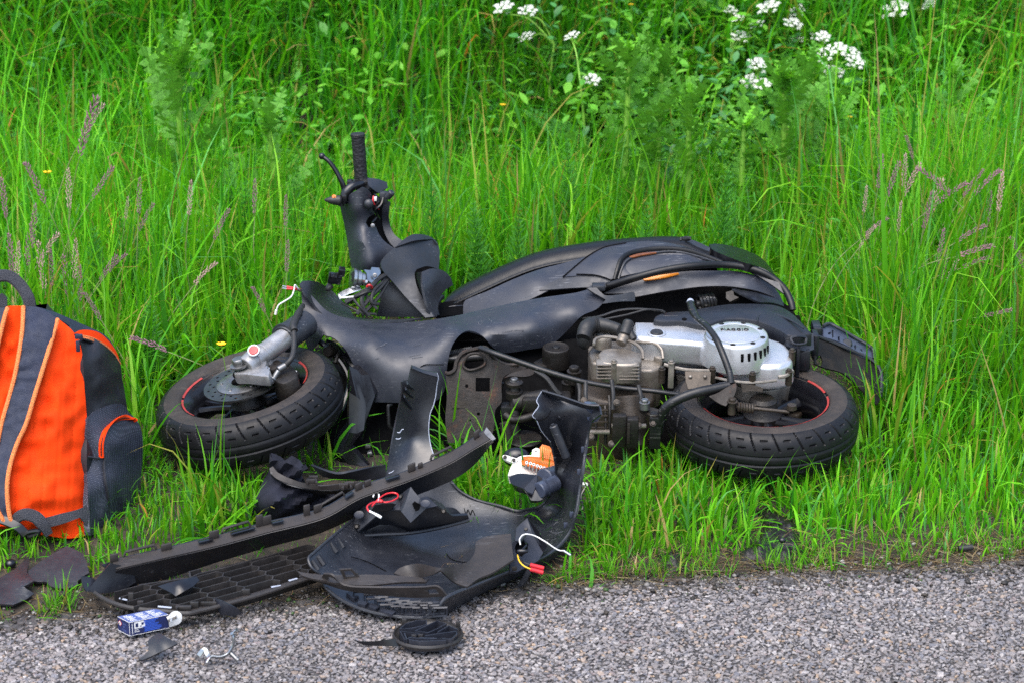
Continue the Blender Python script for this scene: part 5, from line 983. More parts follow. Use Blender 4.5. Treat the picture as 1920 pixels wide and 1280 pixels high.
# second horn of the fairing
FN('left_horn', c5, "420,250 432,207 448,213 520,242 612,262 622,300 612,350 602,430 585,500 562,560 552,660 556,720 568,790 592,866 560,960 480,1000 235,1040 245,1000 290,760 328,560 360,400 358,328 376,318 410,312", "420,250,-.60 612,262,-.585 602,430,-.585 360,400,-.62 470,450,-.595 552,660,-.60 290,760,-.64 430,740,-.60 592,866,-.63 235,1040,-.68 480,1000,-.66", 'shellin', thick=.004, res=10)
FP('horn_edge_highlight', tube(p3(c5, "612,262,-.59 622,300,-.59 612,350,-.59 602,430,-.59 585,500,-.595 562,560,-.60 552,660,-.605 556,720,-.61 568,790,-.62 592,866,-.64"), .0011, 6), 'edge')  # pale line paints the highlight along the horn's edge
FP('horn_flange', sheet([p3(c5, "432,207,-.605 520,242,-.60 612,262,-.595"), p3(c5, "436,230,-.615 520,264,-.61 616,290,-.605")], .003), 'plastic')
for a, b in (("400,320", "452,385"), ("388,360", "445,440"), ("378,415", "440,525")): FP('horn_rib', sheet([p3(c5, a + ",-.618 " + b + ",-.602"), p3(c5, ",".join([str(float(a.split(',')[0]) + 6), str(float(a.split(',')[1]) + 22)]) + ",-.640 " + ",".join([str(float(b.split(',')[0]) - 6), str(float(b.split(',')[1]) - 4)]) + ",-.606")], .003, 2), 'plastic')
for s in ("325,690,-.645 345,692,-.645 358,672,-.645 372,668,-.645", "315,735,-.645 340,738,-.645 352,728,-.645", "265,985,-.68 290,975,-.68 300,965,-.68"): FP('snapped_clip', tube(p3(c5, s), .0012, 5, 2), 'edge')

# ---- loose inner pieces lying in the fairing: separate things
solo('curled_panel', relief(c7, "818,806 850,778 900,762 950,756 1060,778 1150,760 1200,745 1232,705 1240,642 1285,620 1340,610 1420,602 1434,735 1330,800 1255,832 1196,876 1130,852 1090,820 1060,788 1020,812 960,828 880,824", "818,806,z.055 900,762,z.065 960,828,z.05 1060,778,z.10 1060,788,z.10 1130,852,z.06 1196,876,z.055 1200,745,z.065 1240,642,z.075 1420,602,z.085 1434,735,z.07 1330,790,z.06 1130,800,z.075", .0035, res=9),
     M['brown'], 'curled dusty black plastic offcut lying inside the hollow front fairing', 'broken panel')
def trimstrip(nm, o, ct, wins, label):
    return solo('loose_strip', relief(c7, o, ct, .004, holes=wins, res=10), M['brown'], label, 'trim strip')
trimstrip('trim_strip', "300,772 318,790 345,800 440,812 560,815 700,812 850,818 1000,832 985,850 850,852 700,866 560,862 450,842 350,818", "300,772,z.05 440,812,z.055 700,812,z.06 1000,832,z.05 850,852,z.05 560,862,z.05 350,818,z.05", [], 'narrow dusty trim strip along the near lip of the hollow fairing')
solo('trim_tab', relief(c7, "540,788 600,784 648,830 560,832", "540,788,z.075 600,784,z.075 648,830,z.055 560,832,z.055", .004, holes=["562,796 596,793 622,822 572,824"], rnd=False), M['brown'], 'square looped tab standing above the upper dusty trim strip', 'trim tab')
trimstrip('trim_strip', "330,822 440,838 456,810 500,816 560,868 700,880 850,880 975,878 1045,876 1092,925 1000,930 900,932 700,914 560,892 450,858", "330,822,z.04 456,810,z.065 560,868,z.05 700,880,z.055 975,878,z.065 1045,876,z.07 1092,925,z.05 900,932,z.04 700,914,z.035 450,858,z.035", ["472,826 500,828 540,856 490,850", "988,890 1034,888 1052,912 1000,914"], 'wider dusty trim strip with two square windows below the curled offcut')

# ---- long channel strip
LS = root('channel_strip', 'very long brown-topped black plastic channel strip slanting up from the road', 'trim strip', (-.4, -.9, 0))
tp = [(209, 1049, -1.0), (308, 1027, -.965), (412, 1001.6, -.925), (501, 978, -.885), (605, 952, -.85), (677, 911, -.815), (768, 880, -.78), (841, 849, -.75), (878, 827, -.735), (912, 803, -.725)]
fp_ = [(218, 1066, -1.03), (308, 1045, -.995), (412, 1021, -.955), (501, 997, -.915), (605, 970, -.88), (677, 931, -.845), (768, 899, -.81), (841, 868, -.78), (888, 840, -.765), (927, 818, -.755)]
bt = [(200, 1112, -1.02), (300, 1088, -.975), (412, 1052, -.925), (501, 1026, -.88), (600, 999, -.842), (680, 963, -.805), (780, 928, -.77), (845, 901, -.745), (888, 872, -.735), (926, 826, -.745)]
q3 = lambda L: [PY(*p) for p in L]
ob('top_flange', sheet([q3(tp), q3(fp_)], .0035), M['brown'], LS)
ob('front_wall', sheet([[p + Vector((0, -.0005, -.003)) for p in q3(fp_)], q3(bt)], .004), M['inner'], LS)
ob('back_wall', sheet([q3(tp), [p - Vector((0, -.004, .045)) for p in q3(tp)]], .0035), M['inner'], LS)
pan('end_flare', c8, "78,402 120,405 165,425 230,350 205,330 255,312 265,345 210,410 150,470 112,500 92,470", "78,402,-1.06 165,425,-1.04 255,312,-1.0 112,500,-1.07", M['mountgrey_and_lit'], LS, thick=.003)
pan('end_cap', c8, "112,498 165,430 260,320 400,350 420,440 330,490 200,510", "112,498,-1.065 165,430,-1.05 260,320,-1.03 420,440,-1.01 200,510,-1.055", M['inner'], LS, thick=.004)
pan('broken_end', c5, "950,690 968,652 1000,690 1035,735 1010,750 965,712", "950,690,-.735 968,652,-.73 1035,735,-.76 1010,750,-.765", M['steel'], LS, thick=.003, rnd=False)
TPL = crom([np.array(p) for p in tp], 20)
def ontop(px):
    i = min(range(len(TPL)), key=lambda k: abs(TPL[k][0] - px)); return PY(*TPL[i]), (PY(*TPL[min(i + 2, len(TPL) - 1)]) - PY(*TPL[max(i - 2, 0)])).normalized()
for px, wd, ht in ((216, .016, .016), (311, .022, .013), (404, .020, .016), (487, .014, .024), (500, .018, .018), (576, .013, .022), (597, .016, .016), (675, .016, .014), (690, .014, .012), (772, .016, .016), (790, .01, .01), (893, .013, .016)):
    p, t = ontop(px); ob('clip_tab', box(p + Vector((0, -.006, ht / 2 - .002)), (wd, .006, ht), (t, Vector((-t.y, t.x, 0)).normalized(), Vector((0, 0, 1))), .0012), M['brown'], LS)
for px, wd in ((262, .065), (445, .06), (625, .055), (830, .05)):
    p, t = ontop(px); ax = (t, Vector((-t.y, t.x, 0)).normalized(), Vector((0, 0, 1)))
    ob('slot_loop', tube([p + t * a * wd + ax[1] * .004 + Vector((0, 0, z)) for a, z in ((-.5, .001), (-.44, .009), (.44, .010), (.5, .001))], .0028, 6, 0), M['brown'], LS)
for px, wd in ((385, .03), (455, .05), (520, .025), (655, .02), (735, .03)):
    p, t = ontop(px); ob('bare_patch', box(p + Vector((0, -.014, .0015)), (wd, .012, .0012), (t, Vector((-t.y, t.x, 0)).normalized(), Vector((0, 0, 1))), .0003), M['gloss'], LS)

# ---- honeycomb grille
HG = root('honeycomb_grille', 'broken honeycomb grille lying on the tarmac under the long channel strip', 'grille', (-.62, -1.05, 0))
def honey():
    gpoly = xy(c8, "345,485 420,452 600,430 760,410 820,385 1000,330 1160,290 1400,225 1560,185 1680,200 1660,300 1530,372 1350,420 1170,476 1000,537 830,572 640,602 520,592 440,572")
    o = p1(c8, "900,440,z.034"); ua = (p1(c8, "1500,290,z.034") - p1(c8, "600,530,z.034")).normalized(); va = Vector((-ua.y, ua.x, 0)); e, d, w_ = .062, .010, .0275; E = {}
    for i in range(-9, 12):
        for j in range(-9, 12):
            cx, cy = i * (e + d), j * w_ + (i % 2) * w_ / 2; c_ = [(cx - e / 2, cy + w_ / 2), (cx + e / 2, cy + w_ / 2), (cx + e / 2 + d, cy), (cx + e / 2, cy - w_ / 2), (cx - e / 2, cy - w_ / 2), (cx - e / 2 - d, cy)]
            for k in range(6):
                a, b = c_[k], c_[(k + 1) % 6]; key = (round((a[0] + b[0]) * 1e4), round((a[1] + b[1]) * 1e4)); E[key] = (a, b)
    L = []
    for a, b in E.values():
        pa, pb = o + ua * a[0] + va * a[1], o + ua * b[0] + va * b[1]; mid = (pa + pb) / 2; q = px_of(mid.x, mid.y, mid.z)
        if inside(gpoly, np.array([q]))[0]:
            s = -.016 * (mid.x + .62) ** 2; L.append(wall([pa + Vector((0, 0, s)), pb + Vector((0, 0, s))], .026, .0026))
    return merge(*L)
lt = ob('lattice', honey(), M['grille'], HG); lt['kind'] = 'stuff'
up_ = "150,505 230,556 330,592 450,614 600,627 740,640 830,622 950,592 1200,522 1430,446 1600,392"; lo_ = "165,515 235,572 330,608 450,632 600,645 740,655 850,646 950,628 1200,560 1430,485 1600,430"
adz = lambda s, z: " ".join(t + f",z{z}" for t in s.split())
ob('lower_rail', sheet([p3(c8, adz(up_, .026)), p3(c8, adz(lo_, .004))], .005), M['grille'], HG)
ob('lower_ledge', sheet([p3(c8, adz("165,498 245,540 340,575 450,594 600,604 740,612 830,594 950,565 1200,495 1430,420 1600,366", .024)), p3(c8, adz(up_, .0265))], .003), M['brown'], HG)
ob('inner_rail', wall(p3(c8, "440,455,z.034 600,432,z.034 760,412,z.034 815,385,z.036 1000,342,z.036 1160,295,z.036 1400,232,z.036"), .024, .004), M['grille'], HG)
ob('corner_wall', wall(p3(c8, "765,410,z.04 758,372,z.04 830,355,z.04"), .03, .004), M['grille'], HG)
for s, sz in (("390,545", (.010, .006, .026)), ("450,575", (.012, .006, .012)), ("790,582", (.016, .006, .012)), ("1115,502", (.016, .006, .012)), ("880,575", (.03, .004, .008)), ("720,600", (.03, .008, .008))): ob('clip_tab', box(p1(c8, s + ",z.03"), sz, None, .001), M['grille'], HG)
for s in ("315,540 365,552", "560,592 645,600", "1275,470 1335,460", "1385,430 1440,415"): ob('scuff', ribbon(p3(c8, adz(s, .029)), .004, .0008, (0, -.4, .9), 2), M['edge'], HG)

# ---- small debris, each a thing
def shard(c, o, ct, label, m='shard', th=.004, nm='plastic_shard', cat='plastic shard', grp='broken plastic shards', **k): return solo(nm, relief(c, o, ct, th, res=8, **k), M[m], label, cat, grp)
shard(c8, "558,465 620,445 700,425 802,402 822,428 780,468 720,500 672,528 640,505", "558,465,z.042 802,402,z.055 822,428,z.05 672,528,z.04 690,460,z.056", 'thin dark triangular shard lying across the honeycomb grille', 'gloss', rnd=False)
shard(c10, "1594,560 1640,572 1700,602 1780,645 1812,684 1740,694 1655,690 1630,640", "1594,560,z.034 1812,684,z.008 1655,690,z.006 1700,640,z.026", 'small scored triangular shard leaning on the near edge of the honeycomb grille', 'mountgrey_and_lit')  # paler grey paints the skylight on its upward face
shard(c10, "1190,822 1225,838 1262,862 1335,898 1305,915 1255,940 1180,975 1110,1008 1062,1026 1042,1018 1085,985 1112,955 1110,885 1140,850", "1190,822,z.028 1335,898,z.022 1110,885,z.018 1042,1018,z.001 1180,975,z.008 1220,900,z.024", 'leaf-shaped black shard with a thin tail in front of the blue box')
shard(c10, "198,368 300,290 420,215 500,170 560,195 622,232 650,300 668,372 610,405 612,412 580,432 588,462 540,478 500,490 420,484 375,468 345,440 262,436 222,412", "198,368,z.020 500,170,z.042 668,372,z.022 420,484,z.010 588,462,z.012 420,330,z.027 262,436,z.014", 'large shield-shaped black shard below the orange rucksack', th=.005)
shard(c10, "-60,460 0,408 100,352 160,300 212,245 222,272 202,370 256,432 178,474 200,492 258,527 200,568 98,612 0,606 -60,604", "-60,460,z.02 212,245,z.02 256,432,z.025 178,474,z.02 258,527,z.008 98,612,z.003 -60,604,z.003 60,470,z.014", 'ragged black shard cut off by the left side of the photo', th=.005, rnd=False)
shard(c9, "160,608 215,622 330,620 450,602 525,620 520,650 480,656 300,652 235,646", "160,608,z.018 330,620,z.014 480,656,z.003 235,646,z.006 520,620,z.010", 'slim glossy tail-shaped shard touching the round grille cap', 'gloss', th=.003)
shard(c6, "-5,905 2,860 14,872 6,900 10,930 -2,935", "-5,905,z.03 14,872,z.05 10,930,z.02", 'tiny bent grey shard upright in grass right of the fairing', 'mountgrey_and_lit', th=.002)
shard(c10, "400,525 440,510 480,508 500,520 480,540 420,552", "400,525,z.004 480,508,z.012 420,552,z.002", 'tiny dark crumb of plastic below the shield-shaped shard', 'mud', th=.004)
solo('rubber_ball', blob(p1(c10, "78,305,z.012"), (.0115, .0115, .010)), M['gloss'], 'small round black rubber ball in the grass above the ragged shard', 'rubber ball')
solo('rubber_plug', merge(cyl(p1(FULL, "1797,1028,z.006"), p1(FULL, "1824,1025,z.008"), .0065, 14)), M['rubber'], 'small black cylindrical plug on the dry verge at far right', 'plug')

# round grille cap
RG = root('grille_cap', 'round black grille cap with curved vanes lying on the tarmac', 'grille cap', tuple(p1(c9, "700,575,z.0")))
rcen = p1(c9, "700,572,z.010")
ob('rim', lathe([(.066, .003), (.067, .0), (.064, -.006), (.055, -.008), (.0545, -.005), (.060, -.002), (.0625, .001), (.063, .004), (.065, .0045)], rcen, (0, .04, 1), 56, closed=True), M['grille'], RG)
ob('dish', lathe([(0, -.006), (.05, -.006), (.055, -.005), (.055, -.008), (0, -.009)], rcen, (0, .04, 1), 40), M['dark'], RG)
for s, cl in (("498,528 540,492 620,468 690,466 690,496 640,512 580,524", 1), ("608,542 690,505 768,470 832,492 770,526 700,556", 1), ("500,545 535,606 640,560", 1), ("680,578 780,562 905,546 908,566 868,602 640,590", 0), ("770,552 850,506 912,532", 0), ("560,590 700,600 820,596 830,612 640,618 565,606", 1), ("530,560 548,604", 0)):
    ob('vane', wall(p3(c9, adz(s, .024)), .022, .0024, closed=bool(cl)), M['mountgrey_and_lit'], RG)
for s in ("530,478,z.026", "918,494,z.024", "600,592,z.02", "648,590,z.018"): ob('clip_tab', box(p1(c9, s), (.009, .005, .012), None, .001), M['grille'], RG)

# short curved trim strip, black cloth and dark strip under the front wheel
ST = root('curved_strip', 'short curved trim strip with square lugs lying on the black cloth', 'trim strip', (-.38, -.68, 0))
ob('top_flange', relief(c7, "178,268 196,256 225,290 330,335 400,350 450,358 560,345 640,336 740,334 740,352 640,362 560,372 450,378 370,370 290,350 220,322 186,292", "178,268,z.12 196,256,z.125 330,335,z.10 450,358,z.095 740,334,z.095 740,352,z.088 450,378,z.085 220,322,z.105", .004, res=9), M['brown'], ST)
ob('front_wall', sheet([p3(c7, "182,290,z.114 230,330,z.10 300,360,z.09 400,378,z.082 500,382,z.080 640,370,z.082"), p3(c7, "190,310,z.095 240,350,z.08 300,378,z.07 400,396,z.063 500,400,z.06 640,388,z.062")], .004), M['inner'], ST)
for s in ("390,335", "405,318", "560,358", "590,350", "248,292"): ob('lug', box(p1(c7, s + ",z.10"), (.020, .007, .012), None, .0015), M['brown'], ST)
for s in ("372,345 378,320 415,318 422,345", "556,372 560,352 596,350 600,368"): ob('lug', tube(p3(c7, adz(s, .10)), .003, 6, 0), M['brown'], ST)
solo('black_cloth', relief(c7, "66,490 92,440 120,395 148,330 176,280 178,240 196,226 250,232 320,262 345,292 338,318 300,316 380,372 500,392 620,385 640,430 520,480 350,505 250,530 120,530 76,510", "66,490,z.01 148,330,z.075 178,240,z.125 250,232,z.13 345,292,z.12 300,360,z.075 500,392,z.05 640,430,z.03 350,505,z.008 120,530,z.003 220,420,z.085 120,440,z.06 330,440,z.05", .02, res=8,
     extra=lambda V: .012 * np.sin(V[:, 0] * .14 + V[:, 1] * .22 + 3 * vnoise(V[:, 0], V[:, 1], .02, 40)) * sst(560, 640, V[:, 0] + 80) - .016 * vnoise(V[:, 0], V[:, 1], .05, 41)), M['cloth'], 'crumpled dark navy cloth bundled in the grass under the front wheel', 'cloth')
solo('dark_strip', relief(c7, "390,250 520,296 600,285 700,262 778,248 778,322 660,330 540,328 440,300", "390,250,z.08 520,296,z.07 778,248,z.08 778,322,z.05 540,328,z.05", .006), M['inner'], 'dark flat plastic strip in shade behind the tall left fairing horn', 'trim strip')

# instrument cluster
IC = root('instrument_cluster', 'smashed instrument cluster with orange flexible circuit and white housing', 'instrument cluster', tuple(p1(c5, "1320,1150,z.02")))
IP = lambda n, c, o, ct, m, par=None, **k: pan(n, c, o, ct, M[m], par or IC, **k)
IP('housing', c5, "1122,1002 1135,960 1152,925 1182,880 1225,858 1292,855 1298,815 1328,802 1360,815 1420,850 1480,900 1485,985 1330,1000 1200,992", "1122,1002,-.70 1182,880,-.64 1298,815,-.60 1360,815,-.60 1485,900,-.62 1485,985,-.68 1300,940,-.66 1200,992,-.70", 'cream', thick=.02, res=10)
IP('mounting_arm', c5, "1082,866 1088,854 1102,852 1150,866 1192,880 1180,915 1165,912 1100,884", "1082,866,-.64 1192,880,-.65 1165,912,-.66", 'cream', thick=.006)
for s in ("1102,868,-.648", "1165,890,-.66", "1325,838,-.608"): ob('arm_screw', lathe([(0, .001), (.003, .001), (.0042, 0)], p1(c5, s), (0, -.8, .5), 12), M['grime'], IC)
CB = IP('flexible_circuit', c5, "1220,892 1234,864 1280,862 1352,868 1420,885 1475,905 1480,972 1400,968 1300,945 1225,922", "1220,892,-.668 1280,862,-.652 1475,905,-.655 1480,972,-.69 1225,922,-.68", 'circuit', thick=.0012, res=10)
IP('ribbon_connector', c5, "1350,802 1370,776 1420,790 1442,818 1475,860 1475,905 1420,886 1352,868", "1350,802,-.615 1370,776,-.61 1475,860,-.63 1475,905,-.655 1352,868,-.65", 'circuit', thick=.0012, rnd=False)
for i in range(7): ob('circuit_track', tube(p3(c5, f"{1366 + i * 13},{792 + i * 5},-.622 {1362 + i * 14},{830 + i * 5},-.636 {1358 + i * 15},{868 + i * 4},-.657"), .0007, 4, 3), M['copper'], CB)
for i in range(5): ob('circuit_track', tube(p3(c5, f"{1240 + i * 10},{880 + i * 6},-.667 {1320 + i * 12},{884 + i * 8},-.668 {1460},{920 + i * 10},-.672"), .0006, 4, 3), M['copper'], CB)
for x, y in ((1258, 908), (1285, 913), (1309, 921), (1335, 931), (1358, 938), (1383, 947), (1409, 955), (1432, 963)):
    p = p1(c5, f"{x},{y},-.692"); ob('lamp_socket', lathe([(.0012, .0008), (.0030, .0012), (.0034, .0004), (.0034, -.003)], p, (0, -.85, .5), 12), M['white'], CB)
    ob('socket_bulb', merge(lathe([(0, .001), (.0016, .001), (.0016, -.002)], p, (0, -.85, .5), 10), tube(p3(c5, f"{x - 4},{y + 18},-.695 {x - 6},{y + 45},-.70"), .0022, 6)), M['gloss'], CB)
IP('lower_shell', c5, "1128,1012 1200,986 1330,996 1480,980 1475,1060 1440,1120 1390,1160 1345,1182 1290,1180 1262,1140 1230,1095 1150,1060", "1128,1012,-.71 1200,986,-.71 1480,980,-.70 1475,1060,-.74 1345,1182,-.78 1230,1095,-.76 1320,1050,-.755", 'gloss', thick=.02, res=10)
IP('shell_lit_facet', c5, "1240,1092 1334,992 1330,1060 1302,1132 1262,1118", "1240,1092,-.775 1334,992,-.735 1330,1060,-.76 1302,1132,-.79", 'mountgrey_and_lit', thick=.004, rnd=False)  # facet of the black shell, painted paler where light falls
ob('cable_drive', merge(cyl(p1(c5, "1380,1020,-.74"), p1(c5, "1470,995,-.70"), .020, 20), cyl(p1(c5, "1345,1110,-.775"), p1(c5, "1470,1050,-.74"), .017, 20), lathe([(.017, -.004), (.021, 0), (.017, .004)], p1(c5, "1400,1080,-.76"), (.9, .2, .3), 20)), M['blueplastic'], IC)
ob('rear_cup', blob(p1(c5, "1185,870,-.56"), (.030, .02, .022)), M['gloss'], IC)
solo('wire_plug', merge(box(p1(c7, "1800,352,z.05"), (.012, .008, .009), frame((.3, -.4, .8)), .001)), M['cream'], 'small white plug block in grass beside the tall fairing horn', 'plug')
solo('cut_harness', tube(p3(c7, "1806,362,z.05 1782,410,z.035 1790,470,z.02 1770,500,z.01"), .003, 7), M['gloss'], 'short cut black wire hanging beside the tall fairing horn', 'wiring')

# bulb carton
BX = root('bulb_carton', 'small opened navy blue bulb carton with white flap lying on the tarmac', 'carton', tuple(p1(c10, "1080,800,z.0")))
A_, B_, C_ = p1(c10, "975,846,z.0015"), p1(c10, "1268,784,z.0015"), p1(c10, "887,800,z.0015"); Hh = Vector((0, 0, .0275)); D_ = B_ + C_ - A_
V8 = [A_, B_, D_, C_, A_ + Hh, B_ + Hh, D_ + Hh, C_ + Hh]
ob('carton_body', (V8, [(0, 1, 5, 4), (3, 0, 4, 7), (2, 3, 7, 6), (0, 3, 2, 1)]), M['boxblue'], BX, smooth=False)
ob('carton_top', (V8[4:] + [p - Vector((0, 0, .0006)) for p in V8[4:]], [(0, 1, 2, 3), (7, 6, 5, 4), (0, 4, 5, 1), (1, 5, 6, 2), (2, 6, 7, 3), (3, 7, 4, 0)]), M['boxtop'], BX, smooth=False)
def onface(o, u, v, s0, s1, t0, t1, up=.0003):
    n = u.cross(v).normalized(); n = n if n.dot(CAM - o) > 0 else -n; q = [o + u * s + v * t + n * up for s, t in ((s0, t0), (s1, t0), (s1, t1), (s0, t1))]; return q, [(0, 1, 2, 3)]
U1, U2 = B_ - A_, C_ - A_
ob('printed_label', onface(A_, U1, Hh, .12, .40, .46, .93), M['white'], BX, smooth=False)
ob('label_symbol', merge(onface(A_, U1, Hh, .15, .22, .55, .85, .0006), onface(A_, U1, Hh, .26, .31, .55, .62, .0006), onface(A_, U1, Hh, .30, .36, .66, .84, .0006)), M['boxblue'], BX, smooth=False)
r2 = random.Random(5)
ob('printed_bars', merge(*[onface(A_, U1, Hh, .33 + r2.uniform(0, .06), .62 + r2.uniform(0, .2), t, t + .07, .0006) for t in (.12, .23, .34, .45, .56, .67, .78, .88)]), M['boxblue2'], BX, smooth=False)
ob('small_print', merge(onface(A_, U1, Hh, .12, .22, .34, .39), onface(A_, U1, Hh, .12, .15, .20, .28), onface(A_, U1, Hh, .17, .25, .2, .26), onface(A_, U1, Hh, .06, .075, .1, .9)), M['white'], BX, smooth=False)
ob('top_print', merge(*[onface(A_ + Hh, U1, U2, .06 + .30 * j + r2.uniform(0, .03), .06 + .30 * j + r2.uniform(.14, .27), .12 + i * .1, .16 + i * .1, .0004) for i in range(8) for j in range(3)]), M['white'], BX, smooth=False)
def diamond(s, t, r, up): 
    n = U2.cross(Hh).normalized(); n = n if n.dot(CAM - A_) > 0 else -n; c_ = A_ + U2 * s + Hh * t + n * up; e = U2.normalized(); return [c_ + e * r, c_ + Vector((0, 0, r)), c_ - e * r, c_ - Vector((0, 0, r))], [(0, 1, 2, 3)]
ob('warning_diamond', diamond(.80, .62, .0062, .0003), M['red'], BX, smooth=False); ob('diamond_centre', diamond(.80, .62, .0046, .0006), M['white'], BX, smooth=False); ob('diamond_symbol', diamond(.80, .62, .0018, .0009), M['dark'], BX, smooth=False)
ob('end_print', merge(*[onface(A_, U2, Hh, .25, .25 + w_, t, t + .035, .0004) for w_, t in ((.38, .72), (.30, .64), (.42, .24), (.3, .17))], onface(A_, U2, Hh, .42, .52, .4, .55, .0004)), M['boxtop'], BX, smooth=False)
ob('carton_edge', merge(*[tube([a, b], .00045, 4, 1) for a, b in ((A_, A_ + Hh), (A_ + Hh, B_ + Hh), (A_ + Hh, C_ + Hh), (A_, B_), (A_, C_))]), M['white'], BX)
ob('open_flap', relief(c10, "1268,700 1290,668 1318,658 1348,668 1364,692 1360,735 1335,758 1270,780", "1268,700,z.028 1318,658,z.034 1364,692,z.024 1360,735,z.012 1270,780,z.003", .0008, res=6), M['white'], BX)
ob('bulb_end', merge(cyl(p1(c10, "1255,720,z.02"), p1(c10, "1320,690,z.026"), .006, 14), tube(p3(c10, "1275,690,z.026 1285,710,z.024 1282,740,z.018"), .0018, 6)), M['bulb'], BX)

# zinc clamp
CL = root('pipe_clamp', 'bright zinc half-round pipe clamp standing on the tarmac', 'pipe clamp', tuple(p1(c10, "1640,1010,z.0")))
cp = p3(c10, "1542,1052,z.001 1562,1018,z.006 1590,1000,z.008 1650,1004,z.007 1700,985,z.010 1735,945,z.019 1752,895,z.031 1752,850,z.042 1742,828,z.047 1776,796,z.056")
ob('clamp_band', tube(cp, .0056, 10, 6, flat=.55), M['zinc'], CL, angle=30)
ob('clamp_foot', ribbon(p3(c10, "1490,992,z.002 1532,946,z.014 1555,985,z.008 1572,1015,z.004"), .010, .002, (.2, -.6, .7), 3), M['zinc'], CL)
ob('clamp_pin', merge(cyl(p1(c10, "1728,972,z.012"), p1(c10, "1782,1024,z.002"), .004, 10), cyl(p1(c10, "1772,1014,z.004"), p1(c10, "1786,1028,z.001"), .0048, 10)), M['steel'], CL)
ob('clamp_bolt', hexbolt(p1(c10, "1745,830,z.049"), (-.6, -.5, .6), .004, .003, False), M['zinc'], CL)

# ------------------------------------------------------------------ rucksack
BP = root('backpack', 'orange and slate navy quilted backpack standing upright in the grass', 'backpack', (-1.05, -.62, 0))
BN = lambda n, o, ct, m, par=None, **k: pan(n, c11, o, ct, M[m], par or BP, **k)
ORC = ctl(c11, "-260,260,-.60 -100,220,-.60 60,214,-.59 245,270,-.575 310,320,-.58 352,420,-.60 362,560,-.625 372,700,-.645 374,880,-.675 380,1030,-.70 386,1190,-.755 300,1215,-.775 120,1180,-.80 -100,1150,-.81 100,450,-.655 200,500,-.655 250,700,-.70 100,800,-.735 230,900,-.74 330,1000,-.735 120,1050,-.80 -150,600,-.68 -260,900,-.74 200,330,-.61 300,430,-.615 310,700,-.68")
quilt = lambda V: .0026 * np.exp(-((((V[:, 0] + .06 * (V[:, 1] - 760)) % 25.5) - 12.75) / 1.8) ** 2) + .016 * (vnoise(V[:, 0], V[:, 1], .045, 50) - .5)
BN('back_panel', "-260,260 -100,222 60,214 150,222 245,268 310,320 340,370 354,430 362,560 372,700 370,880 378,1030 386,1192 300,1208 200,1195 60,1160 -100,1150 -260,1120", Depth(ORC), 'orange', thick=.02, res=4.2, extra=quilt)
quil2 = lambda V: sst(163, 190, V[:, 0]) * -.032 * vnoise(V[:, 0] * .8 + V[:, 1] * .5, V[:, 1] * .6 - V[:, 0] * .35, .030, 52) + sst(163, 190, V[:, 0]) * .012 * (vnoise(V[:, 0], V[:, 1], .07, 53) - .5)
BN('side_panel', "352,415 346,362 330,332 400,352 450,385 500,432 515,460 524,520 533,570 545,650 560,720 560,1000 520,1150 400,1190 386,1192 378,1030 372,880 374,700 364,560", "352,415,-.60 346,362,-.585 400,352,-.53 515,460,-.44 533,570,-.43 545,650,-.43 560,1000,-.50 520,1150,-.56 386,1192,-.755 378,1030,-.70 374,700,-.645 364,560,-.625 450,560,-.545 450,800,-.60 450,430,-.53", 'nylon', thick=.02, res=6, extra=quil2)
BN('top_panel', "100,216 160,219 240,243 330,282 388,308 440,332 480,372 516,450 470,400 400,362 345,352 318,330 300,300 245,268 160,224", "100,216,-.58 240,243,-.52 330,282,-.48 388,308,-.46 516,450,-.44 400,362,-.52 318,330,-.575 245,268,-.57 430,350,-.485", 'navy', thick=.015, res=6)
BN('lid_edge', "322,328 345,318 390,318 430,332 470,368 500,412 516,455 490,425 455,388 410,365 360,352 335,345", "322,328,-.575 390,318,-.515 470,368,-.46 516,455,-.44 455,388,-.49 360,352,-.56", 'orange', thick=.008, res=5)
for s in ("330,340,-.585 372,348,-.565 410,360,-.53 455,388,-.495 490,425,-.468 514,462,-.448", "338,352,-.588 380,358,-.565 415,372,-.53 455,400,-.50 488,432,-.47 512,470,-.45"): ob('zip_tape', tube(p3(c11, s), .0032, 6), M['piping'], BP)
ob('zip_teeth', tube(p3(c11, "345,352,-.59 380,362,-.568 415,378,-.535 455,406,-.505"), .0025, 5), M['nylon'], BP)
ob('zip_pull', merge(box(p1(c11, "337,345,-.605"), (.016, .008, .010), None, .002), box(p1(c11, "334,386,-.612"), (.0085, .005, .024), None, .002), tube(p3(c11, "340,348,-.606 352,344,-.60 350,360,-.602 338,362,-.61"), .0016, 6)), M['navy'], BP)
sp_ = Off(Depth(ORC), -.028)
stl = "100,216 94,330 70,480 40,600 6,720 -18,850 -28,1000 -8,1090 25,1145"; stp = "70,1168 42,1115 30,1000 42,900 74,800 112,716 150,590 200,430 248,270"
BN('shoulder_strap', stl + " " + stp + " 170,222", sp_, 'navy', thick=.014, res=6, extra=lambda V: .006 * (vnoise(V[:, 0] * .4, V[:, 1], .09, 55) - .5))
for s in (stl, stp): ob('strap_piping', tube([PK(x, y, float(sp_([(x, y)])[0]) - .001) for x, y in xy(c11, s)], .0046, 8), M['piping'], BP)
BN('second_strap', "-120,230 -60,224 2,222 30,222 20,260 -20,420 -50,560 -120,620", Off(Depth(ORC), -.026), 'navy', thick=.014, res=8)
ob('strap_piping', tube([PK(x, y, float(Depth(ORC)([(x, y)])[0]) - .028) for x, y in xy(c11, "34,222 20,262 -18,420 -48,560")], .0046, 8), M['piping'], BP)
ob('carry_handle', ribbon(p3(c11, "-70,150,-.57 -30,100,-.57 10,84,-.57 50,92,-.57 92,130,-.575 122,180,-.585 130,222,-.59"), .026, .006, (.35, -.8, .45), 6), M['web'], BP)
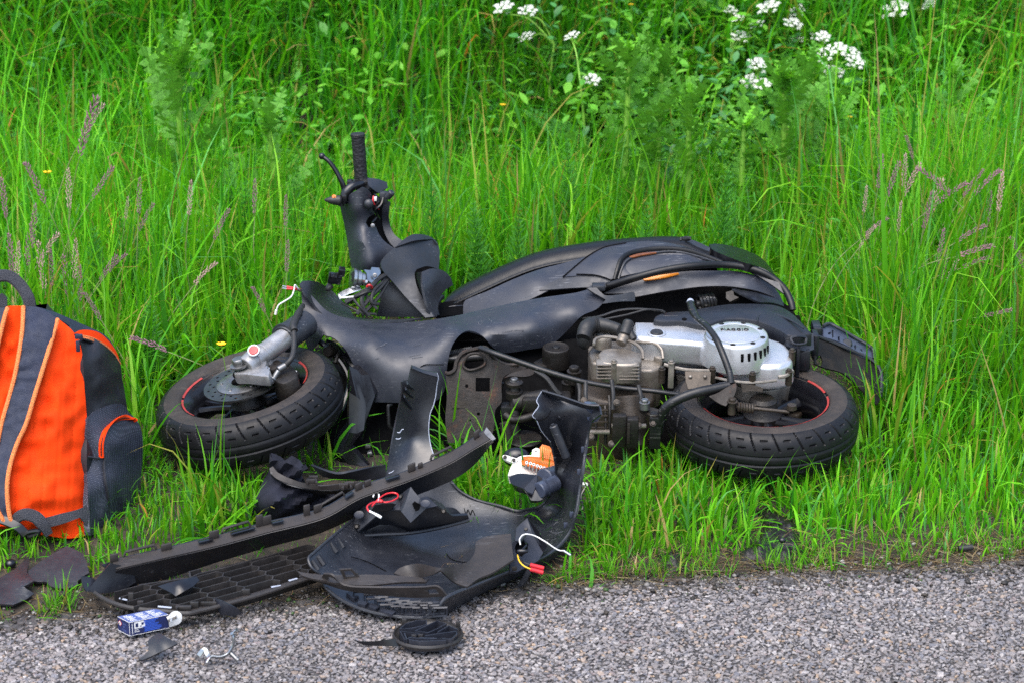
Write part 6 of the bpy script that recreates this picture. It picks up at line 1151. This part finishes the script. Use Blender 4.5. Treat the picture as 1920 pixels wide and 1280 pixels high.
BN('handle_base', "-20,170 10,160 28,180 30,222 -20,222", "-20,170,-.60 28,180,-.60 30,222,-.605 -20,222,-.605", 'web', thick=.004)
pk = "374,700 400,668 445,645 500,630 535,640 552,668 575,690 600,725 612,790 606,930 590,1010 560,1085 515,1160 440,1182 388,1196 384,1160 372,900"
PKD = Depth(ctl(c11, "374,700,-.652 445,645,-.585 500,630,-.53 552,668,-.47 600,725,-.46 612,800,-.47 606,930,-.50 560,1085,-.58 515,1160,-.63 440,1182,-.70 388,1196,-.765 372,900,-.685 450,760,-.635 520,800,-.60 500,950,-.645 440,1000,-.70 560,900,-.555"))
BN('side_pocket', pk, PKD, 'pocket' if 'pocket' in M else 'navy', thick=.012, res=6, extra=lambda V: -.010 * np.sin(V[:, 0] * .16 + 2 * vnoise(V[:, 0], V[:, 1], .03, 56)) * sst(900, 960, V[:, 1]) + .010 * (vnoise(V[:, 0], V[:, 1], .04, 57) - .5))
ob('pocket_zip', ribbon([PK(x, y, float(PKD([(x, y)])[0]) - .006) for x, y in xy(c11, "434,862 434,800 450,748 482,712 528,690 566,694 582,706")], .0115, .004, (-.4, -.9, .3), 6), M['orange'], BP)
ob('pocket_zip_teeth', tube([PK(x, y, float(PKD([(x, y)])[0]) - .010) for x, y in xy(c11, "434,855 435,802 452,750 484,714 528,692 564,696")], .0014, 5), M['rust'], BP)
ob('pocket_hem', tube([PK(x, y, float(PKD([(x, y)])[0]) - .004) for x, y in xy(c11, "374,858 400,862 430,864 448,858 446,900 452,960 462,1020 465,1080 460,1150")], .0030, 6), M['nylon'], BP)
BN('bottom_webbing', "160,1128 250,1104 358,1074 378,1040 386,1120 376,1160 345,1118 260,1148 175,1166", "160,1128,-.81 358,1074,-.755 378,1040,-.725 376,1160,-.765 175,1166,-.82", 'web', thick=.004)
ob('webbing_tail', ribbon(p3(c11, "60,1130,-.83 100,1105,-.835 150,1115,-.835 185,1150,-.835 210,1192,-.83"), [.020, .026, .026, .018], .004, (.2, -.8, .5), 5), M['web'], BP)
ob('buckle', merge(tube(p3(c11, "100,1195,-.84 125,1180,-.84 160,1175,-.84 165,1185,-.84 140,1195,-.84 120,1200,-.84"), .005, 8), ribbon(p3(c11, "-20,1120,-.83 30,1135,-.835 80,1160,-.84 110,1190,-.84"), .02, .006, (.1, -.8, .5), 4)), M['gloss'], BP)
def bagbody():
    rows = []
    for y, xr, y0, y1 in ((1185, 470, -.715, -.60), (1080, 530, -.67, -.54), (940, 555, -.635, -.50), (800, 545, -.595, -.46), (640, 515, -.60, -.46), (500, 490, -.57, -.45), (400, 400, -.555, -.47), (320, 330, -.545, -.49), (250, 200, -.54, -.51)):
        z = p1(c11, f"370,{y},{y0}").z; xa = p1(c11, f"365,{y},{y0}").x - (.0 if y > 420 else .10); xb = p1(c11, f"{xr},{y},{y1}").x; xc = p1(c11, f"-255,{y},{y0}").x
        rows.append([Vector(p) for p in ((xc, y0, z), (xa, y0, z), ((xa + xb) / 2, y0 + .075, z), (xb, y1 - .01, z), (xb - .03, y1, z), (xc + .1, y1, z), (xc, y1, z))])
    return loft(rows, closed=True)
ob('main_body', bagbody(), M['nylon'], BP)
# ------------------------------------------------------------------ wild plants
def local_obj(name, vf, m, **k): o = ob(name, vf, m, None, **k); return o
def child(name, me, parent, M4):
    o = bpy.data.objects.new(name, me); COL.objects.link(o); o.parent = parent; o.matrix_local = M4; return o
M['thistle'] = leafmat('thistle_leaf', .30, .5, .22, False, (.098, .29, .030))
M['thistletop'] = leafmat('thistle_top', .32, .5, .22, False, (.15, .44, .025))
M['stem'] = leafmat('plant_stem', .1, .5, .4, False, (.17, .36, .04))
M['fogstem'] = leafmat('seed_stem', .1, .6, .3, False, (.20, .24, .09))
M['fog1'] = leafmat('purple_seed_head', .15, .7, .2, False, (.30, .15, .20)); M['fog2'] = leafmat('pink_seed_head', .2, .7, .2, False, (.52, .34, .32))
M['petal'] = leafmat('white_florets', .2, .6, .3, False, (.62, .64, .58), 1.0); M['butter'] = leafmat('yellow_petal', .2, .4, .4, False, (.80, .50, .01), 1.0)
M['fern'] = leafmat('horsetail_green', .25, .5, .3, False, (.07, .27, .03)); M['broad'] = leafmat('broad_leaf', .3, .42, .45, False, (.05, .19, .025))
def thistle_leaf(seed, n=9):
    rnd = random.Random(seed); V, Fc = [], []; zc = lambda t: .10 * t - .25 * t * t + .22 * t ** 4
    for i in range(n + 1):
        t = i / n; w0 = .022 * (1 - t) + .004; V += [(t, w0, zc(t) + .006), (t, 0, zc(t)), (t, -w0, zc(t) + .006)]
    for i in range(n): a, b = i * 3, i * 3 + 3; Fc += [(a, b, b + 1, a + 1), (a + 1, b + 1, b + 2, a + 2)]
    for i in range(n):
        t = (i + .5) / n; wv = .05 + .13 * math.sin(math.pi * min(1, t * .85 + .12)) ** .8
        for sd in (1, -1):
            up = (1 if (i + (sd > 0)) % 2 else -.4) * rnd.uniform(.03, .075); a = i * 3 + (0 if sd > 0 else 2); b = a + 3; m = len(V); w_ = wv * rnd.uniform(.8, 1.15)
            V += [(t - .035, sd * w_ * .62, zc(t) + up * .5), (t + .03, sd * w_, zc(t) + up), (t + .055, sd * w_ * .5, zc(t) + up * .4)]
            Fc += [(a, m, m + 2, b) if sd < 0 else (b, m + 2, m, a), (m, m + 1, m + 2)]
    return V, Fc
LEAF = [bpy.data.meshes.new('leaf') for _ in range(3)]; TOPL = bpy.data.meshes.new('top_leaf')
for i, me in enumerate(LEAF): v, f = thistle_leaf(i); me.from_pydata(v, [], f); me.materials.append(M['thistle'])
v, f = thistle_leaf(9, 5); TOPL.from_pydata(v, [], f); TOPL.materials.append(M['thistletop'])
def thistle(px, py, Y, label, s=1.0, full=1.0, seed=0):
    rnd = random.Random(seed); top = PY(px, py, Y); bz = float(gz(top.x, Y)); h = top.z - bz; r = root('thistle', label, 'thistle', (top.x, Y, bz), 'thistles along the foot of the bank')
    lean = Vector((rnd.uniform(-.03, .03), rnd.uniform(-.03, .03), 0)); pts = [Vector((0, 0, 0)), lean * .6 + Vector((0, 0, h * .4)), lean * .3 + Vector((0, 0, h * .75)), Vector((0, 0, h * .97))]
    o = local_obj('stem', tube(pts, [.011, .0095, .008, .005], 8, 5), M['stem']); o.parent = r
    n = int(h * 34 * full); P = crom(pts, 10); a = rnd.uniform(0, 6)
    for i in range(n):
        t = .18 + .80 * (i / n) ** .85; p = P[int(t * (len(P) - 1))]; a += 2.4 + rnd.uniform(-.3, .3); L = (.24 * (1 - .6 * t) + .03) * s * rnd.uniform(.8, 1.2); el = rnd.uniform(.45, .85) + .25 * t
        d = Vector((math.cos(a) * math.cos(el), math.sin(a) * math.cos(el), math.sin(el))); u, v_, w_ = frame(d, (0, 0, 1))
        R = Matrix((d, d.cross(u).normalized() * -1, u)).transposed().to_4x4(); child('leaf', LEAF[i % 3], r, Matrix.Translation(p) @ R @ Matrix.Rotation(rnd.uniform(-.9, .9), 4, 'X') @ Matrix.Diagonal((L, L, L, 1)))
    for i in range(int(24 * full)):
        a = rnd.uniform(0, 6.28); el = rnd.uniform(.35, 1.4); L = rnd.uniform(.05, .095) * s; d = Vector((math.cos(a) * math.cos(el), math.sin(a) * math.cos(el), math.sin(el))); u, v_, w_ = frame(d, (0, 0, 1))
        R = Matrix((d, d.cross(u).normalized() * -1, u)).transposed().to_4x4(); child('leaf', TOPL if i % 4 else LEAF[i % 3], r, Matrix.Translation(Vector((0, 0, h * rnd.uniform(.86, .98)))) @ R @ Matrix.Diagonal((L, L * 1.2, L, 1)))
thistle(336, 92, 1.35, 'tallest bluish thistle standing alone at upper left', 1.05, 1.05, 1)
thistle(500, 212, 1.2, 'shorter thistle between the tall left thistle and the handlebar', .85, .8, 2)
thistle(1182, 84, 1.5, 'left stem of the thistle clump above the scooter seat', .95, 1, 3)
thistle(1243, 98, 1.6, 'middle stem of the thistle clump above the scooter seat', .85, 1, 4)
thistle(1292, 170, 1.45, 'shortest stem of the thistle clump above the scooter seat', .8, .9, 5)
thistle(1470, 144, 1.5, 'bushy bright-topped thistle just below the white flower heads', 1, 1.1, 6)
thistle(1528, 118, 1.7, 'thistle rising behind the bushy one among white flowers', .9, .9, 7)
thistle(1562, 205, 1.5, 'low spreading thistle right of the bushy bright-topped one', .9, .9, 8)
thistle(1395, 225, 1.4, 'slim dark thistle left of the bushy bright-topped one', .7, .8, 9)
thistle(1790, 130, 1.6, 'lone pale thistle standing at upper right', .75, .9, 10)

# cow parsley: stems with flat white umbels
def umbel_mesh(seed):
    rnd = random.Random(seed); L = []; R = .036
    for i in range(13):
        a = i * 2.4; r = R * math.sqrt((i + .4) / 13); c_ = Vector((r * math.cos(a), r * math.sin(a), -.25 * r * r / R + rnd.uniform(-.003, .003)))
        for j in range(9):
            b = j * 2.4 + i; q = .0078 * math.sqrt((j + .3) / 9); f = c_ + Vector((q * math.cos(b), q * math.sin(b), .003 * (1 - (q / .0078) ** 2))); sz = rnd.uniform(.0028, .0042); t = rnd.uniform(-.4, .4)
            V = [f + Vector((sz * math.cos(k * 1.2566 + j), sz * math.sin(k * 1.2566 + j), t * sz * math.cos(k * 1.2566))) for k in range(5)] + [f + Vector((0, 0, .0012))]; L.append((V, [(k, (k + 1) % 5, 5) for k in range(5)]))
    return merge(*L)
def rays_mesh():
    L = []
    for i in range(13):
        a = i * 2.4; r = .036 * math.sqrt((i + .4) / 13); L.append(tube([Vector((0, 0, -.035)), Vector((r * .6 * math.cos(a), r * .6 * math.sin(a), -.018)), Vector((r * math.cos(a), r * math.sin(a), -.002 - .25 * r * r / .036))], .0007, 3, 2))
    return merge(*L)
UM = []
for i in range(3):
    me = bpy.data.meshes.new('umbel'); v, f = umbel_mesh(i); me.from_pydata([tuple(x) for x in v], [], f); me.materials.append(M['petal']); UM.append(me)
RM = bpy.data.meshes.new('umbel_rays'); v, f = rays_mesh(); RM.from_pydata([tuple(x) for x in v], [], f); RM.materials.append(M['stem'])
def parsley(L, Y, label, base, seed):
    rnd = random.Random(seed); bx = base; c0 = PY(bx[0], bx[1], Y - .1); bz = float(gz(c0.x, Y)); r = root('cow_parsley', label, 'cow parsley', (c0.x, Y, bz), 'white flowering cow parsley on the bank')
    fork = Vector((0, 0, max(.12, c0.z - bz)))
    o = local_obj('stem', tube([Vector((0, 0, 0)), fork * .5 + Vector((rnd.uniform(-.02, .02), 0, 0)), fork], [.005, .0042, .0035], 7, 4), M['stem']); o.parent = r
    for i, (x, y, s) in enumerate(L):
        p = PY(x, y, Y + rnd.uniform(-.12, .12)) - r.location; mid = (fork + p) / 2 + Vector((0, 0, .02))
        o = local_obj('flower_stalk', tube([fork, mid, p - Vector((0, 0, .03 * s))], [.003, .0025, .0018], 6, 4), M['stem']); o.parent = r
        t = Matrix.Rotation(rnd.uniform(.2, .55), 4, 'X') @ Matrix.Rotation(rnd.uniform(-.35, .35), 4, 'Y'); mt = Matrix.Translation(p) @ t @ Matrix.Diagonal((s, s, s, 1))
        u = child('umbel', UM[(i + seed) % 3], r, mt); child('umbel_rays', RM, u, Matrix.Identity(4))
    for i in range(7):
        a = rnd.uniform(0, 6.28); d = Vector((math.cos(a), math.sin(a), .35)); z = fork.z * rnd.uniform(.15, .75); Lf = rnd.uniform(.12, .2); W = []
        for j in range(11):
            for sd in (-1, 1):
                b = Vector((0, 0, z)) + d * (Lf * (j + 1) / 11); s_ = Vector((-d.y, d.x, 0)) * sd; q = .055 * (1 - j / 12) + .008; e = b + s_ * q + d * q * .5; nrm = Vector((0, 0, .006))
                for k in range(3): m_ = b.lerp(e, (k + 1) / 3.2); w2 = d * .009; W.append(([m_ - w2 * .2, m_ + w2 + s_ * .006 + nrm, m_ + s_ * .012, m_ - w2 + s_ * .006 + nrm], [(0, 1, 2, 3)]))
        o = local_obj('leaf', merge(tube([Vector((0, 0, z)), Vector((0, 0, z)) + d * Lf], .0014, 4, 3), *W), M['broad']); o.parent = r
parsley([(945, 11, .95), (991, 17, .9), (987, 66, .85)], 2.5, 'cow parsley with three white heads at the top edge above the handlebar', (1040, 95), 1)
parsley([(1072, 64, .72), (1111, 147, .8)], 2.1, 'cow parsley with two separate white heads left of the thistle clump', (1090, 170), 2)
parsley([(1390, 66, .95), (1420, 43, .7), (1384, 31, .7), (1372, 17, .7)], 2.5, 'cow parsley with white heads rising directly above the slim dark thistle', (1375, 130), 3)
parsley([(1442, 9, 1.1), (1490, 41, .95), (1496, 18, .9), (1496, 70, .8), (1540, 68, .95)], 2.6, 'cow parsley with five white heads at the top edge right of centre', (1470, 115), 4)
parsley([(1424, 119, 1.0), (1405, 150, .9), (1432, 156, .8)], 2.2, 'cow parsley with three white heads half hidden behind the bushy thistle', (1420, 210), 5)
parsley([(1546, 99, 1.05), (1572, 88, .9), (1598, 96, .95), (1606, 114, .9), (1568, 131, .9), (1540, 122, .9), (1545, 66, .7)], 2.3, 'cow parsley with the densest cluster of white heads', (1550, 190), 6)
parsley([(1680, 12, 1.35), (1742, 5, .8)], 2.7, 'cow parsley with the largest white head at the top right', (1640, 75), 7)
parsley([(596, 15, .6)], 2.9, 'faint single white flower head at the top left', (600, 60), 8)

# soft seed heads of meadow grass
def seedhead(kind, seed):
    rnd = random.Random(seed); L = []; ln = 1.0; bend = (.0, .25, .55)[kind % 3]; n = 46
    for i in range(n):
        t = i / n; c_ = Vector((bend * .5 * t * t, 0, t * (1 - .25 * bend * t))); rr = .085 * math.sin(math.pi * min(1, t * .9 + .12)) ** .8 + .01; a = i * 2.4; d = Vector((math.cos(a), math.sin(a), 1.3)).normalized(); s_ = d.orthogonal().normalized()
        b = c_ + Vector((math.cos(a), math.sin(a), 0)) * rr * rnd.uniform(.1, .6); e = b + d * rnd.uniform(.09, .15); m_ = (b + e) / 2; q = d.cross(s_)
        L.append(([b, m_ + s_ * .022, m_ + q * .022, m_ - s_ * .022, m_ - q * .022, e], [(0, 2, 1), (0, 3, 2), (0, 4, 3), (0, 1, 4), (5, 1, 2), (5, 2, 3), (5, 3, 4), (5, 4, 1)]))
    return merge(*L)
SH_ = {}
for col_ in ('fog1', 'fog2'):
    for k in range(3):
        me = bpy.data.meshes.new('head'); v, f = seedhead(k, k + 3); me.from_pydata([tuple(x) for x in v], [], f); me.materials.append(M[col_]); SH_[(col_, k)] = me
def fog(pts, label, grp, seed):
    rnd = random.Random(seed)
    for px, py, L, Y, tilt in pts:
        tip = PY(px, py, Y); a = math.radians(tilt); d = Vector((math.sin(a), rnd.uniform(-.1, .1), math.cos(a))).normalized(); b = tip - d * L; bx = b.x - d.x * .25 + rnd.uniform(-.05, .05); by = Y + rnd.uniform(-.05, .05); bz = float(gz(bx, by))
        place = ('in the cluster above the rucksack' if px < 112 else 'between the left edge and the tall thistle' if px < 300 else 'between the tall thistle and the handlebar') if px < 1000 else ('nearest the scooter tail' if px < 1700 else 'in the middle of the right-hand cluster' if px < 1800 else 'close to the right edge')
        r = root('meadow_seed_head', (('drooping ' if abs(tilt) > 38 else 'leaning ' if abs(tilt) > 11 else 'upright ') + label + ' ' + place), 'seed head', (bx, by, bz), grp); bl = b - r.location
        o = local_obj('stalk', tube([Vector((0, 0, 0)), (bl - d * .12) * .5 + Vector((-d.x * .02, 0, .02)), bl - d * .11 + Vector((0, 0, .012 * abs(d.x))), bl], [.0016, .0014, .0012, .001], 5, 5), M['fogstem']); o.parent = r
        u, v_, w_ = frame(d, (1, .3, 0) if tilt >= 0 else (-1, .3, 0)); R = Matrix((u, w_.cross(u), w_)).transposed().to_4x4(); kind = 0 if abs(tilt) < 12 else (1 if abs(tilt) < 35 else 2)
        child('head', SH_[('fog1' if rnd.random() < .68 else 'fog2', kind)], r, Matrix.Translation(bl) @ R @ Matrix.Diagonal((L * .72, L * .72, L, 1)))
lp = [(172, 175, .17, .55, 14), (190, 190, .10, .56, 28), (52, 300, .12, .4, -18), (66, 385, .11, .3, 8), (128, 318, .10, .35, 2), (208, 308, .10, .4, 30), (58, 420, .11, .2, 10), (105, 432, .10, .2, 30), (72, 455, .12, .1, -4), (2, 335, .10, .3, -5), (262, 335, .09, .4, 4), (284, 378, .085, .4, 25), (358, 340, .09, .45, 6), (425, 388, .09, .4, 22), (478, 338, .09, .5, 2), (536, 368, .08, .5, 2), (142, 450, .10, .1, 6), (150, 500, .09, .05, 5), (215, 475, .08, .1, 30), (232, 468, .07, .12, 35),
      (400, 482, .085, .2, 35), (476, 535, .075, .15, -20), (242, 622, .10, -.1, -60), (240, 370, .06, .45, 10), (540, 452, .08, .3, 4), (16, 440, .10, .1, -3), (35, 455, .09, .08, 6), (95, 470, .09, .05, 3), (160, 545, .08, -.05, -25), (118, 480, .10, .05, -2)]
fog(lp, 'purplish seed head', 'purple seed heads in the grass on the left', 3)
rp = [(1702, 252, .07, .7, -15), (1698, 290, .09, .6, 0), (1682, 300, .10, .6, 12), (1722, 302, .10, .6, 18), (1728, 300, .12, .5, -40), (1762, 332, .13, .5, 12), (1812, 330, .10, .5, 45), (1842, 314, .09, .55, 30), (1872, 306, .10, .55, 35), (1880, 325, .10, .5, 4), (1748, 360, .10, .45, 10), (1655, 292, .09, .6, 5), (1662, 400, .08, .4, 40), (1848, 412, .09, .35, 50), (1868, 450, .10, .3, 65), (1858, 474, .08, .3, 60), (1770, 430, .09, .35, 8), (1900, 440, .09, .3, -20), (1625, 350, .07, .5, 3), (1800, 470, .08, .3, 20), (1690, 380, .08, .4, 2), (1640, 420, .07, .35, 30), (1775, 470, .08, .3, 5), (1858, 360, .08, .45, 2), (1905, 575, .08, .1, 70)]
fog(rp, 'purplish seed head', 'purple seed heads in the grass on the right', 4)

# buttercups
def butter(px, py, Y, label, s=1.0):
    p = PY(px, py, Y); bz = float(gz(p.x, Y)); r = root('buttercup', label, 'buttercup', (p.x, Y, bz), 'yellow buttercups'); o = local_obj('stem', tube([Vector((0, 0, 0)), Vector((.01, 0, (p.z - bz) * .6)), Vector((0, 0, p.z - bz))], .001, 5, 4), M['stem']); o.parent = r
    L = []
    for k in range(5): a = k * 1.2566; d = Vector((math.cos(a), math.sin(a), .55)).normalized(); t = Vector((-math.sin(a), math.cos(a), 0)); L.append(([Vector((0, 0, 0)), d * .008 + t * .007, d * .0125 + t * .004, d * .0125 - t * .004, d * .008 - t * .007], [(0, 1, 2, 3, 4)]))
    o = local_obj('flower', ([v * s + Vector((0, 0, p.z - bz)) for v in merge(*L)[0]], merge(*L)[1]), M['butter']); o.parent = r
butter(89, 326, .6, 'yellow buttercup among the purple seed heads on the left', 1.0); butter(415, 648, -.2, 'yellow buttercup just above the fork of the front wheel', 1.0); butter(943, 199, 1.9, 'yellow buttercup high in the grass above the scooter seat', .9)
butter(1183, 11, 2.6, 'yellow buttercup at the top edge above the thistle clump', .9); butter(1214, 54, 2.4, 'yellow buttercup just above the thistle clump', .9); butter(1592, 222, 1.9, 'yellow buttercup right of the low spreading thistle', .9); butter(517, 228, 1.4, 'tiny yellow buttercup beside the shorter thistle', .6)

# horsetails: many fine whorled stems
def horsetail_mesh(seed):
    rnd = random.Random(seed); L = [tube([Vector((0, 0, 0)), Vector((.01, 0, .5)), Vector((0, 0, 1))], [.008, .007, .003], 5, 4)]
    for i in range(15):
        z = .2 + .8 * i / 15; ln = .20 * (1 - (i / 15) ** 1.6) + .03
        for k in range(9):
            a = k * .698 + i * .3; d = Vector((math.cos(a), math.sin(a), 0)); s_ = Vector((-d.y, d.x, 0)) * .006; p = Vector((.01 * math.sin(z * 3), 0, z)); e = p + d * ln + Vector((0, 0, ln * rnd.uniform(.35, .8))); m_ = (p + e) / 2 - Vector((0, 0, ln * .12)); L.append(([p - s_, p + s_, m_ + s_, e, m_ - s_], [(0, 1, 2, 3, 4)]))
    return merge(*L)
hm = bpy.data.meshes.new('horsetail'); v, f = horsetail_mesh(1); hm.from_pydata([tuple(x) for x in v], [], f); hm.materials.append(M['fern'])
rh = random.Random(8)
for px, py, Y in ((60, 400, .5), (90, 390, .55), (240, 400, .5), (215, 405, .5), (185, 410, .45), (815, 330, .9), (905, 370, .8), (1075, 260, 1.2), (1110, 380, .7), (1345, 310, 1.0), (1210, 370, .8), (420, 300, 1.0), (450, 330, .9), (540, 290, 1.0), (560, 520, .3), (1900, 300, 1.0), (1850, 270, 1.1), (960, 380, .7), (270, 560, .1), (1640, 330, .8)):
    p = PY(px, py, Y); bz = float(gz(p.x, Y)); h = max(.15, p.z - bz); o = bpy.data.objects.new('horsetail', hm); COL.objects.link(o); o.location = (p.x, Y, bz); o.rotation_euler = (rh.uniform(-.1, .1), rh.uniform(-.1, .1), rh.uniform(0, 6)); wsc = rh.uniform(.20, .28); o.scale = (wsc * .8, wsc * .8, h)
    side = 'left of the handlebar' if px < 600 else ('between the handlebar and the bushy thistle' if px < 1450 else 'at the far right')
    tag(o, 'feathery whorled horsetail stem half hidden in grass ' + side, 'horsetail', 'horsetails in the grass ' + side)

# ------------------------------------------------------------------ torn-up mud at the road's edge
def mud(outl, z, seed, label, hgt):
    o = smooth2(xy(FULL, outl), 4); V, T = tri2d(o, [], 3.2); P = [PZ(x, y, 0.0) for x, y in V]; B = np.array(o); dd = np.min(np.linalg.norm(V[:, None] - B[None], axis=2), axis=1)
    q = sst(0, 16, dd); px, py = np.array([p.x for p in P]), np.array([p.y for p in P])
    h = gz(px, py) + q * (hgt * (.4 + .9 * vnoise(px, py, 22, seed)) + .014 * (vnoise(px, py, 55, seed + 1) - .35) + .010 * (vnoise(px, py, 130, seed + 2) - .5)) + .001
    return solo('mud_clod', thicken([Vector((a, b, c_)) for a, b, c_ in zip(px, py, h)], T, (0, 0, 1), .012), M['mud'], label, 'mud', angle=80)
mud("1418,950 1440,945 1462,962 1492,985 1500,1010 1512,1035 1490,1050 1440,1058 1395,1050 1385,1035 1420,1018 1428,990", 0, 60, 'dark wet clod of torn-up mud in the grass below the rear wheel', .012)
mud("1230,1040 1262,1028 1290,1040 1280,1062 1245,1062", 0, 66, 'small dark patch of bare mud at the verge edge left of the big clod', .012)
solo('round_pebble', blob(p1(FULL, "1467,1012,z.03"), (.0075, .0065, .006)), M['gloss'], 'small shiny dark pebble stuck in the wet mud clod', 'pebble')
